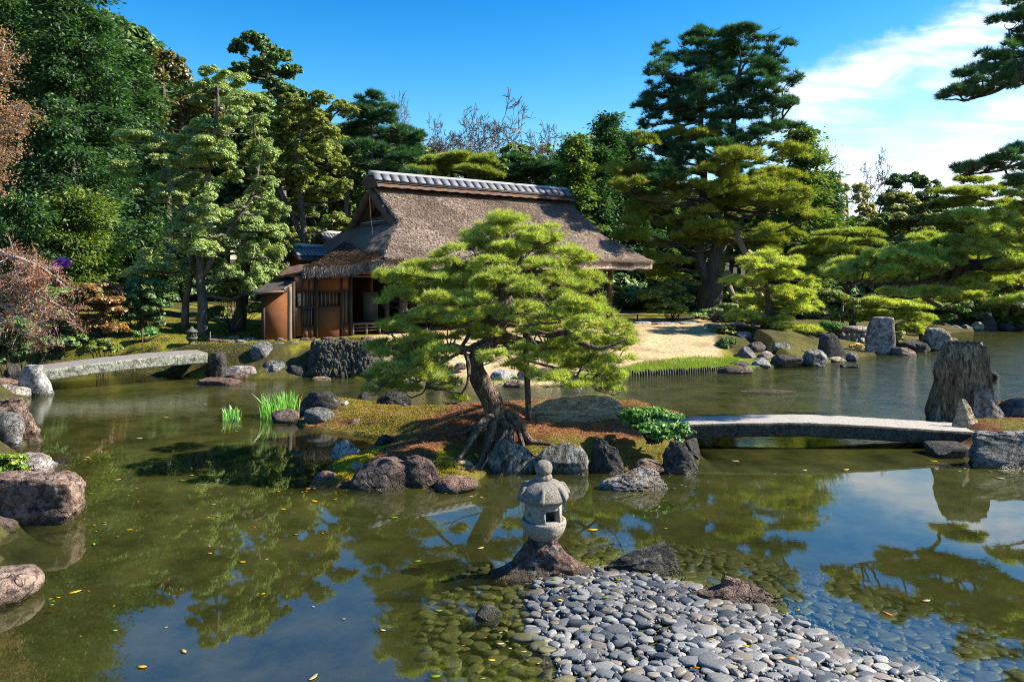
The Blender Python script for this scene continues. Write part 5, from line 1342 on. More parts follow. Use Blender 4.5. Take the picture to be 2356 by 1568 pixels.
# ------------------------------------------------------------------ the island pine
q3 = lambda X, Y: (785+X*.3422, 421.6+Y*.3422)
pp = [(1130,235,260,70),(1330,280,90,45),(930,290,120,50),(860,350,130,50),(1150,370,230,60),(1460,390,150,60),(1300,330,160,50),(740,470,120,60),(1080,470,180,40),(1560,500,150,60),(1300,480,150,40),
      (560,600,150,45),(420,680,190,65),(800,600,200,50),(640,690,160,50),(1480,590,240,50),(1150,560,140,35),(1400,680,200,50),(1640,700,140,75),(900,700,230,60),(1170,720,160,50),
      (360,810,110,60),(600,770,180,45),(1000,830,260,50),(720,880,180,50),(1500,790,200,60),(1690,790,90,70),(1300,880,220,50),(1640,880,140,55),
      (400,980,170,60),(640,980,180,50),(900,950,150,45),(1180,950,130,40),(1500,960,200,50),(1680,1000,130,60),(1860,1000,130,60),(1930,1060,90,40),
      (340,1090,150,60),(560,1110,150,50),(1450,1070,150,40),(1700,1080,170,55),(430,1180,170,50),(660,1150,110,45),
      (1010,1180,100,28),(1270,1170,150,38),(1450,1160,170,50),(1650,1160,160,55),(220,1310,110,45),(380,1340,130,50),(560,1260,100,40),(700,1370,110,40),
      (1400,1350,120,40),(1600,1300,130,50),(1790,1290,120,55),(1780,1370,90,40),(740,1470,90,22),(480,1240,90,40),(1000,1000,120,40)]
pads = []
rng = np.random.default_rng(88)
for k, (X, Y, a, b) in enumerate(pp):
    x, y = q3(X, Y); wmax = 320*math.sqrt(max(.15, 1-((y-900)/460)**2)) if y < 900 else 320
    u_ = abs(x-1150)/330; dd = rng.choice([-1, 1])*rng.uniform(.1, 1)*1.25*math.sqrt(max(.05, 1-min(u_, .98)**2))*min(1, (y-440)/260)
    pads.append((x, y+34*sstep(620, 500, y), a*.3422*1.06, b*.3422*1.45, dd))
for (X, Y, a, b, dd) in [(1180,640,130,40,-.9),(900,800,150,40,-1.1),(1300,760,150,45,-1.1),(1020,700,130,40,-1.0),(700,800,140,40,-1.0),(1150,860,150,40,-1.2),(1420,900,150,45,-1.0),(820,930,120,40,-1.0),(1050,900,120,35,-1.1),(1250,1000,90,30,-.9),(1560,860,120,40,-.8),(560,900,120,40,-.9),(480,1050,130,45,-.8),(300,1200,110,40,-.5),(250,1150,100,35,.3),(1560,1080,120,45,-.7),(1780,1180,120,45,-.3),(1500,1250,110,35,.2),(330,1000,100,40,.2),(1330,560,140,35,-.6),(1000,550,120,35,-.6),(1850,1090,110,45,.0),(1680,1240,120,45,-.2),(430,760,120,45,.2),(620,1210,110,35,-.4)]:
    x, y = q3(X, Y); pads.append((x, y, a*.3422, b*.3422*1.4, dd))
for (x, y, a, b, dd) in [(960,640,50,16,-.5),(920,690,50,16,-.4),(985,725,50,16,-.9),(900,760,45,16,-.3),(1015,605,42,15,-.4),(1320,590,42,15,-.4),(875,885,45,15,-.7),(860,905,32,10,-.8),(925,895,40,13,-.7),(965,865,45,14,-.8),(905,855,45,15,-.9),(850,865,28,12,-.6),(940,830,45,14,.3),(1000,850,35,12,-.6),(1020,895,28,9,-.6),(1340,885,45,14,-.7),(1400,870,45,15,-.6),(1410,905,30,12,-.6),(1300,870,35,12,-.6),(1440,790,30,14,-.5),(1420,830,35,14,-.6),(1260,830,40,12,-.6),(1370,840,40,14,.4),(985,820,40,13,-.7)]: pads.append((x, y, a, b, dd))
for k in range(46):
    y = rng.uniform(535, 880); hw = np.interp(y, [520, 540, 600, 650, 750, 880], [50, 100, 165, 215, 232, 285]); u_ = rng.uniform(-1, 1); x = 1155+u_*hw*.92
    if 1060 < x < 1200 and y > 760: continue
    pads.append((x, y, rng.uniform(30, 48), rng.uniform(12, 18), rng.uniform(-1, 1)*1.3*math.sqrt(max(1-u_*u_, .05))*hw/300))
pads = [q for q in pads if not (q[0]+q[2]*.9 > 1400 and 620 < q[1] < 745)]
# extra pads at the back for fullness
for k in range(14):
    x = rng.uniform(930, 1340); y = rng.uniform(600, 830); pads.append((x, y, rng.uniform(45, 70), rng.uniform(14, 20), rng.uniform(.6, 1.4)))
TR = [(1148,985,31),(1140,950,26),(1128,915,23),(1104,875,22),(1092,845,21),(1098,822,19),(1125,790,18),(1146,758,17),(1160,715,14),(1158,670,12),(1140,635,10),(1118,610,9),(1128,580,8),(1165,555,6),(1170,530,4)]
LB = [[(1150,765,9),(1105,800,8,-.2),(1065,801,7,-.4),(1030,795,6,-.5),(975,820,5,-.6),(920,850,3,-.7),(880,885,2,-.8)],
      [(1065,801,5,-.4),(1078,840,4,-.5),(1075,880,3,-.6),(1062,905,2,-.6)],
      [(1060,800,4,-.4),(1078,770,5,-.2),(1085,740,5,0)],
      [(1160,700,9),(1110,690,8,-.3),(1060,690,8,-.6),(1025,682,6,-.7),(985,700,5,-.8),(930,720,3,-.8)],
      [(1158,660,7),(1180,700,6,.1),(1190,740,6,-.2),(1255,770,7,-.5),(1300,765,7,-.6),(1345,792,6,-.7),(1385,800,4,-.8),(1440,780,2,-.8)],
      [(1190,740,6,-.2),(1215,770,5,-.3),(1235,800,4,-.5)],
      [(1150,650,8),(1118,625,7,-.3),(1108,600,7,-.4),(1130,620,5,-.5),(1160,612,4,-.6)],
      [(1158,640,6),(1190,615,6,-.2),(1205,595,5,-.3),(1240,640,4,-.5)],
      [(1130,590,6),(1090,590,5,-.2),(1050,605,4,-.4),(1010,600,3,-.4)],
      [(1160,720,7),(1100,745,5,.5),(1010,745,4,.8),(930,790,3,.9)],
      [(1165,700,7),(1250,700,5,.6),(1310,690,4,.8),(1355,705,2,.8)],
      [(1160,790,5,0),(1170,800,5,-.2),(1175,825,4,-.3),(1215,830,3,-.4),(1290,850,3,-.5),(1350,880,2,-.6)],
      [(1145,770,6),(1040,820,4,.4),(960,880,3,.6)],[(1150,770,6),(1280,800,4,.6),(1380,860,3,.7)],
      [(985,820,3,-.6),(985,860,3,-.6),(975,900,2,-.7),(945,915,1.5,-.7)],
      [(1160,680,5),(1225,660,5,-.5),(1250,690,3,-.8),(1290,740,2,-1)]]
# root flare
pine = tree('island_pine', 'gnarled spreading pine with bright green needle pads growing alone on the small island', 'pine tree', 10.45, [TR], pads, 'needle', 'pine_bright', 38000, 0, 90, 'bark_pine', 0, twigs=7, split=3, needle=(15, .085, .0029), limbs=LB, zbase=.42, branch_r=.14, lumps=10, dscale=.75, tr_sides=18, rough=.16)
mb = MB()
rts = [[(1150,950,24),(1190,958,20,-.1),(1225,975,12,-.15),(1270,990,5,-.2)],[(1140,955,22),(1110,970,16,-.3),(1075,990,11,-.5),(1030,1012,6,-.8),(1000,1025,3,-.9)],[(1140,960,20),(1128,985,14,-.4),(1100,1005,9,-.7),(1060,1035,4,-1.0)],
       [(1150,960,20),(1165,990,12,-.4),(1160,1015,7,-.7),(1150,1040,5,-.9)],[(1160,965,16),(1175,990,9,-.35),(1165,1020,5,-.7),(1142,1045,5,-.9),(1118,1080,4,-1.1)],[(1135,960,16),(1090,975,9,0),(1050,990,6,0),(1015,1003,3,-.1)],[(1165,960,14),(1200,975,9,-.3),(1235,985,4,-.4)],[(1120,975,12,-.3),(1085,1000,7,-.6),(1040,1025,4,-.9),(1010,1045,2,-1.1)]]
for k, r_ in enumerate(rts):
    pts = [P(q[0], q[1], 10.45+(q[3] if len(q) > 3 else 0)) for q in r_]; rr = [q[2]*10.45/F for q in r_]
    q = cat_rom(pts, 7); rr = [x*(.55 if i_ == 0 else .62) for i_, x in enumerate(rr)]
    # follow the ground
    for m_ in range(len(q)):
        t_ = m_/(len(q)-1); g_ = gz(q[m_][0], q[m_][1]); q[m_][2] = q[m_][2]*(1-sstep(.2, .7, t_))+(g_+rr[-1]*.4)*sstep(.2, .7, t_)
    mb.tube(q, np.interp(np.linspace(0, 1, len(q)), np.linspace(0, 1, len(rr)), rr), 10, rough=.3, seed=k)
mb.build('roots', M['bark_pine'], pine, smooth=True)
mb = MB(); p = P(1212, 755, 11.2); zb = -.5; mb.tube(np.array([[p[0]+.02*math.sin(z*3), p[1], z] for z in np.linspace(zb, p[2], 10)]), np.full(10, .045), 10, rough=.06)
sp_ = mb.build('support_pole', M['bark_moss'], origin=(p[0], p[1], 0), smooth=True); tag(sp_, 'dark mossy wooden pole propping the island pine', 'support pole')
mb = MB(); q = P(1165, 990, 9.75); e = W(1103, 1082, .02); mb.tube(cat_rom([q, (q+e)/2+np.array([.03, 0, .03]), e], 6), np.linspace(.022, .010, 13), 7, rough=.2)
st = mb.build('fallen_stick', M['bark_pale'], origin=tuple(e)); tag(st, 'pale bent stick leaning from the pine roots down to the water', 'stick')

# ------------------------------------------------------------------ big right pine
tree('tall_pine', 'tallest old pine with forked trunk right of the house', 'pine tree', 31, [[(1628,728,30),(1632,690,27),(1640,640,25),(1650,590,19),(1656,540,16),(1648,500,12),(1655,440,9),(1678,380,8),(1684,320,7),(1690,250,5),(1700,170,3)],
   [(1625,640,16),(1608,590,12),(1612,530,9),(1618,450,9),(1618,380,8),(1612,300,6),(1615,220,5),(1625,130,3)]],
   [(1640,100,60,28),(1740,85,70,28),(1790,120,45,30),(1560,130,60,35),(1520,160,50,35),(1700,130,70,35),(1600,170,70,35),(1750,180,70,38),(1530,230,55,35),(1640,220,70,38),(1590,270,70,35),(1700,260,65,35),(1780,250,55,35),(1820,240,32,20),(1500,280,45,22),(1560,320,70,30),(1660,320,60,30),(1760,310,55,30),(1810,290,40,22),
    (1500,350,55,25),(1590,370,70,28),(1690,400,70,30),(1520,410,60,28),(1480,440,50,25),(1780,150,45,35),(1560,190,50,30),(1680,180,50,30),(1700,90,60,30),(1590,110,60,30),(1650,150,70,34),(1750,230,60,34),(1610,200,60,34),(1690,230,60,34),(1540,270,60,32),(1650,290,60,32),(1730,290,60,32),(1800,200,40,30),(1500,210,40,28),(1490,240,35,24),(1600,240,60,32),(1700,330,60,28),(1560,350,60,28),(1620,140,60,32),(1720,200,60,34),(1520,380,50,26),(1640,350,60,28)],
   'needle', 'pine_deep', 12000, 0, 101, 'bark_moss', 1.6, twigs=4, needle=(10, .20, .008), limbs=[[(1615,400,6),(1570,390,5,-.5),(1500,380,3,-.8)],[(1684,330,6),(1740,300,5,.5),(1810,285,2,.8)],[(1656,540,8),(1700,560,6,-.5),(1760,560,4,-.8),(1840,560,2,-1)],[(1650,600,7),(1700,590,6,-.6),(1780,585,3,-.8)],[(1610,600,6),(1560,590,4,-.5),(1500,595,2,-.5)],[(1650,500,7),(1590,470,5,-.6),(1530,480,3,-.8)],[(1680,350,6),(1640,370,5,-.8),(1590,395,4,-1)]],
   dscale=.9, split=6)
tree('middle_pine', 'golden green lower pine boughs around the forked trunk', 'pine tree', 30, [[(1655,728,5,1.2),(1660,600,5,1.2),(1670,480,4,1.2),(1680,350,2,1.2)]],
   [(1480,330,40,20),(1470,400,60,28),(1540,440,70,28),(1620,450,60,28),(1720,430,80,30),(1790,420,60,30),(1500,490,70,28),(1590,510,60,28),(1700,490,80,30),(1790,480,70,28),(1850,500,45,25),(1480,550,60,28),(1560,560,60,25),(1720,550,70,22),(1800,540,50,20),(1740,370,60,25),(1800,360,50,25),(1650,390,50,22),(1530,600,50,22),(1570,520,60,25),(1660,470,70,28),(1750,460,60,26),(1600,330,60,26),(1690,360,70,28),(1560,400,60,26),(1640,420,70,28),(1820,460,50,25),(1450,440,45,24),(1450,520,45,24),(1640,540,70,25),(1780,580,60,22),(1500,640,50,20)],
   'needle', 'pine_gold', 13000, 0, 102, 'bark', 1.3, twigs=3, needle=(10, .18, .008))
mb = MB(); mb.tube([P(1692,698,28.5), P(1668,632,30.3)], [.12,.11], 8); mb.tube([P(1660,634,30.2), P(1676,628,30.4)], [.14,.14], 8)
o = mb.build('wooden_prop', M['wood'], origin=tuple(P(1692,698,28.5)*np.array([1,1,0]))); tag(o, 'short pale wooden prop leaning against the forked trunk', 'tree prop')
mb = MB(); mb.tube([P(1748,690,28.5), P(1722,600,29), P(1682,512,29.6)], [.14,.13,.11], 8)
o = mb.build('wooden_prop', M['wood'], origin=tuple(P(1748,690,28.5)*np.array([1,1,0]))); tag(o, 'long slanting wooden prop reaching up into the tall pine', 'tree prop')

# ------------------------------------------------------------------ left forest
def conifer(name, label, d, x, y0, ytop, wpx, seed, mat, count=26000, leaf=.13, group=None, trunk_r=8, ybot=None, barkm='bark_grey', bottomw=.5, cat='cypress tree', gaps=0, round_top=False):
    rng = np.random.default_rng(seed); b = P(x, y0, d); g0 = gz(b[0], b[1]); root = empty(name, (b[0], b[1], g0), label, cat, group)
    zt = H-(ytop-HY)/F*d; k = d/F; mb = MB(); zz = np.linspace(g0-.2, zt, 16)
    tx = b[0]+.12*np.cumsum(rng.normal(0, .4, 16))*.3; mb.tube(np.stack([tx, np.full(16, b[1]), zz], -1), trunk_r*k*(1-.85*np.linspace(0, 1, 16)), 9, rough=.12, seed=seed)
    mbr = MB(); mbc = MB(); zb = H-((ybot or y0-40)-HY)/F*d
    nlev = int((zt-zb)/.42)
    C_, A_, N_ = [], [], []
    for l in range(nlev):
        t_ = l/nlev; z = zb+(zt-zb)*t_+rng.uniform(-.15, .15)
        rr = wpx*.5*k*((1-t_)**.75 if not round_top else math.sqrt(max(1-t_*t_, .05)))*(1 if t_ > .35 else bottomw+(1-bottomw)*t_/.35)+.25
        for s in range(rng.integers(4, 7)):
            an = rng.uniform(0, 2*math.pi); L = rr*rng.uniform(.55, 1.12)
            p0 = np.array([b[0], b[1], z]); dirv = np.array([math.cos(an), math.sin(an), 0]); rise = rng.uniform(.0, .25)
            e = p0+dirv*L+np.array([0, 0, rise*L-.12*L*L*.25]); mid = p0+dirv*L*.5+np.array([0, 0, rise*L*.7+.06])
            mbr.tube(cat_rom([p0, mid, e], 3), np.linspace(.035, .01, 7)*(.6+L*.3), 4, cap=False)
            m_ = int(6+L*7)
            for q in range(m_):
                tt = rng.uniform(.3, 1.05); c = p0*(1-tt)*(1-tt)+2*mid*tt*(1-tt)+e*tt*tt if tt <= 1 else e
                C_.append(c+np.array([rng.normal(0, .22), rng.normal(0, .22), rng.normal(0, .12)])); A_.append(dirv)
    C_ = np.array(C_); A_ = np.array(A_); n_ = count; per = max(int(n_/len(C_)), 6)
    c = np.repeat(C_, per, 0); a = np.repeat(A_, per, 0); m_ = len(c)
    off = rng.normal(0, 1, (m_, 3))*np.array([.24, .24, .11]); c2 = c+off
    nrm_ = unit(rng.normal(0, .55, (m_, 3))+np.array([0, 0, .9])); ax = unit(a*.7+unit(off)*.9+np.array([0, 0, -.35])+rng.normal(0, .3, (m_, 3)))
    s_ = leaf*1.35*rng.uniform(.6, 1.4, m_); mbc.add(*leaf_mesh(c2, ax, nrm_, s_, s_*.42))
    mb.build('trunk', M[barkm], root, smooth=True); mbr.build('branches', M[barkm], root); mbc.build('foliage', M[mat], root)
    return root
conifer('tall_cypress', 'very tall dark cypress with bare pale trunk rising out of the frame at left', 28, 168, 735, -180, 330, 201, 'cypress', 62000, .125, trunk_r=8, ybot=560, bottomw=.75)
conifer('tall_cypress', 'dark cypress directly behind the tallest one, its thin trunk to the right', 31, 212, 735, 60, 300, 202, 'cypress', 42000, .13, trunk_r=6, ybot=560)
conifer('tall_cypress', 'dark cypress at the far left edge behind the orange maple', 30, 30, 740, -140, 330, 203, 'cypress', 42000, .13, trunk_r=7, ybot=620)
conifer('tall_cypress', 'dark cypress filling the gap between the brown tipped tree and the tallest cypress', 34, 300, 730, 120, 260, 204, 'cypress', 36000, .14, trunk_r=6, ybot=600)
conifer('low_cypress', 'lower cypress with yellow green sprays at the foot of the tallest cypress', 26.5, 180, 740, 430, 190, 205, 'cypress_lit', 26000, .11, trunk_r=4, ybot=690)
conifer('low_cypress', 'lower cypress with yellow green sprays at the far left under the orange maple', 25, 50, 745, 450, 190, 206, 'cypress', 22000, .11, trunk_r=4, ybot=700)
tree('brown_tipped_tree', 'conical tree with brown tipped foliage against the sky', 'evergreen tree', 36, [[(390,730,9),(388,500,8),(380,300,5),(375,150,2)]], [(374,135,26,30),(352,150,20,25),(400,165,30,30),(375,185,50,35),(420,200,35,35),(340,200,35,30),(390,240,70,45),(350,280,60,45),(430,270,60,45),(390,330,80,50),(440,350,60,50),(350,370,70,50)], 'leaf', 'bronze', 26000, .16, 207, 'bark_grey', 1.2)
q1 = lambda X, Y, a, b, *r: (X*.3422, Y*.3422, a*.3422, b*.3422)
T3 = [q1(*v) for v in [(1480,570,180,60),(1500,660,220,70),(1700,770,140,60),(1250,860,220,60),(1500,870,180,60),(1740,940,110,70),(1060,990,220,60),(1540,1000,180,60),(1450,1090,280,90),(1700,1090,140,80),(880,1240,180,80),(1330,1230,250,90),(1500,1350,180,70),(1750,1270,130,60),(1350,1450,180,70),(1640,1480,200,90),(1800,1430,120,60),(1250,1570,200,70),(1100,1340,150,60),(1650,1180,130,60),(1150,1060,160,50),(1500,740,200,60),(1300,960,150,60),(1850,1330,80,60),(1380,600,120,50),(1600,880,140,60)]]
T3 = [(a, b, c_*1.0, d_*1.35) for a, b, c_, d_ in T3]
T3 += [(560,560,90,40),(470,530,90,40),(600,520,60,40),(620,580,50,50),(420,560,70,35),(520,500,70,35),(430,630,110,36),(500,620,60,30),(560,640,70,45),(610,660,45,45),(480,580,70,30),(390,600,60,30),(350,615,50,22)]
tree('layered_evergreen', 'pale sage evergreen pruned into stacked billowing domes left of the house', 'evergreen tree', 22.6, [[(465,752,13),(466,700,11),(460,620,9),(470,500,8),(480,380,6),(500,250,4),(500,200,2)],[(425,752,9,.3),(428,690,8,.3),(440,600,6,.2),(420,480,5,0),(370,380,3,0)],[(465,640,6),(520,540,5),(580,450,4),(600,350,2)]],
     T3, [tuple([q[0], q[1], q[2], q[3]*1.3]) for q in []] or 'leaf', 'sage', 270000, .052, 208, 'bark_grey', 1.3, twigs=2, up=.8, sub=.3, dscale=.8, split=2)
tree('round_topped_tree', 'tall olive tree with a dark round crown against the sky', 'evergreen tree', 33, [[(660,730,8),(655,500,8),(640,350,7),(620,200,5),(600,110,2)]],
     [(600,105,50,26),(560,125,35,22),(640,130,38,25),(600,140,60,22),(545,165,28,14),(660,170,32,25),(625,180,55,25),(580,185,40,22),(650,215,55,28),(600,230,70,28),(680,235,35,22),(560,250,50,28),(640,270,75,32)], 'leaf', 'evergreen', 30000, .13, 209, 'bark_grey', 1.3, sub=.24, hang=.1)
tree('olive_tree', 'broad yellow green tree between the layered evergreen and the house', 'broadleaf tree', 28, [[(700,730,9),(705,600,8),(690,450,6),(680,330,3)],[(700,560,6),(650,450,5),(620,400,3)]],
     [(700,290,70,35),(640,320,60,35),(750,300,50,30),(680,360,80,40),(760,370,60,40),(720,430,80,40),(640,420,60,40),(780,450,45,35),(690,490,80,40),(650,540,60,40),(750,520,60,40),(610,370,50,35),(700,560,70,35),(770,560,35,30),(620,480,50,35),(720,240,50,22),(780,250,40,22),(690,250,50,25),(650,600,60,30),(690,650,60,30)], 'leaf', 'olive', 190000, .062, 210, 'bark_grey', 1.2, sub=.2, hang=.1)
tree('dark_pine', 'dark pine behind the gable with open crown', 'pine tree', 37, [[(795,730,6),(795,560,6),(798,400,5)],[(845,720,6),(850,500,5),(855,350,4),(855,240,2)]],
     [(855,245,40,20),(830,265,40,20),(885,270,35,18),(850,290,60,24),(910,300,45,20),(820,310,45,24),(870,330,70,26),(930,330,45,20),(850,370,80,28),(920,370,60,25),(960,350,40,16),(800,350,40,24),(890,400,70,25),(970,320,28,12)], 'needle', 'pine_deep', 4200, 0, 211, 'bark_grey', 1.6, needle=(10, .24, .011))
for args in [(1000,300,335,190,'bare winter tree leftmost behind the roof ridge',301),(1120,300,285,230,'tall bare winter tree in the middle behind the roof ridge',302),(1215,300,282,210,'bare winter tree with fan of twigs right of the ridge middle',303),(955,300,262,170,'bare winter tree beside the dark pine top',304),(1290,300,312,140,'small bare winter tree near the right end of the ridge',305),(2010,300,392,110,'bare winter tree alone against the white cloud at right',306),(1060,300,298,170,'thin bare winter tree just left of the tall middle one',307)]:
    bare_tree('bare_tree', args[4], 52, args[0], 660, args[2], args[3], args[5], levels=7, group='bare winter trees on the skyline', r0=8)
tree('layered_pine', 'flat topped olive pine directly behind the ridge', 'pine tree', 40, [[(1080,720,6),(1075,500,6),(1070,400,4)]], [(1000,372,40,12),(1060,368,50,12),(1110,375,40,12),(1030,392,60,14),(1100,398,50,14),(980,398,40,12)], 'needle', 'pine_olive', 3000, 0, 212, 'bark', 1.2, needle=(10, .24, .012))
tree('dark_pine', 'dark irregular pine behind the right half of the ridge', 'pine tree', 42, [[(1160,720,5),(1165,500,5),(1155,380,3)]], [(1190,372,30,10),(1170,385,40,18),(1250,375,26,10),(1210,400,50,18),(1260,400,40,18)], 'needle', 'pine_deep', 2200, 0, 213, 'bark', 1.5, needle=(10, .26, .012))
for k, (x, yt, w, l_, c_) in enumerate([(1325,310,110,'slim dark cypress just right of the roof ridge','cypress_lit'),(1375,330,110,'second slim dark cypress from the ridge end','cypress'),(1400,262,100,'slim dark cypress with the highest tip left of the tall pine','cypress'),(1450,300,110,'slim dark cypress touching the tall pine','cypress'),(1500,400,120,'dark cypress hidden behind the tall pine','cypress')]):
    conifer('slim_cypress', l_, 38+k, x, 720, yt, w, 220+k, c_, 20000, .17, 'slim cypresses between the ridge and the tall pine', 5, 640)
conifer('right_conifer', 'dark green conifer behind the right side of the tall pine', 36, 1840, 720, 300, 190, 230, 'cypress_lit', 34000, .15, None, 6, 650)
conifer('right_conifer', 'second conifer further right with thin trunk', 38, 1890, 720, 395, 130, 231, 'cypress', 22000, .16, None, 5, 660)
bare_tree('budding_tree', 'pale yellow budding tree against the cloud right of the conifers', 40, 1920, 690, 352, 110, 232, 'bark_pale', 6, 'budding tree', None, .08, 5, leafm='pale_leaf', nleaf=5000, lsize=.09)
tree('pale_tree', 'pale yellow leafed tree above the layered olive pine', 'broadleaf tree', 42, [[(1950,700,5),(1950,560,4),(1948,450,2)]], [(1935,430,35,26),(1965,460,40,30),(1935,490,45,30),(1985,500,35,28),(1950,540,50,30)], 'leaf', 'pale_leaf', 8000, .15, 233, 'bark_pale', 1)
tree('round_dark_tree', 'dark round evergreen on the right skyline', 'evergreen tree', 46, [[(2095,700,6),(2095,560,6),(2095,450,3)]], [(2060,430,30,22),(2100,420,40,20),(2135,435,30,20),(2080,455,50,25),(2120,460,45,25),(2050,460,30,20),(2095,490,60,25)], 'leaf', 'evergreen', 20000, .15, 234, 'bark_grey', 1)
tree('yellow_green_tree', 'bright yellow green tree in front of the dark round evergreen', 'broadleaf tree', 40, [[(2090,700,5),(2092,600,5),(2090,500,3)]], [(2090,460,50,16),(2060,485,50,18),(2130,480,45,18),(2090,510,70,20),(2150,510,40,18),(2050,525,45,18),(2110,545,60,22)], 'leaf', 'yellow_leaf', 20000, .13, 235, 'bark_grey', 1, up=.9)
tree('green_backdrop_tree', 'mid green tree low behind the layered olive pine', 'evergreen tree', 38, [[(1960,720,5),(1960,560,3)]], [(1900,520,50,30),(1960,560,60,35),(2020,550,50,35),(1920,590,60,35),(2040,600,70,35),(1990,520,45,28),(1870,570,45,30),(2110,590,60,30),(1980,630,80,35),(2080,640,80,35),(2180,620,70,40)], 'leaf', 'cypress_lit', 38000, .13, 236, 'bark_grey', 1)
tree('spreading_pine', 'layered spreading pine below the right skyline', 'pine tree', 38, [[(2230,715,8),(2225,620,7),(2215,520,5),(2225,440,3)]], [(2230,420,50,14),(2190,450,60,16),(2270,450,60,16),(2230,480,80,18),(2310,480,50,16),(2180,510,60,18),(2260,520,80,20),(2330,530,50,20),(2200,560,80,20),(2290,570,70,20),(2350,440,40,18)], 'needle', 'pine_olive', 6500, 0, 237, 'bark', 1.3, needle=(10, .18, .009))
tree('layered_pine', 'low umbrella shaped olive pine with flat layers right of the tall pine', 'pine tree', 30, [[(1960,722,7),(1950,670,6),(1920,620,5),(1940,560,3)],[(1950,670,4),(1990,620,3)]], [(1950,540,60,12),(1990,560,60,12),(1920,560,60,12),(1960,580,80,13),(2010,590,45,12),(1890,585,60,12),(1930,605,80,13),(1990,612,60,13),(1860,610,50,12),(1900,635,70,13),(1960,640,60,13),(2010,640,40,12)], 'needle', 'pine_olive', 9000, 0, 238, 'bark', 1.0, needle=(10, .15, .007))
# ------------------------------------------------------------------ shore pines
tree('shore_pine', 'bright green tiered pine on the far shore beside the lawn', 'pine tree', 25.3, [[(1756,782,13),(1762,745,12),(1768,722,10),(1768,690,7),(1762,650,5),(1768,600,3)]], [(1768,595,45,18),(1740,615,45,16),(1800,610,45,16),(1770,635,60,18),(1815,640,45,18),(1730,660,50,18),(1830,680,45,20),(1790,690,60,20),(1740,700,50,18),(1820,715,50,20),(1760,730,70,18),(1710,735,40,16),(1690,730,35,14),(1850,700,30,16),(1790,745,50,14),(1830,765,50,12),(1860,660,25,16)], 'needle', 'pine_bright', 6200, 0, 240, 'bark', .9, twigs=4, needle=(12, .13, .005))
tree('shore_pine', 'low mounded bright pine behind the tall slab stone', 'pine tree', 27, [[(2120,775,6),(2110,740,5),(2080,720,4)]], [(2040,705,60,14),(2090,710,50,14),(1990,712,40,12),(2060,730,60,14),(2110,735,40,14),(2010,735,40,14),(2100,755,35,12),(2080,765,45,12)], 'needle', 'pine_bright', 3600, 0, 241, 'bark', .7, needle=(12, .13, .006))
# the big overhanging pine at right
RP = [(1930,650,50,22),(1960,625,50,24),(2000,640,60,24),(1990,605,55,22),(2040,610,70,24),(2050,650,60,20),(2090,590,60,24),(2110,620,70,26),(2140,570,70,26),(2170,605,70,28),(2200,560,60,26),(2230,590,70,28),(2260,540,60,26),(2290,575,60,28),(2320,520,60,30),(2350,560,60,30),(2340,610,50,26),(2280,625,60,22),(2210,640,70,18),(2130,655,60,16),(2060,680,50,14),(2150,680,50,14),(2250,660,60,16),(2330,655,50,18),(2380,520,60,30),(2400,600,60,30),(2320,480,50,22),(2370,460,60,25),(2240,510,50,20),(2200,690,60,14),(2320,700,50,14)]
tree('leaning_pine', 'large bright pine whose long dark limb reaches in from the right edge over the pond', 'pine tree', 12.9, [[(2600,830,24),(2560,700,22),(2470,620,18),(2400,580,15),(2330,588,11),(2280,600,9),(2200,625,8),(2120,650,6),(2040,655,5),(1980,650,3)]],
     RP, 'needle', 'pine_bright', 12500, 0, 250, 'bark', .8, twigs=5, needle=(12, .085, .0032), limbs=[[(2280,600,7),(2230,600,5,.3),(2150,570,3,.4)],[(2200,625,5),(2180,650,4,-.3),(2120,680,2,-.4)],[(2400,580,9),(2350,540,6,.4),(2290,510,4,.5)]], branch_r=.25, zbase=.3)
UP = [(2320,60,40,30),(2345,110,40,30),(2290,130,40,26),(2260,165,45,22),(2320,160,50,26),(2230,190,40,18),(2280,200,50,18),(2200,215,32,12),(2180,228,16,8),(2245,222,30,8),(2350,190,40,20),(2350,20,40,30),(2400,60,50,40),(2400,150,60,40)]
tree('overhanging_pine', 'dark pine boughs hanging into the top right corner against the cloud', 'pine tree', 12.2, [[(2760,860,30),(2720,500,26),(2640,300,20),(2560,200,15),(2440,190,9),(2350,180,6),(2290,210,4),(2240,226,2.5)]],
     UP+[(2340,350,30,14),(2310,370,40,16),(2280,385,40,16),(2240,390,40,16),(2210,400,30,12),(2350,400,40,16),(2330,420,40,14),(2420,380,60,30),(2450,450,80,40),(2500,120,80,60),(2560,60,90,60),(2650,150,120,70),(2700,20,120,70),(2600,-60,110,60),(2480,-20,70,45),(2750,-90,120,60)], 'needle', 'pine_blue', 10000, 0, 251, 'bark', .6, twigs=5, needle=(12, .09, .0034), limbs=[[(2560,330,12),(2450,370,8),(2370,370,5),(2300,392,3),(2220,402,1.5)]], branch_r=.25, zbase=.3)
for k, (x0, y0, x1, y1, w) in enumerate([(2200,730,2220,650,13),(2250,715,2285,655,10)]):
    tree('shore_tree', ['thick dark trunk standing on the distant bank', 'leaning dark trunk right of the thick one on the distant bank'][k], 'pine tree', 36, [[(x0,y0,w),(x0+(x1-x0)*.5,(y0+y1)/2,w*.8),(x1,y1,w*.6)]], [(x1-40,650,60,22),(x1+40,640,60,22),(x1,620,70,24),(x1+10,670,60,14)], 'needle', 'pine_gold', 2500, 0, 260+k, 'bark', 1, needle=(10, .2, .009))

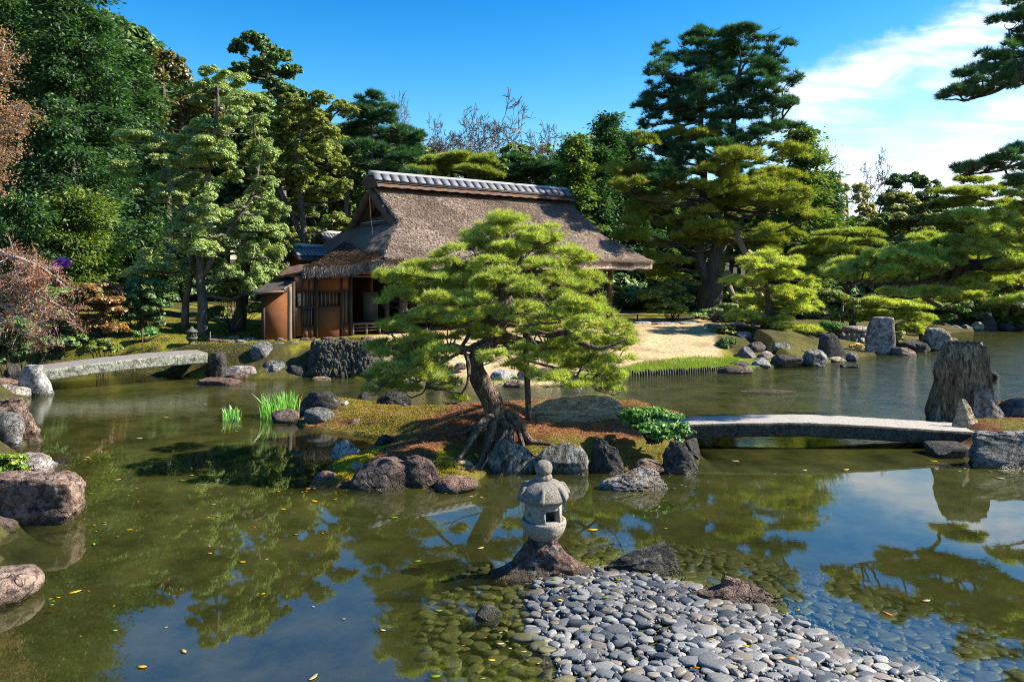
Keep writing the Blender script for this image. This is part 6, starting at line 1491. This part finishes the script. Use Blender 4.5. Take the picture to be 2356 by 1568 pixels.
# ------------------------------------------------------------------ left side
tree('mossy_tree', 'thick dark trunk with a sunlit mossy edge beside the house', 'broadleaf tree', 24.6, [[(548,752,17),(555,710,14),(562,650,12),(566,600,9)]], [(600,600,60,35),(640,570,50,35),(580,640,40,25),(620,640,45,25)], 'leaf', 'olive', 11000, .09, 270, 'bark_moss', .8)
def maple(name, label, d, limbs_px, seed, leafm, n_leaf, lsize, root_px, twig_n=26, cat='maple tree', tw=14, mat='bark_pale'):
    rng = np.random.default_rng(seed); b = P(*root_px, d); g0 = gz(b[0], b[1]); root = empty(name, (b[0], b[1], g0), label, cat)
    mb = MB(); k = d/F; tips = []
    mb.tube(cat_rom([np.array([b[0]-.2, b[1], g0-.2]), b, P(limbs_px[0][0][0], limbs_px[0][0][1], d)], 4), np.linspace(.09, .06, 9), 7)
    for lb in limbs_px:
        q = cat_rom([P(a[0], a[1], d+(a[3] if len(a) > 3 else 0)) for a in lb], 6); rr = np.interp(np.linspace(0, 1, len(q)), np.linspace(0, 1, len(lb)), [a[2]*k for a in lb])
        mb.tube(q, rr*1.35, 6, rough=.1, seed=seed)
        for t_ in range(twig_n):
            i_ = rng.integers(len(q)//6, len(q)); p = q[i_]; dr = unit((q[min(i_+1, len(q)-1)]-q[max(i_-1, 0)])+rng.normal(0, .25, 3))
            dv = unit(dr+rng.normal(0, .75, 3)*np.array([1, .9, .8])); L = rng.uniform(.25, .8)*tw/14*(1.2-.5*i_/len(q))
            e = p+dv*L; mb.tube(cat_rom([p, (p+e)/2+rng.normal(0, .04, 3), e], 3), np.linspace(.010, .004, 7), 4, cap=False); tips += [e, (p+e)/2]
            for s in range(4):
                c = p+dv*L*rng.uniform(.3, .95); e2 = c+unit(dv+rng.normal(0, .7, 3))*L*.4; mb.tube([c, e2], [.005, .002], 3, cap=False); tips += [e2, (c+e2)/2]
    mb.build('branches', M[mat], root)
    tp = np.array(tips); idx = rng.integers(0, len(tp), n_leaf); p = tp[idx]+rng.normal(0, lsize*1.6, (n_leaf, 3)); m3 = MB(); s_ = lsize*rng.uniform(.5, 1.3, n_leaf)
    m3.add(*leaf_mesh(p, rand_dirs(rng, n_leaf), rand_dirs(rng, n_leaf), s_, s_*.55)); m3.build('foliage', M[leafm], root)
maple('red_budding_maple', 'maple with pale branches and dark red buds arching in from the left above the bridge', 14.5, [[(-60,640,7),(0,662,5),(60,670,4),(110,690,3),(170,725,1.5)],[(-60,600,5),(0,585,4),(60,600,3),(110,625,2),(150,660,1)],[(-40,680,5),(0,700,4),(40,720,3),(90,745,2),(120,790,1)],[(-40,730,4),(10,740,3),(60,770,2),(110,790,1)],[(0,662,4),(40,620,3),(80,640,2),(130,650,1)],[(-30,560,4),(20,590,3),(70,640,2),(60,650,1)],[(60,670,3),(75,640,2.5),(90,610,1.5)],[(-60,600,4),(-20,640,3),(30,655,2),(80,700,1)],[(0,700,3),(60,705,2),(120,720,1.5),(165,745,.8)]], 281, 'red_leaf', 9000, .032, (-110, 800), 22, tw=10)
maple('orange_maple', 'maple with pale orange new leaves at the upper left edge', 15.5, [[(-120,300,8),(-60,250,5),(-10,180,3),(10,100,1.5)],[(-120,330,7),(-40,330,4),(20,300,2.5),(65,265,1.5)],[(-120,260,6),(-50,190,4),(-20,120,2),(-5,70,1)],[(-120,400,6),(-40,400,3),(-10,430,1.5)],[(-40,330,4),(0,280,2.5),(40,245,1)],[(-100,420,5),(-50,370,3),(0,350,1.5)],[(-120,180,5),(-60,130,3),(0,140,1.5),(20,150,1)]], 282, 'orange_leaf', 8000, .05, (-200, 760), 30, tw=10)
def shrub(name, label, d, padpx, mat, count, size, seed, group=None, sub=.3, ratio=.5, cat='shrub', z=None, up=.6, spread=.3, stems=5):
    rng = np.random.default_rng(seed); x = np.mean([q[0] for q in padpx]); yb = max(q[1]+q[3] for q in padpx); b = P(x, yb, d); g0 = gz(b[0], b[1]) if z is None else z
    root = empty(name, (b[0], b[1], g0), label, cat, group); pads_ = pads_world(padpx, d, spread, rng, .9); mb = MB()
    for k, (c, r) in enumerate(pads_):
        for s in range(stems):
            e = c+rng.normal(0, .3, 3)*r; branch(mb, [np.array([b[0]+rng.normal(0, .06), b[1]+rng.normal(0, .06), g0-.05]), (e+np.array([b[0], b[1], g0]))/2, e], .014, .005, 4, .08, seed+k*5+s)
    mb.build('stems', M['bark'], root); mb = MB(); blob_leaves(rng, pads_, count, size, mb, sub=sub, ratio=ratio, up=up); mb.build('foliage', M[mat], root); return root
shrub('azalea_bush', 'glossy dark green azalea at the left foot of the arched bridge', 10.3, [(1490,955,50,16,0),(1450,955,30,12,.1),(1530,965,40,16,0),(1560,990,38,16,-.2),(1500,985,50,18,-.2),(1450,968,28,10,0),(1540,1003,45,9,-.25)], 'glossy_leaf', 9000, .045, 301, sub=.22, z=.3, spread=.1)
shrub('azalea_bush', 'light green azalea above the large rose rock at the left edge', 8.9, [(20,1060,40,15,0),(5,1085,45,18,0),(40,1080,24,14,0),(-30,1070,40,20,0)], 'grass', 5000, .035, 302, sub=.24, z=.25, spread=.1)
for k, (l_, d, pd, m_, n_, s_) in enumerate([
    ('rusty orange shrub under the red maple', 20.5, [(225,672,50,20),(190,710,40,20),(250,720,45,22),(210,745,50,20),(265,760,35,16),(230,700,50,20)], 'rust_leaf', 14000, .075),
    ('dark green shrub with pale patches right of the rusty one', 21.5, [(310,690,45,30),(350,720,40,28),(320,740,50,24),(370,700,40,26),(290,715,35,30),(340,660,50,24)], 'evergreen', 16000, .08),
    ('low pale green bush lying on the sunny moss', 20.3, [(345,766,26,12),(320,772,20,8)], 'glossy_leaf', 3000, .06),
    ('small olive shrub behind the long slab bridge', 18.8, [(235,795,28,13),(215,805,22,10),(262,805,20,10)], 'olive', 3500, .06),
    ('dark bush at the left edge behind the bridge end', 17.5, [(20,790,60,30),(60,810,40,24),(-20,820,60,30),(110,800,30,26),(30,760,60,26)], 'evergreen', 12000, .07),
    ('dark bush behind the leaning grey rock', 20, [(150,740,60,30),(110,700,60,34),(60,740,60,34),(170,790,40,22)], 'evergreen', 12000, .08),
    ('purple flowering bush deep in the shade of the cypresses', 21.5, [(138,608,20,13),(128,620,12,8),(148,616,10,9)], 'purple_flower', 900, .06),
    ('leafy shrub in sun between the mossy trunk and the pale one', 23.5, [(510,690,35,22),(530,660,35,24),(500,725,30,18),(590,715,25,18)], 'grass', 7000, .07)]):
    shrub('shrub', l_, d, pd, m_, n_, s_, 310+k, sub=.24)
for k, (l_, d, pd, m_, n_, s_) in enumerate([
    ('round yellow green shrub at the right end of the lawn', 24.6, [(1660,760,28,13)], 'yellow_leaf', 3500, .06),
    ('round dark green shrub below the yellow green one', 22.9, [(1672,794,26,15)], 'evergreen', 3500, .055),
    ('glossy upright shrub above the dark wedge rock', 25.0, [(1912,755,28,13),(1905,748,20,8)], 'glossy_leaf', 3500, .08),
    ('low yellow azalea right of the glossy upright shrub', 26.5, [(1965,760,30,10),(1985,766,20,8)], 'yellow_leaf', 2600, .06),
    ('small orange plant in front of the block wall', 24.4, [(1955,805,22,8),(1975,800,18,9)], 'dead_leaf', 500, .09),
    ('low green bush beside the tall slab stone', 25, [(2065,772,20,10),(2058,788,14,7)], 'yellow_leaf', 1500, .06),
    ('rounded yellow azalea on the distant bank', 36, [(2240,708,34,12),(2290,705,35,13),(2330,712,30,12)], 'yellow_leaf', 6000, .10),
    ('dark clipped hedge along the distant water edge', 35.5, [(2320,738,40,14),(2360,738,40,14),(2420,738,50,14)], 'evergreen', 6000, .09),
    ('bushy olive shrub between the round post and the tall trunk', 29.5, [(1500,690,40,28),(1540,670,40,25),(1530,715,45,20),(1580,650,30,20),(1570,700,30,22)], 'olive', 12000, .08),
    ('light green shrub at the foot of the tall trunk', 28.5, [(1640,720,30,12),(1680,712,30,12),(1720,715,24,10),(1600,728,30,9)], 'sage', 4000, .07),
    ('yellow green shrub right of the shore pine', 27, [(1900,690,45,22),(1950,700,45,22),(1890,725,40,16),(1940,735,40,14)], 'olive', 10000, .08),
    ('green shrub behind the tall slab stone', 30, [(2050,690,50,22),(2120,700,45,20),(2180,710,50,18),(2160,735,40,12)], 'cypress_lit', 9000, .09),
    ('low golden shrub left of the block wall', 25.2, [(1830,775,30,10),(1860,765,26,9)], 'pine_gold', 2500, .06)]):
    shrub('shrub', l_, d, pd, m_, n_, s_, 340+k, sub=.26)
# irises
def iris(label, x0, x1, yb, hpx, n_, seed):
    rng = np.random.default_rng(seed); c = W((x0+x1)/2, yb, 0); root_ = None; mb = MB(); k = c[1]/F
    for i_ in range(n_):
        x = rng.uniform(x0, x1); b = W(x, yb-rng.uniform(0, 14), -.05); h_ = hpx*k*rng.uniform(.55, 1.05); lean = rng.normal(0, .18); ln2 = rng.normal(0, .18); w_ = rng.uniform(.010, .016)
        pts = [b+np.array([lean*h_*t_*t_, ln2*h_*t_*t_, h_*t_]) for t_ in np.linspace(0, 1, 6)]; an = rng.uniform(0, math.pi); s = np.array([math.cos(an), math.sin(an), 0])
        ws = [1, 1.1, 1, .85, .55, .02]; v = []
        for p, q in zip(pts, ws): v += [p-s*w_*q, p+s*w_*q]
        mb.add(v, [(2*m_, 2*m_+1, 2*m_+3, 2*m_+2) for m_ in range(5)])
    o = mb.build('iris_clump', M['iris_leaf'], origin=tuple(c)); tag(o, label, 'iris clump')
iris('tall bright green iris clump standing in the pond', 600, 658, 972, 66, 95, 1); iris('shorter iris clump at the far left standing alone in the water', 513, 556, 975, 36, 60, 2); iris('iris clump behind the low purple rock', 642, 690, 948, 44, 60, 3)
# grass strip + edging piles at the lawn
def strip_stuff(name, label, poly, n_, hgt, wdt, mat, seed, lean=.3, z_off=0, flat=False):
    rng = np.random.default_rng(seed); poly = np.array(poly); lo, hi = poly.min(0), poly.max(0); p = rng.uniform(lo, hi, (n_*3, 2)); p = p[poly_sd(p[:, 0], p[:, 1], poly) > 0][:n_]
    z = ground_z(p[:, 0], p[:, 1]); ok_ = z > .0; p = p[ok_]; z = z[ok_]; m_ = len(p); c = np.stack([p[:, 0], p[:, 1], z+z_off], -1)
    if flat: dr = unit(rng.normal(0, 1, (m_, 3))*np.array([1, 1, .22])+np.array([0, 0, .12]))
    else: dr = unit(rng.normal(0, lean, (m_, 3))+np.array([0, 0, 1]))
    h_ = hgt*rng.uniform(.5, 1.2, (m_, 1)); s = unit(np.cross(dr, rand_dirs(rng, m_)))*wdt
    v = np.stack([c-s, c+s, c+dr*h_], 1).reshape(-1, 3); mb = MB(); mb.add(v, np.arange(len(v)).reshape(-1, 3))
    o = mb.build(name, M[mat], origin=(float(p[:, 0].mean()), float(p[:, 1].mean()), 0)); tag(o, label, None, None, 'stuff')
strip_stuff('grass', 'fresh green grass along the lawn edge above the log piles', [W(a, b, .12)[:2] for a, b in [(1420,868),(1560,862),(1700,850),(1700,826),(1600,828),(1480,836),(1420,846)]], 16000, .10, .005, 'grass', 401)
strip_stuff('grass', 'patchy grass at the lawn shore behind the island pine', [W(a, b, .1)[:2] for a, b in [(950,892),(1200,896),(1430,872),(1430,855),(1200,870),(950,868)]], 7000, .09, .005, 'grass', 402)
IS = [tuple(q) for q in ISLE]
strip_stuff('pine_needle_litter', 'rust brown fallen pine needles covering the island', IS, 90000, .055, .0022, 'litter', 403, flat=True, z_off=.004)
strip_stuff('moss', 'olive and yellow moss over the left part of the island', dp([(770,925),(930,932),(1030,958),(1040,985),(960,1000),(880,1012),(790,992)]), 26000, .028, .006, 'moss_tuft', 404, .8)
strip_stuff('moss', 'bright yellow moss around the front left rocks of the island', dp([(765,1068),(850,1040),(900,1045),(860,1075),(830,1115),(770,1110)]), 16000, .03, .006, 'moss_bright', 405, .8)
strip_stuff('moss', 'yellow moss beside the pale flat island stone', dp([(1000,1105),(1010,1070),(1055,1070),(1050,1105)]), 5000, .04, .006, 'moss_bright', 406, .8)
strip_stuff('pine_needle_litter', 'brown litter and moss on the right islet', [tuple(q) for q in RISLE], 40000, .05, .0022, 'litter', 407, flat=True, z_off=.004)
strip_stuff('moss', 'sunlit moss lawn between the trees and the left bridge', [(-13,18.5),(-6.8,18.8),(-6.6,24),(-9,27),(-14,27)], 30000, .03, .012, 'moss_tuft', 408, .8)
strip_stuff('dry_grass', 'fine dry straw coloured lawn grass', LAWN, 40000, .022, .004, 'dead_leaf', 409, .6)
# edging piles
proto = None
ed = cat_rom([W(a, b)[:2] for a, b in [(1446,864),(1500,862),(1560,859),(1625,855),(1690,850)]], 40); seg = np.r_[0, np.cumsum(np.linalg.norm(np.diff(ed, axis=0), axis=1))]
ns = int(seg[-1]/.075); rng = np.random.default_rng(9)
mbp = MB(); mbp.tube([(0,0,-.35),(0,0,-.1),(0,0,.06),(0,0,.12)], [.034,.033,.032,.028], 7)
o0 = mbp.build('log_pile', M['bark_moss'], origin=(0,0,0), smooth=True); tag(o0, 'short round log pile in the row edging the green grass bank', 'log pile', 'log piles edging the lawn bank')
for k in range(ns):
    s = (k+.5)/ns*seg[-1]; x = np.interp(s, seg, ed[:, 0]); y = np.interp(s, seg, ed[:, 1]); o = o0 if k == 0 else o0.copy()
    if k: COL.objects.link(o)
    o.location = (x, y, rng.uniform(-.03, .03)); o.rotation_euler = (rng.normal(0, .05), rng.normal(0, .05), rng.uniform(0, 6))
# low rope fence
fr_ = empty('rope_fence', P(1560,750,28.7)*np.array([1,1,0])+np.array([0,0,.7]), 'low fence of short posts and bamboo rail at the far lawn edge', 'fence')
fp = [P(1395,752,29.3), P(1466,750,29.2), P(1560,748,29.4), P(1652,746,29.6), P(1712,746,29.8)]
for p in fp:
    mb = MB(); g0 = gz(p[0], p[1]); mb.tube([(p[0],p[1],g0-.1),(p[0],p[1],g0+.28)], [.03,.028], 7); mb.build('fence_post', M['wood_dark'], fr_)
mb = MB(); mb.tube(cat_rom([(p[0],p[1],gz(p[0],p[1])+.22) for p in fp], 5), [.014]*21, 5); mb.build('rail', M['wood'], fr_)
mb = MB(); p = P(1732,778,25); mb.tube([(p[0],p[1],gz(p[0],p[1])-.1),(p[0],p[1],gz(p[0],p[1])+.32)], [.075,.07], 9, rough=.1); o = mb.build('stump_post', M['bark_grey'], origin=tuple(p), smooth=True); tag(o, 'short grey stump post under the shore pine', 'stump post')
mb = MB(); p = P(1937,745,27); mb.tube([(p[0],p[1],gz(p[0],p[1])-.1),(p[0],p[1],gz(p[0],p[1])+1.1)], [.05,.045], 8); o = mb.build('support_pole', M['wood'], origin=tuple(p), smooth=True); tag(o, 'thin upright pole propping the low pine above the glossy shrub', 'support pole')
for k, (x, y) in enumerate([(327,800),(482,790)]):
    mb = MB(); p = P(x, y, 19.8+k*.3); g0 = gz(p[0], p[1]); mb.tube([(p[0],p[1],g0-.05),(p[0]+.02,p[1],g0+(.55 if k == 0 else .3))], [.015,.013], 6); o = mb.build('stake', M['wood'], origin=tuple(p)); tag(o, ['thin tall stake in the sunny moss behind the left bridge', 'short stake between the stepping stones'][k], 'stake')

# ------------------------------------------------------------------ background woods (one prototype per kind, then copies)
def proto_conifer(seed, mat): return conifer('woodland_cypress', 'x', 40, CX, 700, 300, 110, seed, mat, 12000, .22, 'woodland trees behind the garden', 5, 660)
def proto_round(seed, mat):
    rng = np.random.default_rng(seed); pd = [(CX+rng.uniform(-60, 60), rng.uniform(330, 560), rng.uniform(35, 60), rng.uniform(25, 40)) for _ in range(16)]+[(CX, 315, 45, 25)]
    return tree('woodland_tree', 'x', 'woodland tree', 40, [[(CX,700,7),(CX+5,550,6),(CX-5,400,4)]], pd, 'leaf', mat, 16000, .22, seed, 'bark_grey', 1.3, 'woodland trees behind the garden')
prot = [proto_conifer(501, 'cypress'), proto_round(502, 'evergreen'), proto_round(503, 'olive'), proto_conifer(504, 'cypress_lit'), proto_round(505, 'cypress_lit')]
sky = [(-700,-50),(-300,-80),(0,-60),(300,60),(320,140),(440,200),(520,210),(690,260),(760,280),(900,300),(1000,350),(1200,345),(1300,335),(1420,320),(1560,420),(1700,420),(1850,400),(1930,500),(2050,500),(2200,500),(2400,440),(2700,380),(3300,300)]
sx_, sy_ = zip(*sky); rng = np.random.default_rng(1234); first = [True]*5; n_tr = 0
for row, (dR, step, off) in enumerate([(43,85,20),(50,90,70),(60,90,110)]):
    x = -650+row*31
    while x < 3200:
        d = dR+rng.uniform(-2.5, 2.5); yt = np.interp(x, sx_, sy_)+rng.uniform(0, 35)+(0 if row else off*.6); 
        yt = min(yt, 560)
        if x < 700: kk = int(rng.choice([0, 0, 1, 3, 2]))
        elif x < 1600: kk = int(rng.choice([0, 3, 1, 4]))
        else: kk = int(rng.choice([1, 2, 4, 3]))
        wx_p = (x-CX)/F*d; g0 = gz(wx_p, d); h_ = H-(yt-HY)/F*d-g0; base_h = (H-(300-HY)/F*40)-.95
        s_ = h_/base_h; sw = s_*rng.uniform(.95, 1.3); sw = min(max(sw, .75), 1.6)
        l_ = ['dark cypress standing in the woods', 'dark leafy tree standing in the woods', 'olive leafy tree standing in the woods', 'light green cypress standing in the woods', 'light green leafy tree standing in the woods'][kk]
        zone = ['far left', 'left', 'house', 'tall pine', 'right', 'far right'][int(np.clip((x+100)//450, 0, 5))]
        lab = l_+' '+{'far left':'at the far left','left':'behind the layered evergreen','house':'behind the roof','tall pine':'behind the tall pine','right':'behind the shore pines','far right':'at the far right'}[zone]
        if first[kk]:
            o = prot[kk]; first[kk] = False; o.location = (wx_p, d, g0); o.rotation_euler = (0, 0, rng.uniform(0, 6)); o.scale = (sw, sw, s_); o['label'] = lab; o['group'] = lab+' group'
        else: o = copy_thing(prot[kk], (wx_p, d, g0), rng.uniform(0, 6), (sw, sw, s_), lab)
        o['group'] = l_.replace('standing', 'trees')+' '+zone; o['category'] = 'woodland tree'; n_tr += 1
        x += step*rng.uniform(.7, 1.3)
print('woodland', n_tr)
for k in range(5):
    if first[k]:
        for ch in list(prot[k].children): bpy.data.objects.remove(ch)
        bpy.data.objects.remove(prot[k])

# ------------------------------------------------------------------ understory bushes closing the gaps between trunks
up_ = [shrub('understory_bush', 'x', 36, [(CX, 690, 60, 34), (CX-45, 705, 45, 24), (CX+50, 700, 50, 28), (CX, 715, 70, 18)], m_, 7000, .16, 600+k, sub=.28, z=.7) for k, m_ in enumerate(['evergreen', 'olive'])]
rng = np.random.default_rng(66); x = -250; cnt = 0
while x < 2700:
    d = rng.uniform(34, 39); k = int(rng.random() < (.25 if x < 1500 else .45)); wx_p = (x-CX)/F*d
    if not (480 < x < 1480 and d < 37):
        s_ = rng.uniform(.9, 1.35); o = copy_thing(up_[k], (wx_p, d, gz(wx_p, d)), rng.uniform(0, 6), (s_*1.1, s_*1.1, s_*rng.uniform(.9, 1.3)))
        zn = 'left of the house' if x < 620 else 'behind the house' if x < 1480 else 'behind the tall pine' if x < 1950 else 'behind the far shore'
        o['label'] = ['dark green', 'olive green'][k]+' bush in the understory '+zn; o['group'] = ['dark', 'olive'][k]+' understory bushes '+zn; o['category'] = 'bush'
    x += rng.uniform(45, 80)
for o in up_:
    for ch in list(o.children): bpy.data.objects.remove(ch)
    bpy.data.objects.remove(o)
# ------------------------------------------------------------------ sky, sun, camera
SUN_EL, SUN_AZ = 38.0, (0.9992, 0.04)
w = bpy.data.worlds.new('World'); scene.world = w; w.use_nodes = True; nt = w.node_tree; nt.nodes.clear()
out = nt.nodes.new('ShaderNodeOutputWorld'); bg = nt.nodes.new('ShaderNodeBackground'); nt.links.new(bg.outputs[0], out.inputs[0])
st = nt.nodes.new('ShaderNodeTexSky'); st.sky_type = 'NISHITA'; st.sun_disc = False; st.sun_elevation = rad(SUN_EL)
st.sun_rotation = math.atan2(SUN_AZ[0], SUN_AZ[1]); st.air_density = 1.0; st.dust_density = .6; st.ozone_density = 2.0
bg.inputs['Strength'].default_value = .085
def N_(t, **kw):
    n = nt.nodes.new(t)
    for k, v in kw.items(): setattr(n, k, v)
    return n
def Mth(op, a, b=None, c=None, clamp=False):
    m = N_('ShaderNodeMath', operation=op, use_clamp=clamp)
    for k, v in enumerate((a, b, c)):
        if v is None: continue
        if isinstance(v, bpy.types.NodeSocket): nt.links.new(v, m.inputs[k])
        else: m.inputs[k].default_value = v
    return m.outputs[0]
def SS(x, a, b):
    m = N_('ShaderNodeMapRange', interpolation_type='SMOOTHSTEP'); nt.links.new(x, m.inputs[0]); m.inputs[1].default_value = a; m.inputs[2].default_value = b; m.inputs[3].default_value = 0; m.inputs[4].default_value = 1
    return m.outputs[0]
tc = N_('ShaderNodeTexCoord'); sp = N_('ShaderNodeSeparateXYZ'); nt.links.new(tc.outputs['Generated'], sp.inputs[0])
yy = Mth('MAXIMUM', sp.outputs[1], .05); u_ = Mth('DIVIDE', sp.outputs[0], yy); v_ = Mth('DIVIDE', sp.outputs[2], yy)
front = SS(sp.outputs[1], .05, .3)
cmb = N_('ShaderNodeCombineXYZ'); nt.links.new(u_, cmb.inputs[0]); nt.links.new(v_, cmb.inputs[1])
def wnoise(sx, sy, rot, scale, detail=6, rough=.6, dist=.4, loc=0):
    mp = N_('ShaderNodeMapping'); mp.inputs['Scale'].default_value = (sx, sy, 1); mp.inputs['Rotation'].default_value = (0, 0, rot); mp.inputs['Location'].default_value = (loc, loc, 0)
    nt.links.new(cmb.outputs[0], mp.inputs[0]); t = N_('ShaderNodeTexNoise'); t.inputs['Scale'].default_value = scale; t.inputs['Detail'].default_value = detail; t.inputs['Roughness'].default_value = rough; t.inputs['Distortion'].default_value = dist
    nt.links.new(mp.outputs[0], t.inputs['Vector']); return t.outputs['Fac']
n1 = wnoise(1, 3.0, .0, 5.5, 6, .6, .5); n2 = wnoise(1, 1, 0, 22, 5, .6); n3 = wnoise(1.0, 2.6, -.3, 3.4, 5, .55, .3, 3.0)
# distance under the slanting upper edge of the cloud bank
edge = Mth('SUBTRACT', Mth('ADD', .278, Mth('MULTIPLY', Mth('SUBTRACT', u_, .384), .385)), v_)
edge = Mth('ADD', edge, Mth('ADD', Mth('MULTIPLY', Mth('SUBTRACT', n2, .5), .05), Mth('MULTIPLY', Mth('SUBTRACT', n1, .5), .05)))
ub = Mth('ADD', u_, Mth('MULTIPLY', Mth('SUBTRACT', n1, .5), .16))
left = SS(ub, .29, .38)
band = Mth('MULTIPLY', SS(edge, -.008, .035), Mth('SUBTRACT', 1.0, Mth('MULTIPLY', SS(edge, .035, .10), .55)))
body = Mth('MULTIPLY', SS(edge, .02, .10), SS(n3, .34, .60))
n4 = wnoise(1.0, 4.5, -.12, 5.0, 5, .55, .6, 8.0)
low = Mth('MULTIPLY', SS(edge, .08, .2), Mth('ADD', .62, Mth('MULTIPLY', SS(n4, .38, .62), .36)))
cl = Mth('MAXIMUM', Mth('MAXIMUM', band, Mth('MULTIPLY', body, .8)), low)
cl = Mth('MULTIPLY', Mth('MULTIPLY', cl, left), front, clamp=True)
n5 = wnoise(1.0, 5.0, -.2, 7.0, 6, .62, .8, 5.0)
cl = Mth('MULTIPLY', cl, Mth('ADD', .44, Mth('MULTIPLY', SS(n5, .38, .60), .50)))
hs = N_('ShaderNodeHueSaturation'); hs.inputs['Saturation'].default_value = 1.5; hs.inputs['Hue'].default_value = .488; nt.links.new(st.outputs[0], hs.inputs['Color'])
ml = N_('ShaderNodeMix', data_type='RGBA', blend_type='MULTIPLY'); ml.inputs[0].default_value = 1; nt.links.new(hs.outputs[0], ml.inputs[6]); ml.inputs[7].default_value = (.95, 1.05, 1.12, 1)
mx = N_('ShaderNodeMix', data_type='RGBA'); nt.links.new(cl, mx.inputs[0]); gr = N_('ShaderNodeMix', data_type='RGBA'); nt.links.new(SS(sp.outputs[2], .02, .5), gr.inputs[0]); gr.inputs[6].default_value = (1.5, 1.15, .98, 1); gr.inputs[7].default_value = (.28, .65, .90, 1)
ml2 = N_('ShaderNodeMix', data_type='RGBA', blend_type='MULTIPLY'); ml2.inputs[0].default_value = 1; nt.links.new(ml.outputs[2], ml2.inputs[6]); nt.links.new(gr.outputs[2], ml2.inputs[7])
nt.links.new(ml2.outputs[2], mx.inputs[6]); mx.inputs[7].default_value = (6.2, 6.5, 7.0, 1)
nt.links.new(mx.outputs[2], bg.inputs['Color'])
sl_ = bpy.data.lights.new('sun', 'SUN'); sl_.energy = 5.0; sl_.angle = rad(.5); sl_.color = (1, .91, .77)
so = bpy.data.objects.new('sun', sl_); COL.objects.link(so)
dv = Vector((SUN_AZ[0]*math.cos(rad(SUN_EL)), SUN_AZ[1]*math.cos(rad(SUN_EL)), math.sin(rad(SUN_EL))))
so.rotation_euler = dv.to_track_quat('Z', 'Y').to_euler(); so.location = (30, 10, 30)
cd = bpy.data.cameras.new('camera'); cam = bpy.data.objects.new('camera', cd); COL.objects.link(cam); scene.camera = cam
cam.location = (0, 0, H); cam.rotation_euler = (rad(90), 0, 0); cd.sensor_width = 36; cd.lens = 36*F/2355.0; cd.shift_y = -(784-HY)/2355.0; cd.clip_start = .1; cd.clip_end = 6000
vs_ = scene.view_settings; vs_.view_transform = 'Standard'; vs_.look = 'None'; vs_.gamma = 1; vs_.exposure = 1.4
scene.cycles.use_denoising = True; scene.cycles.denoising_prefilter = 'NONE'; scene.cycles.denoising_input_passes = 'RGB_ALBEDO_NORMAL'; scene.cycles.filter_width = 1.0
scene.cycles.max_bounces = 6; scene.cycles.transparent_max_bounces = 12; scene.cycles.diffuse_bounces = 2; scene.cycles.glossy_bounces = 3; scene.cycles.transmission_bounces = 3
scene.cycles.caustics_reflective = False; scene.cycles.caustics_refractive = False
scene.render.resolution_x = 1024; scene.render.resolution_y = 681
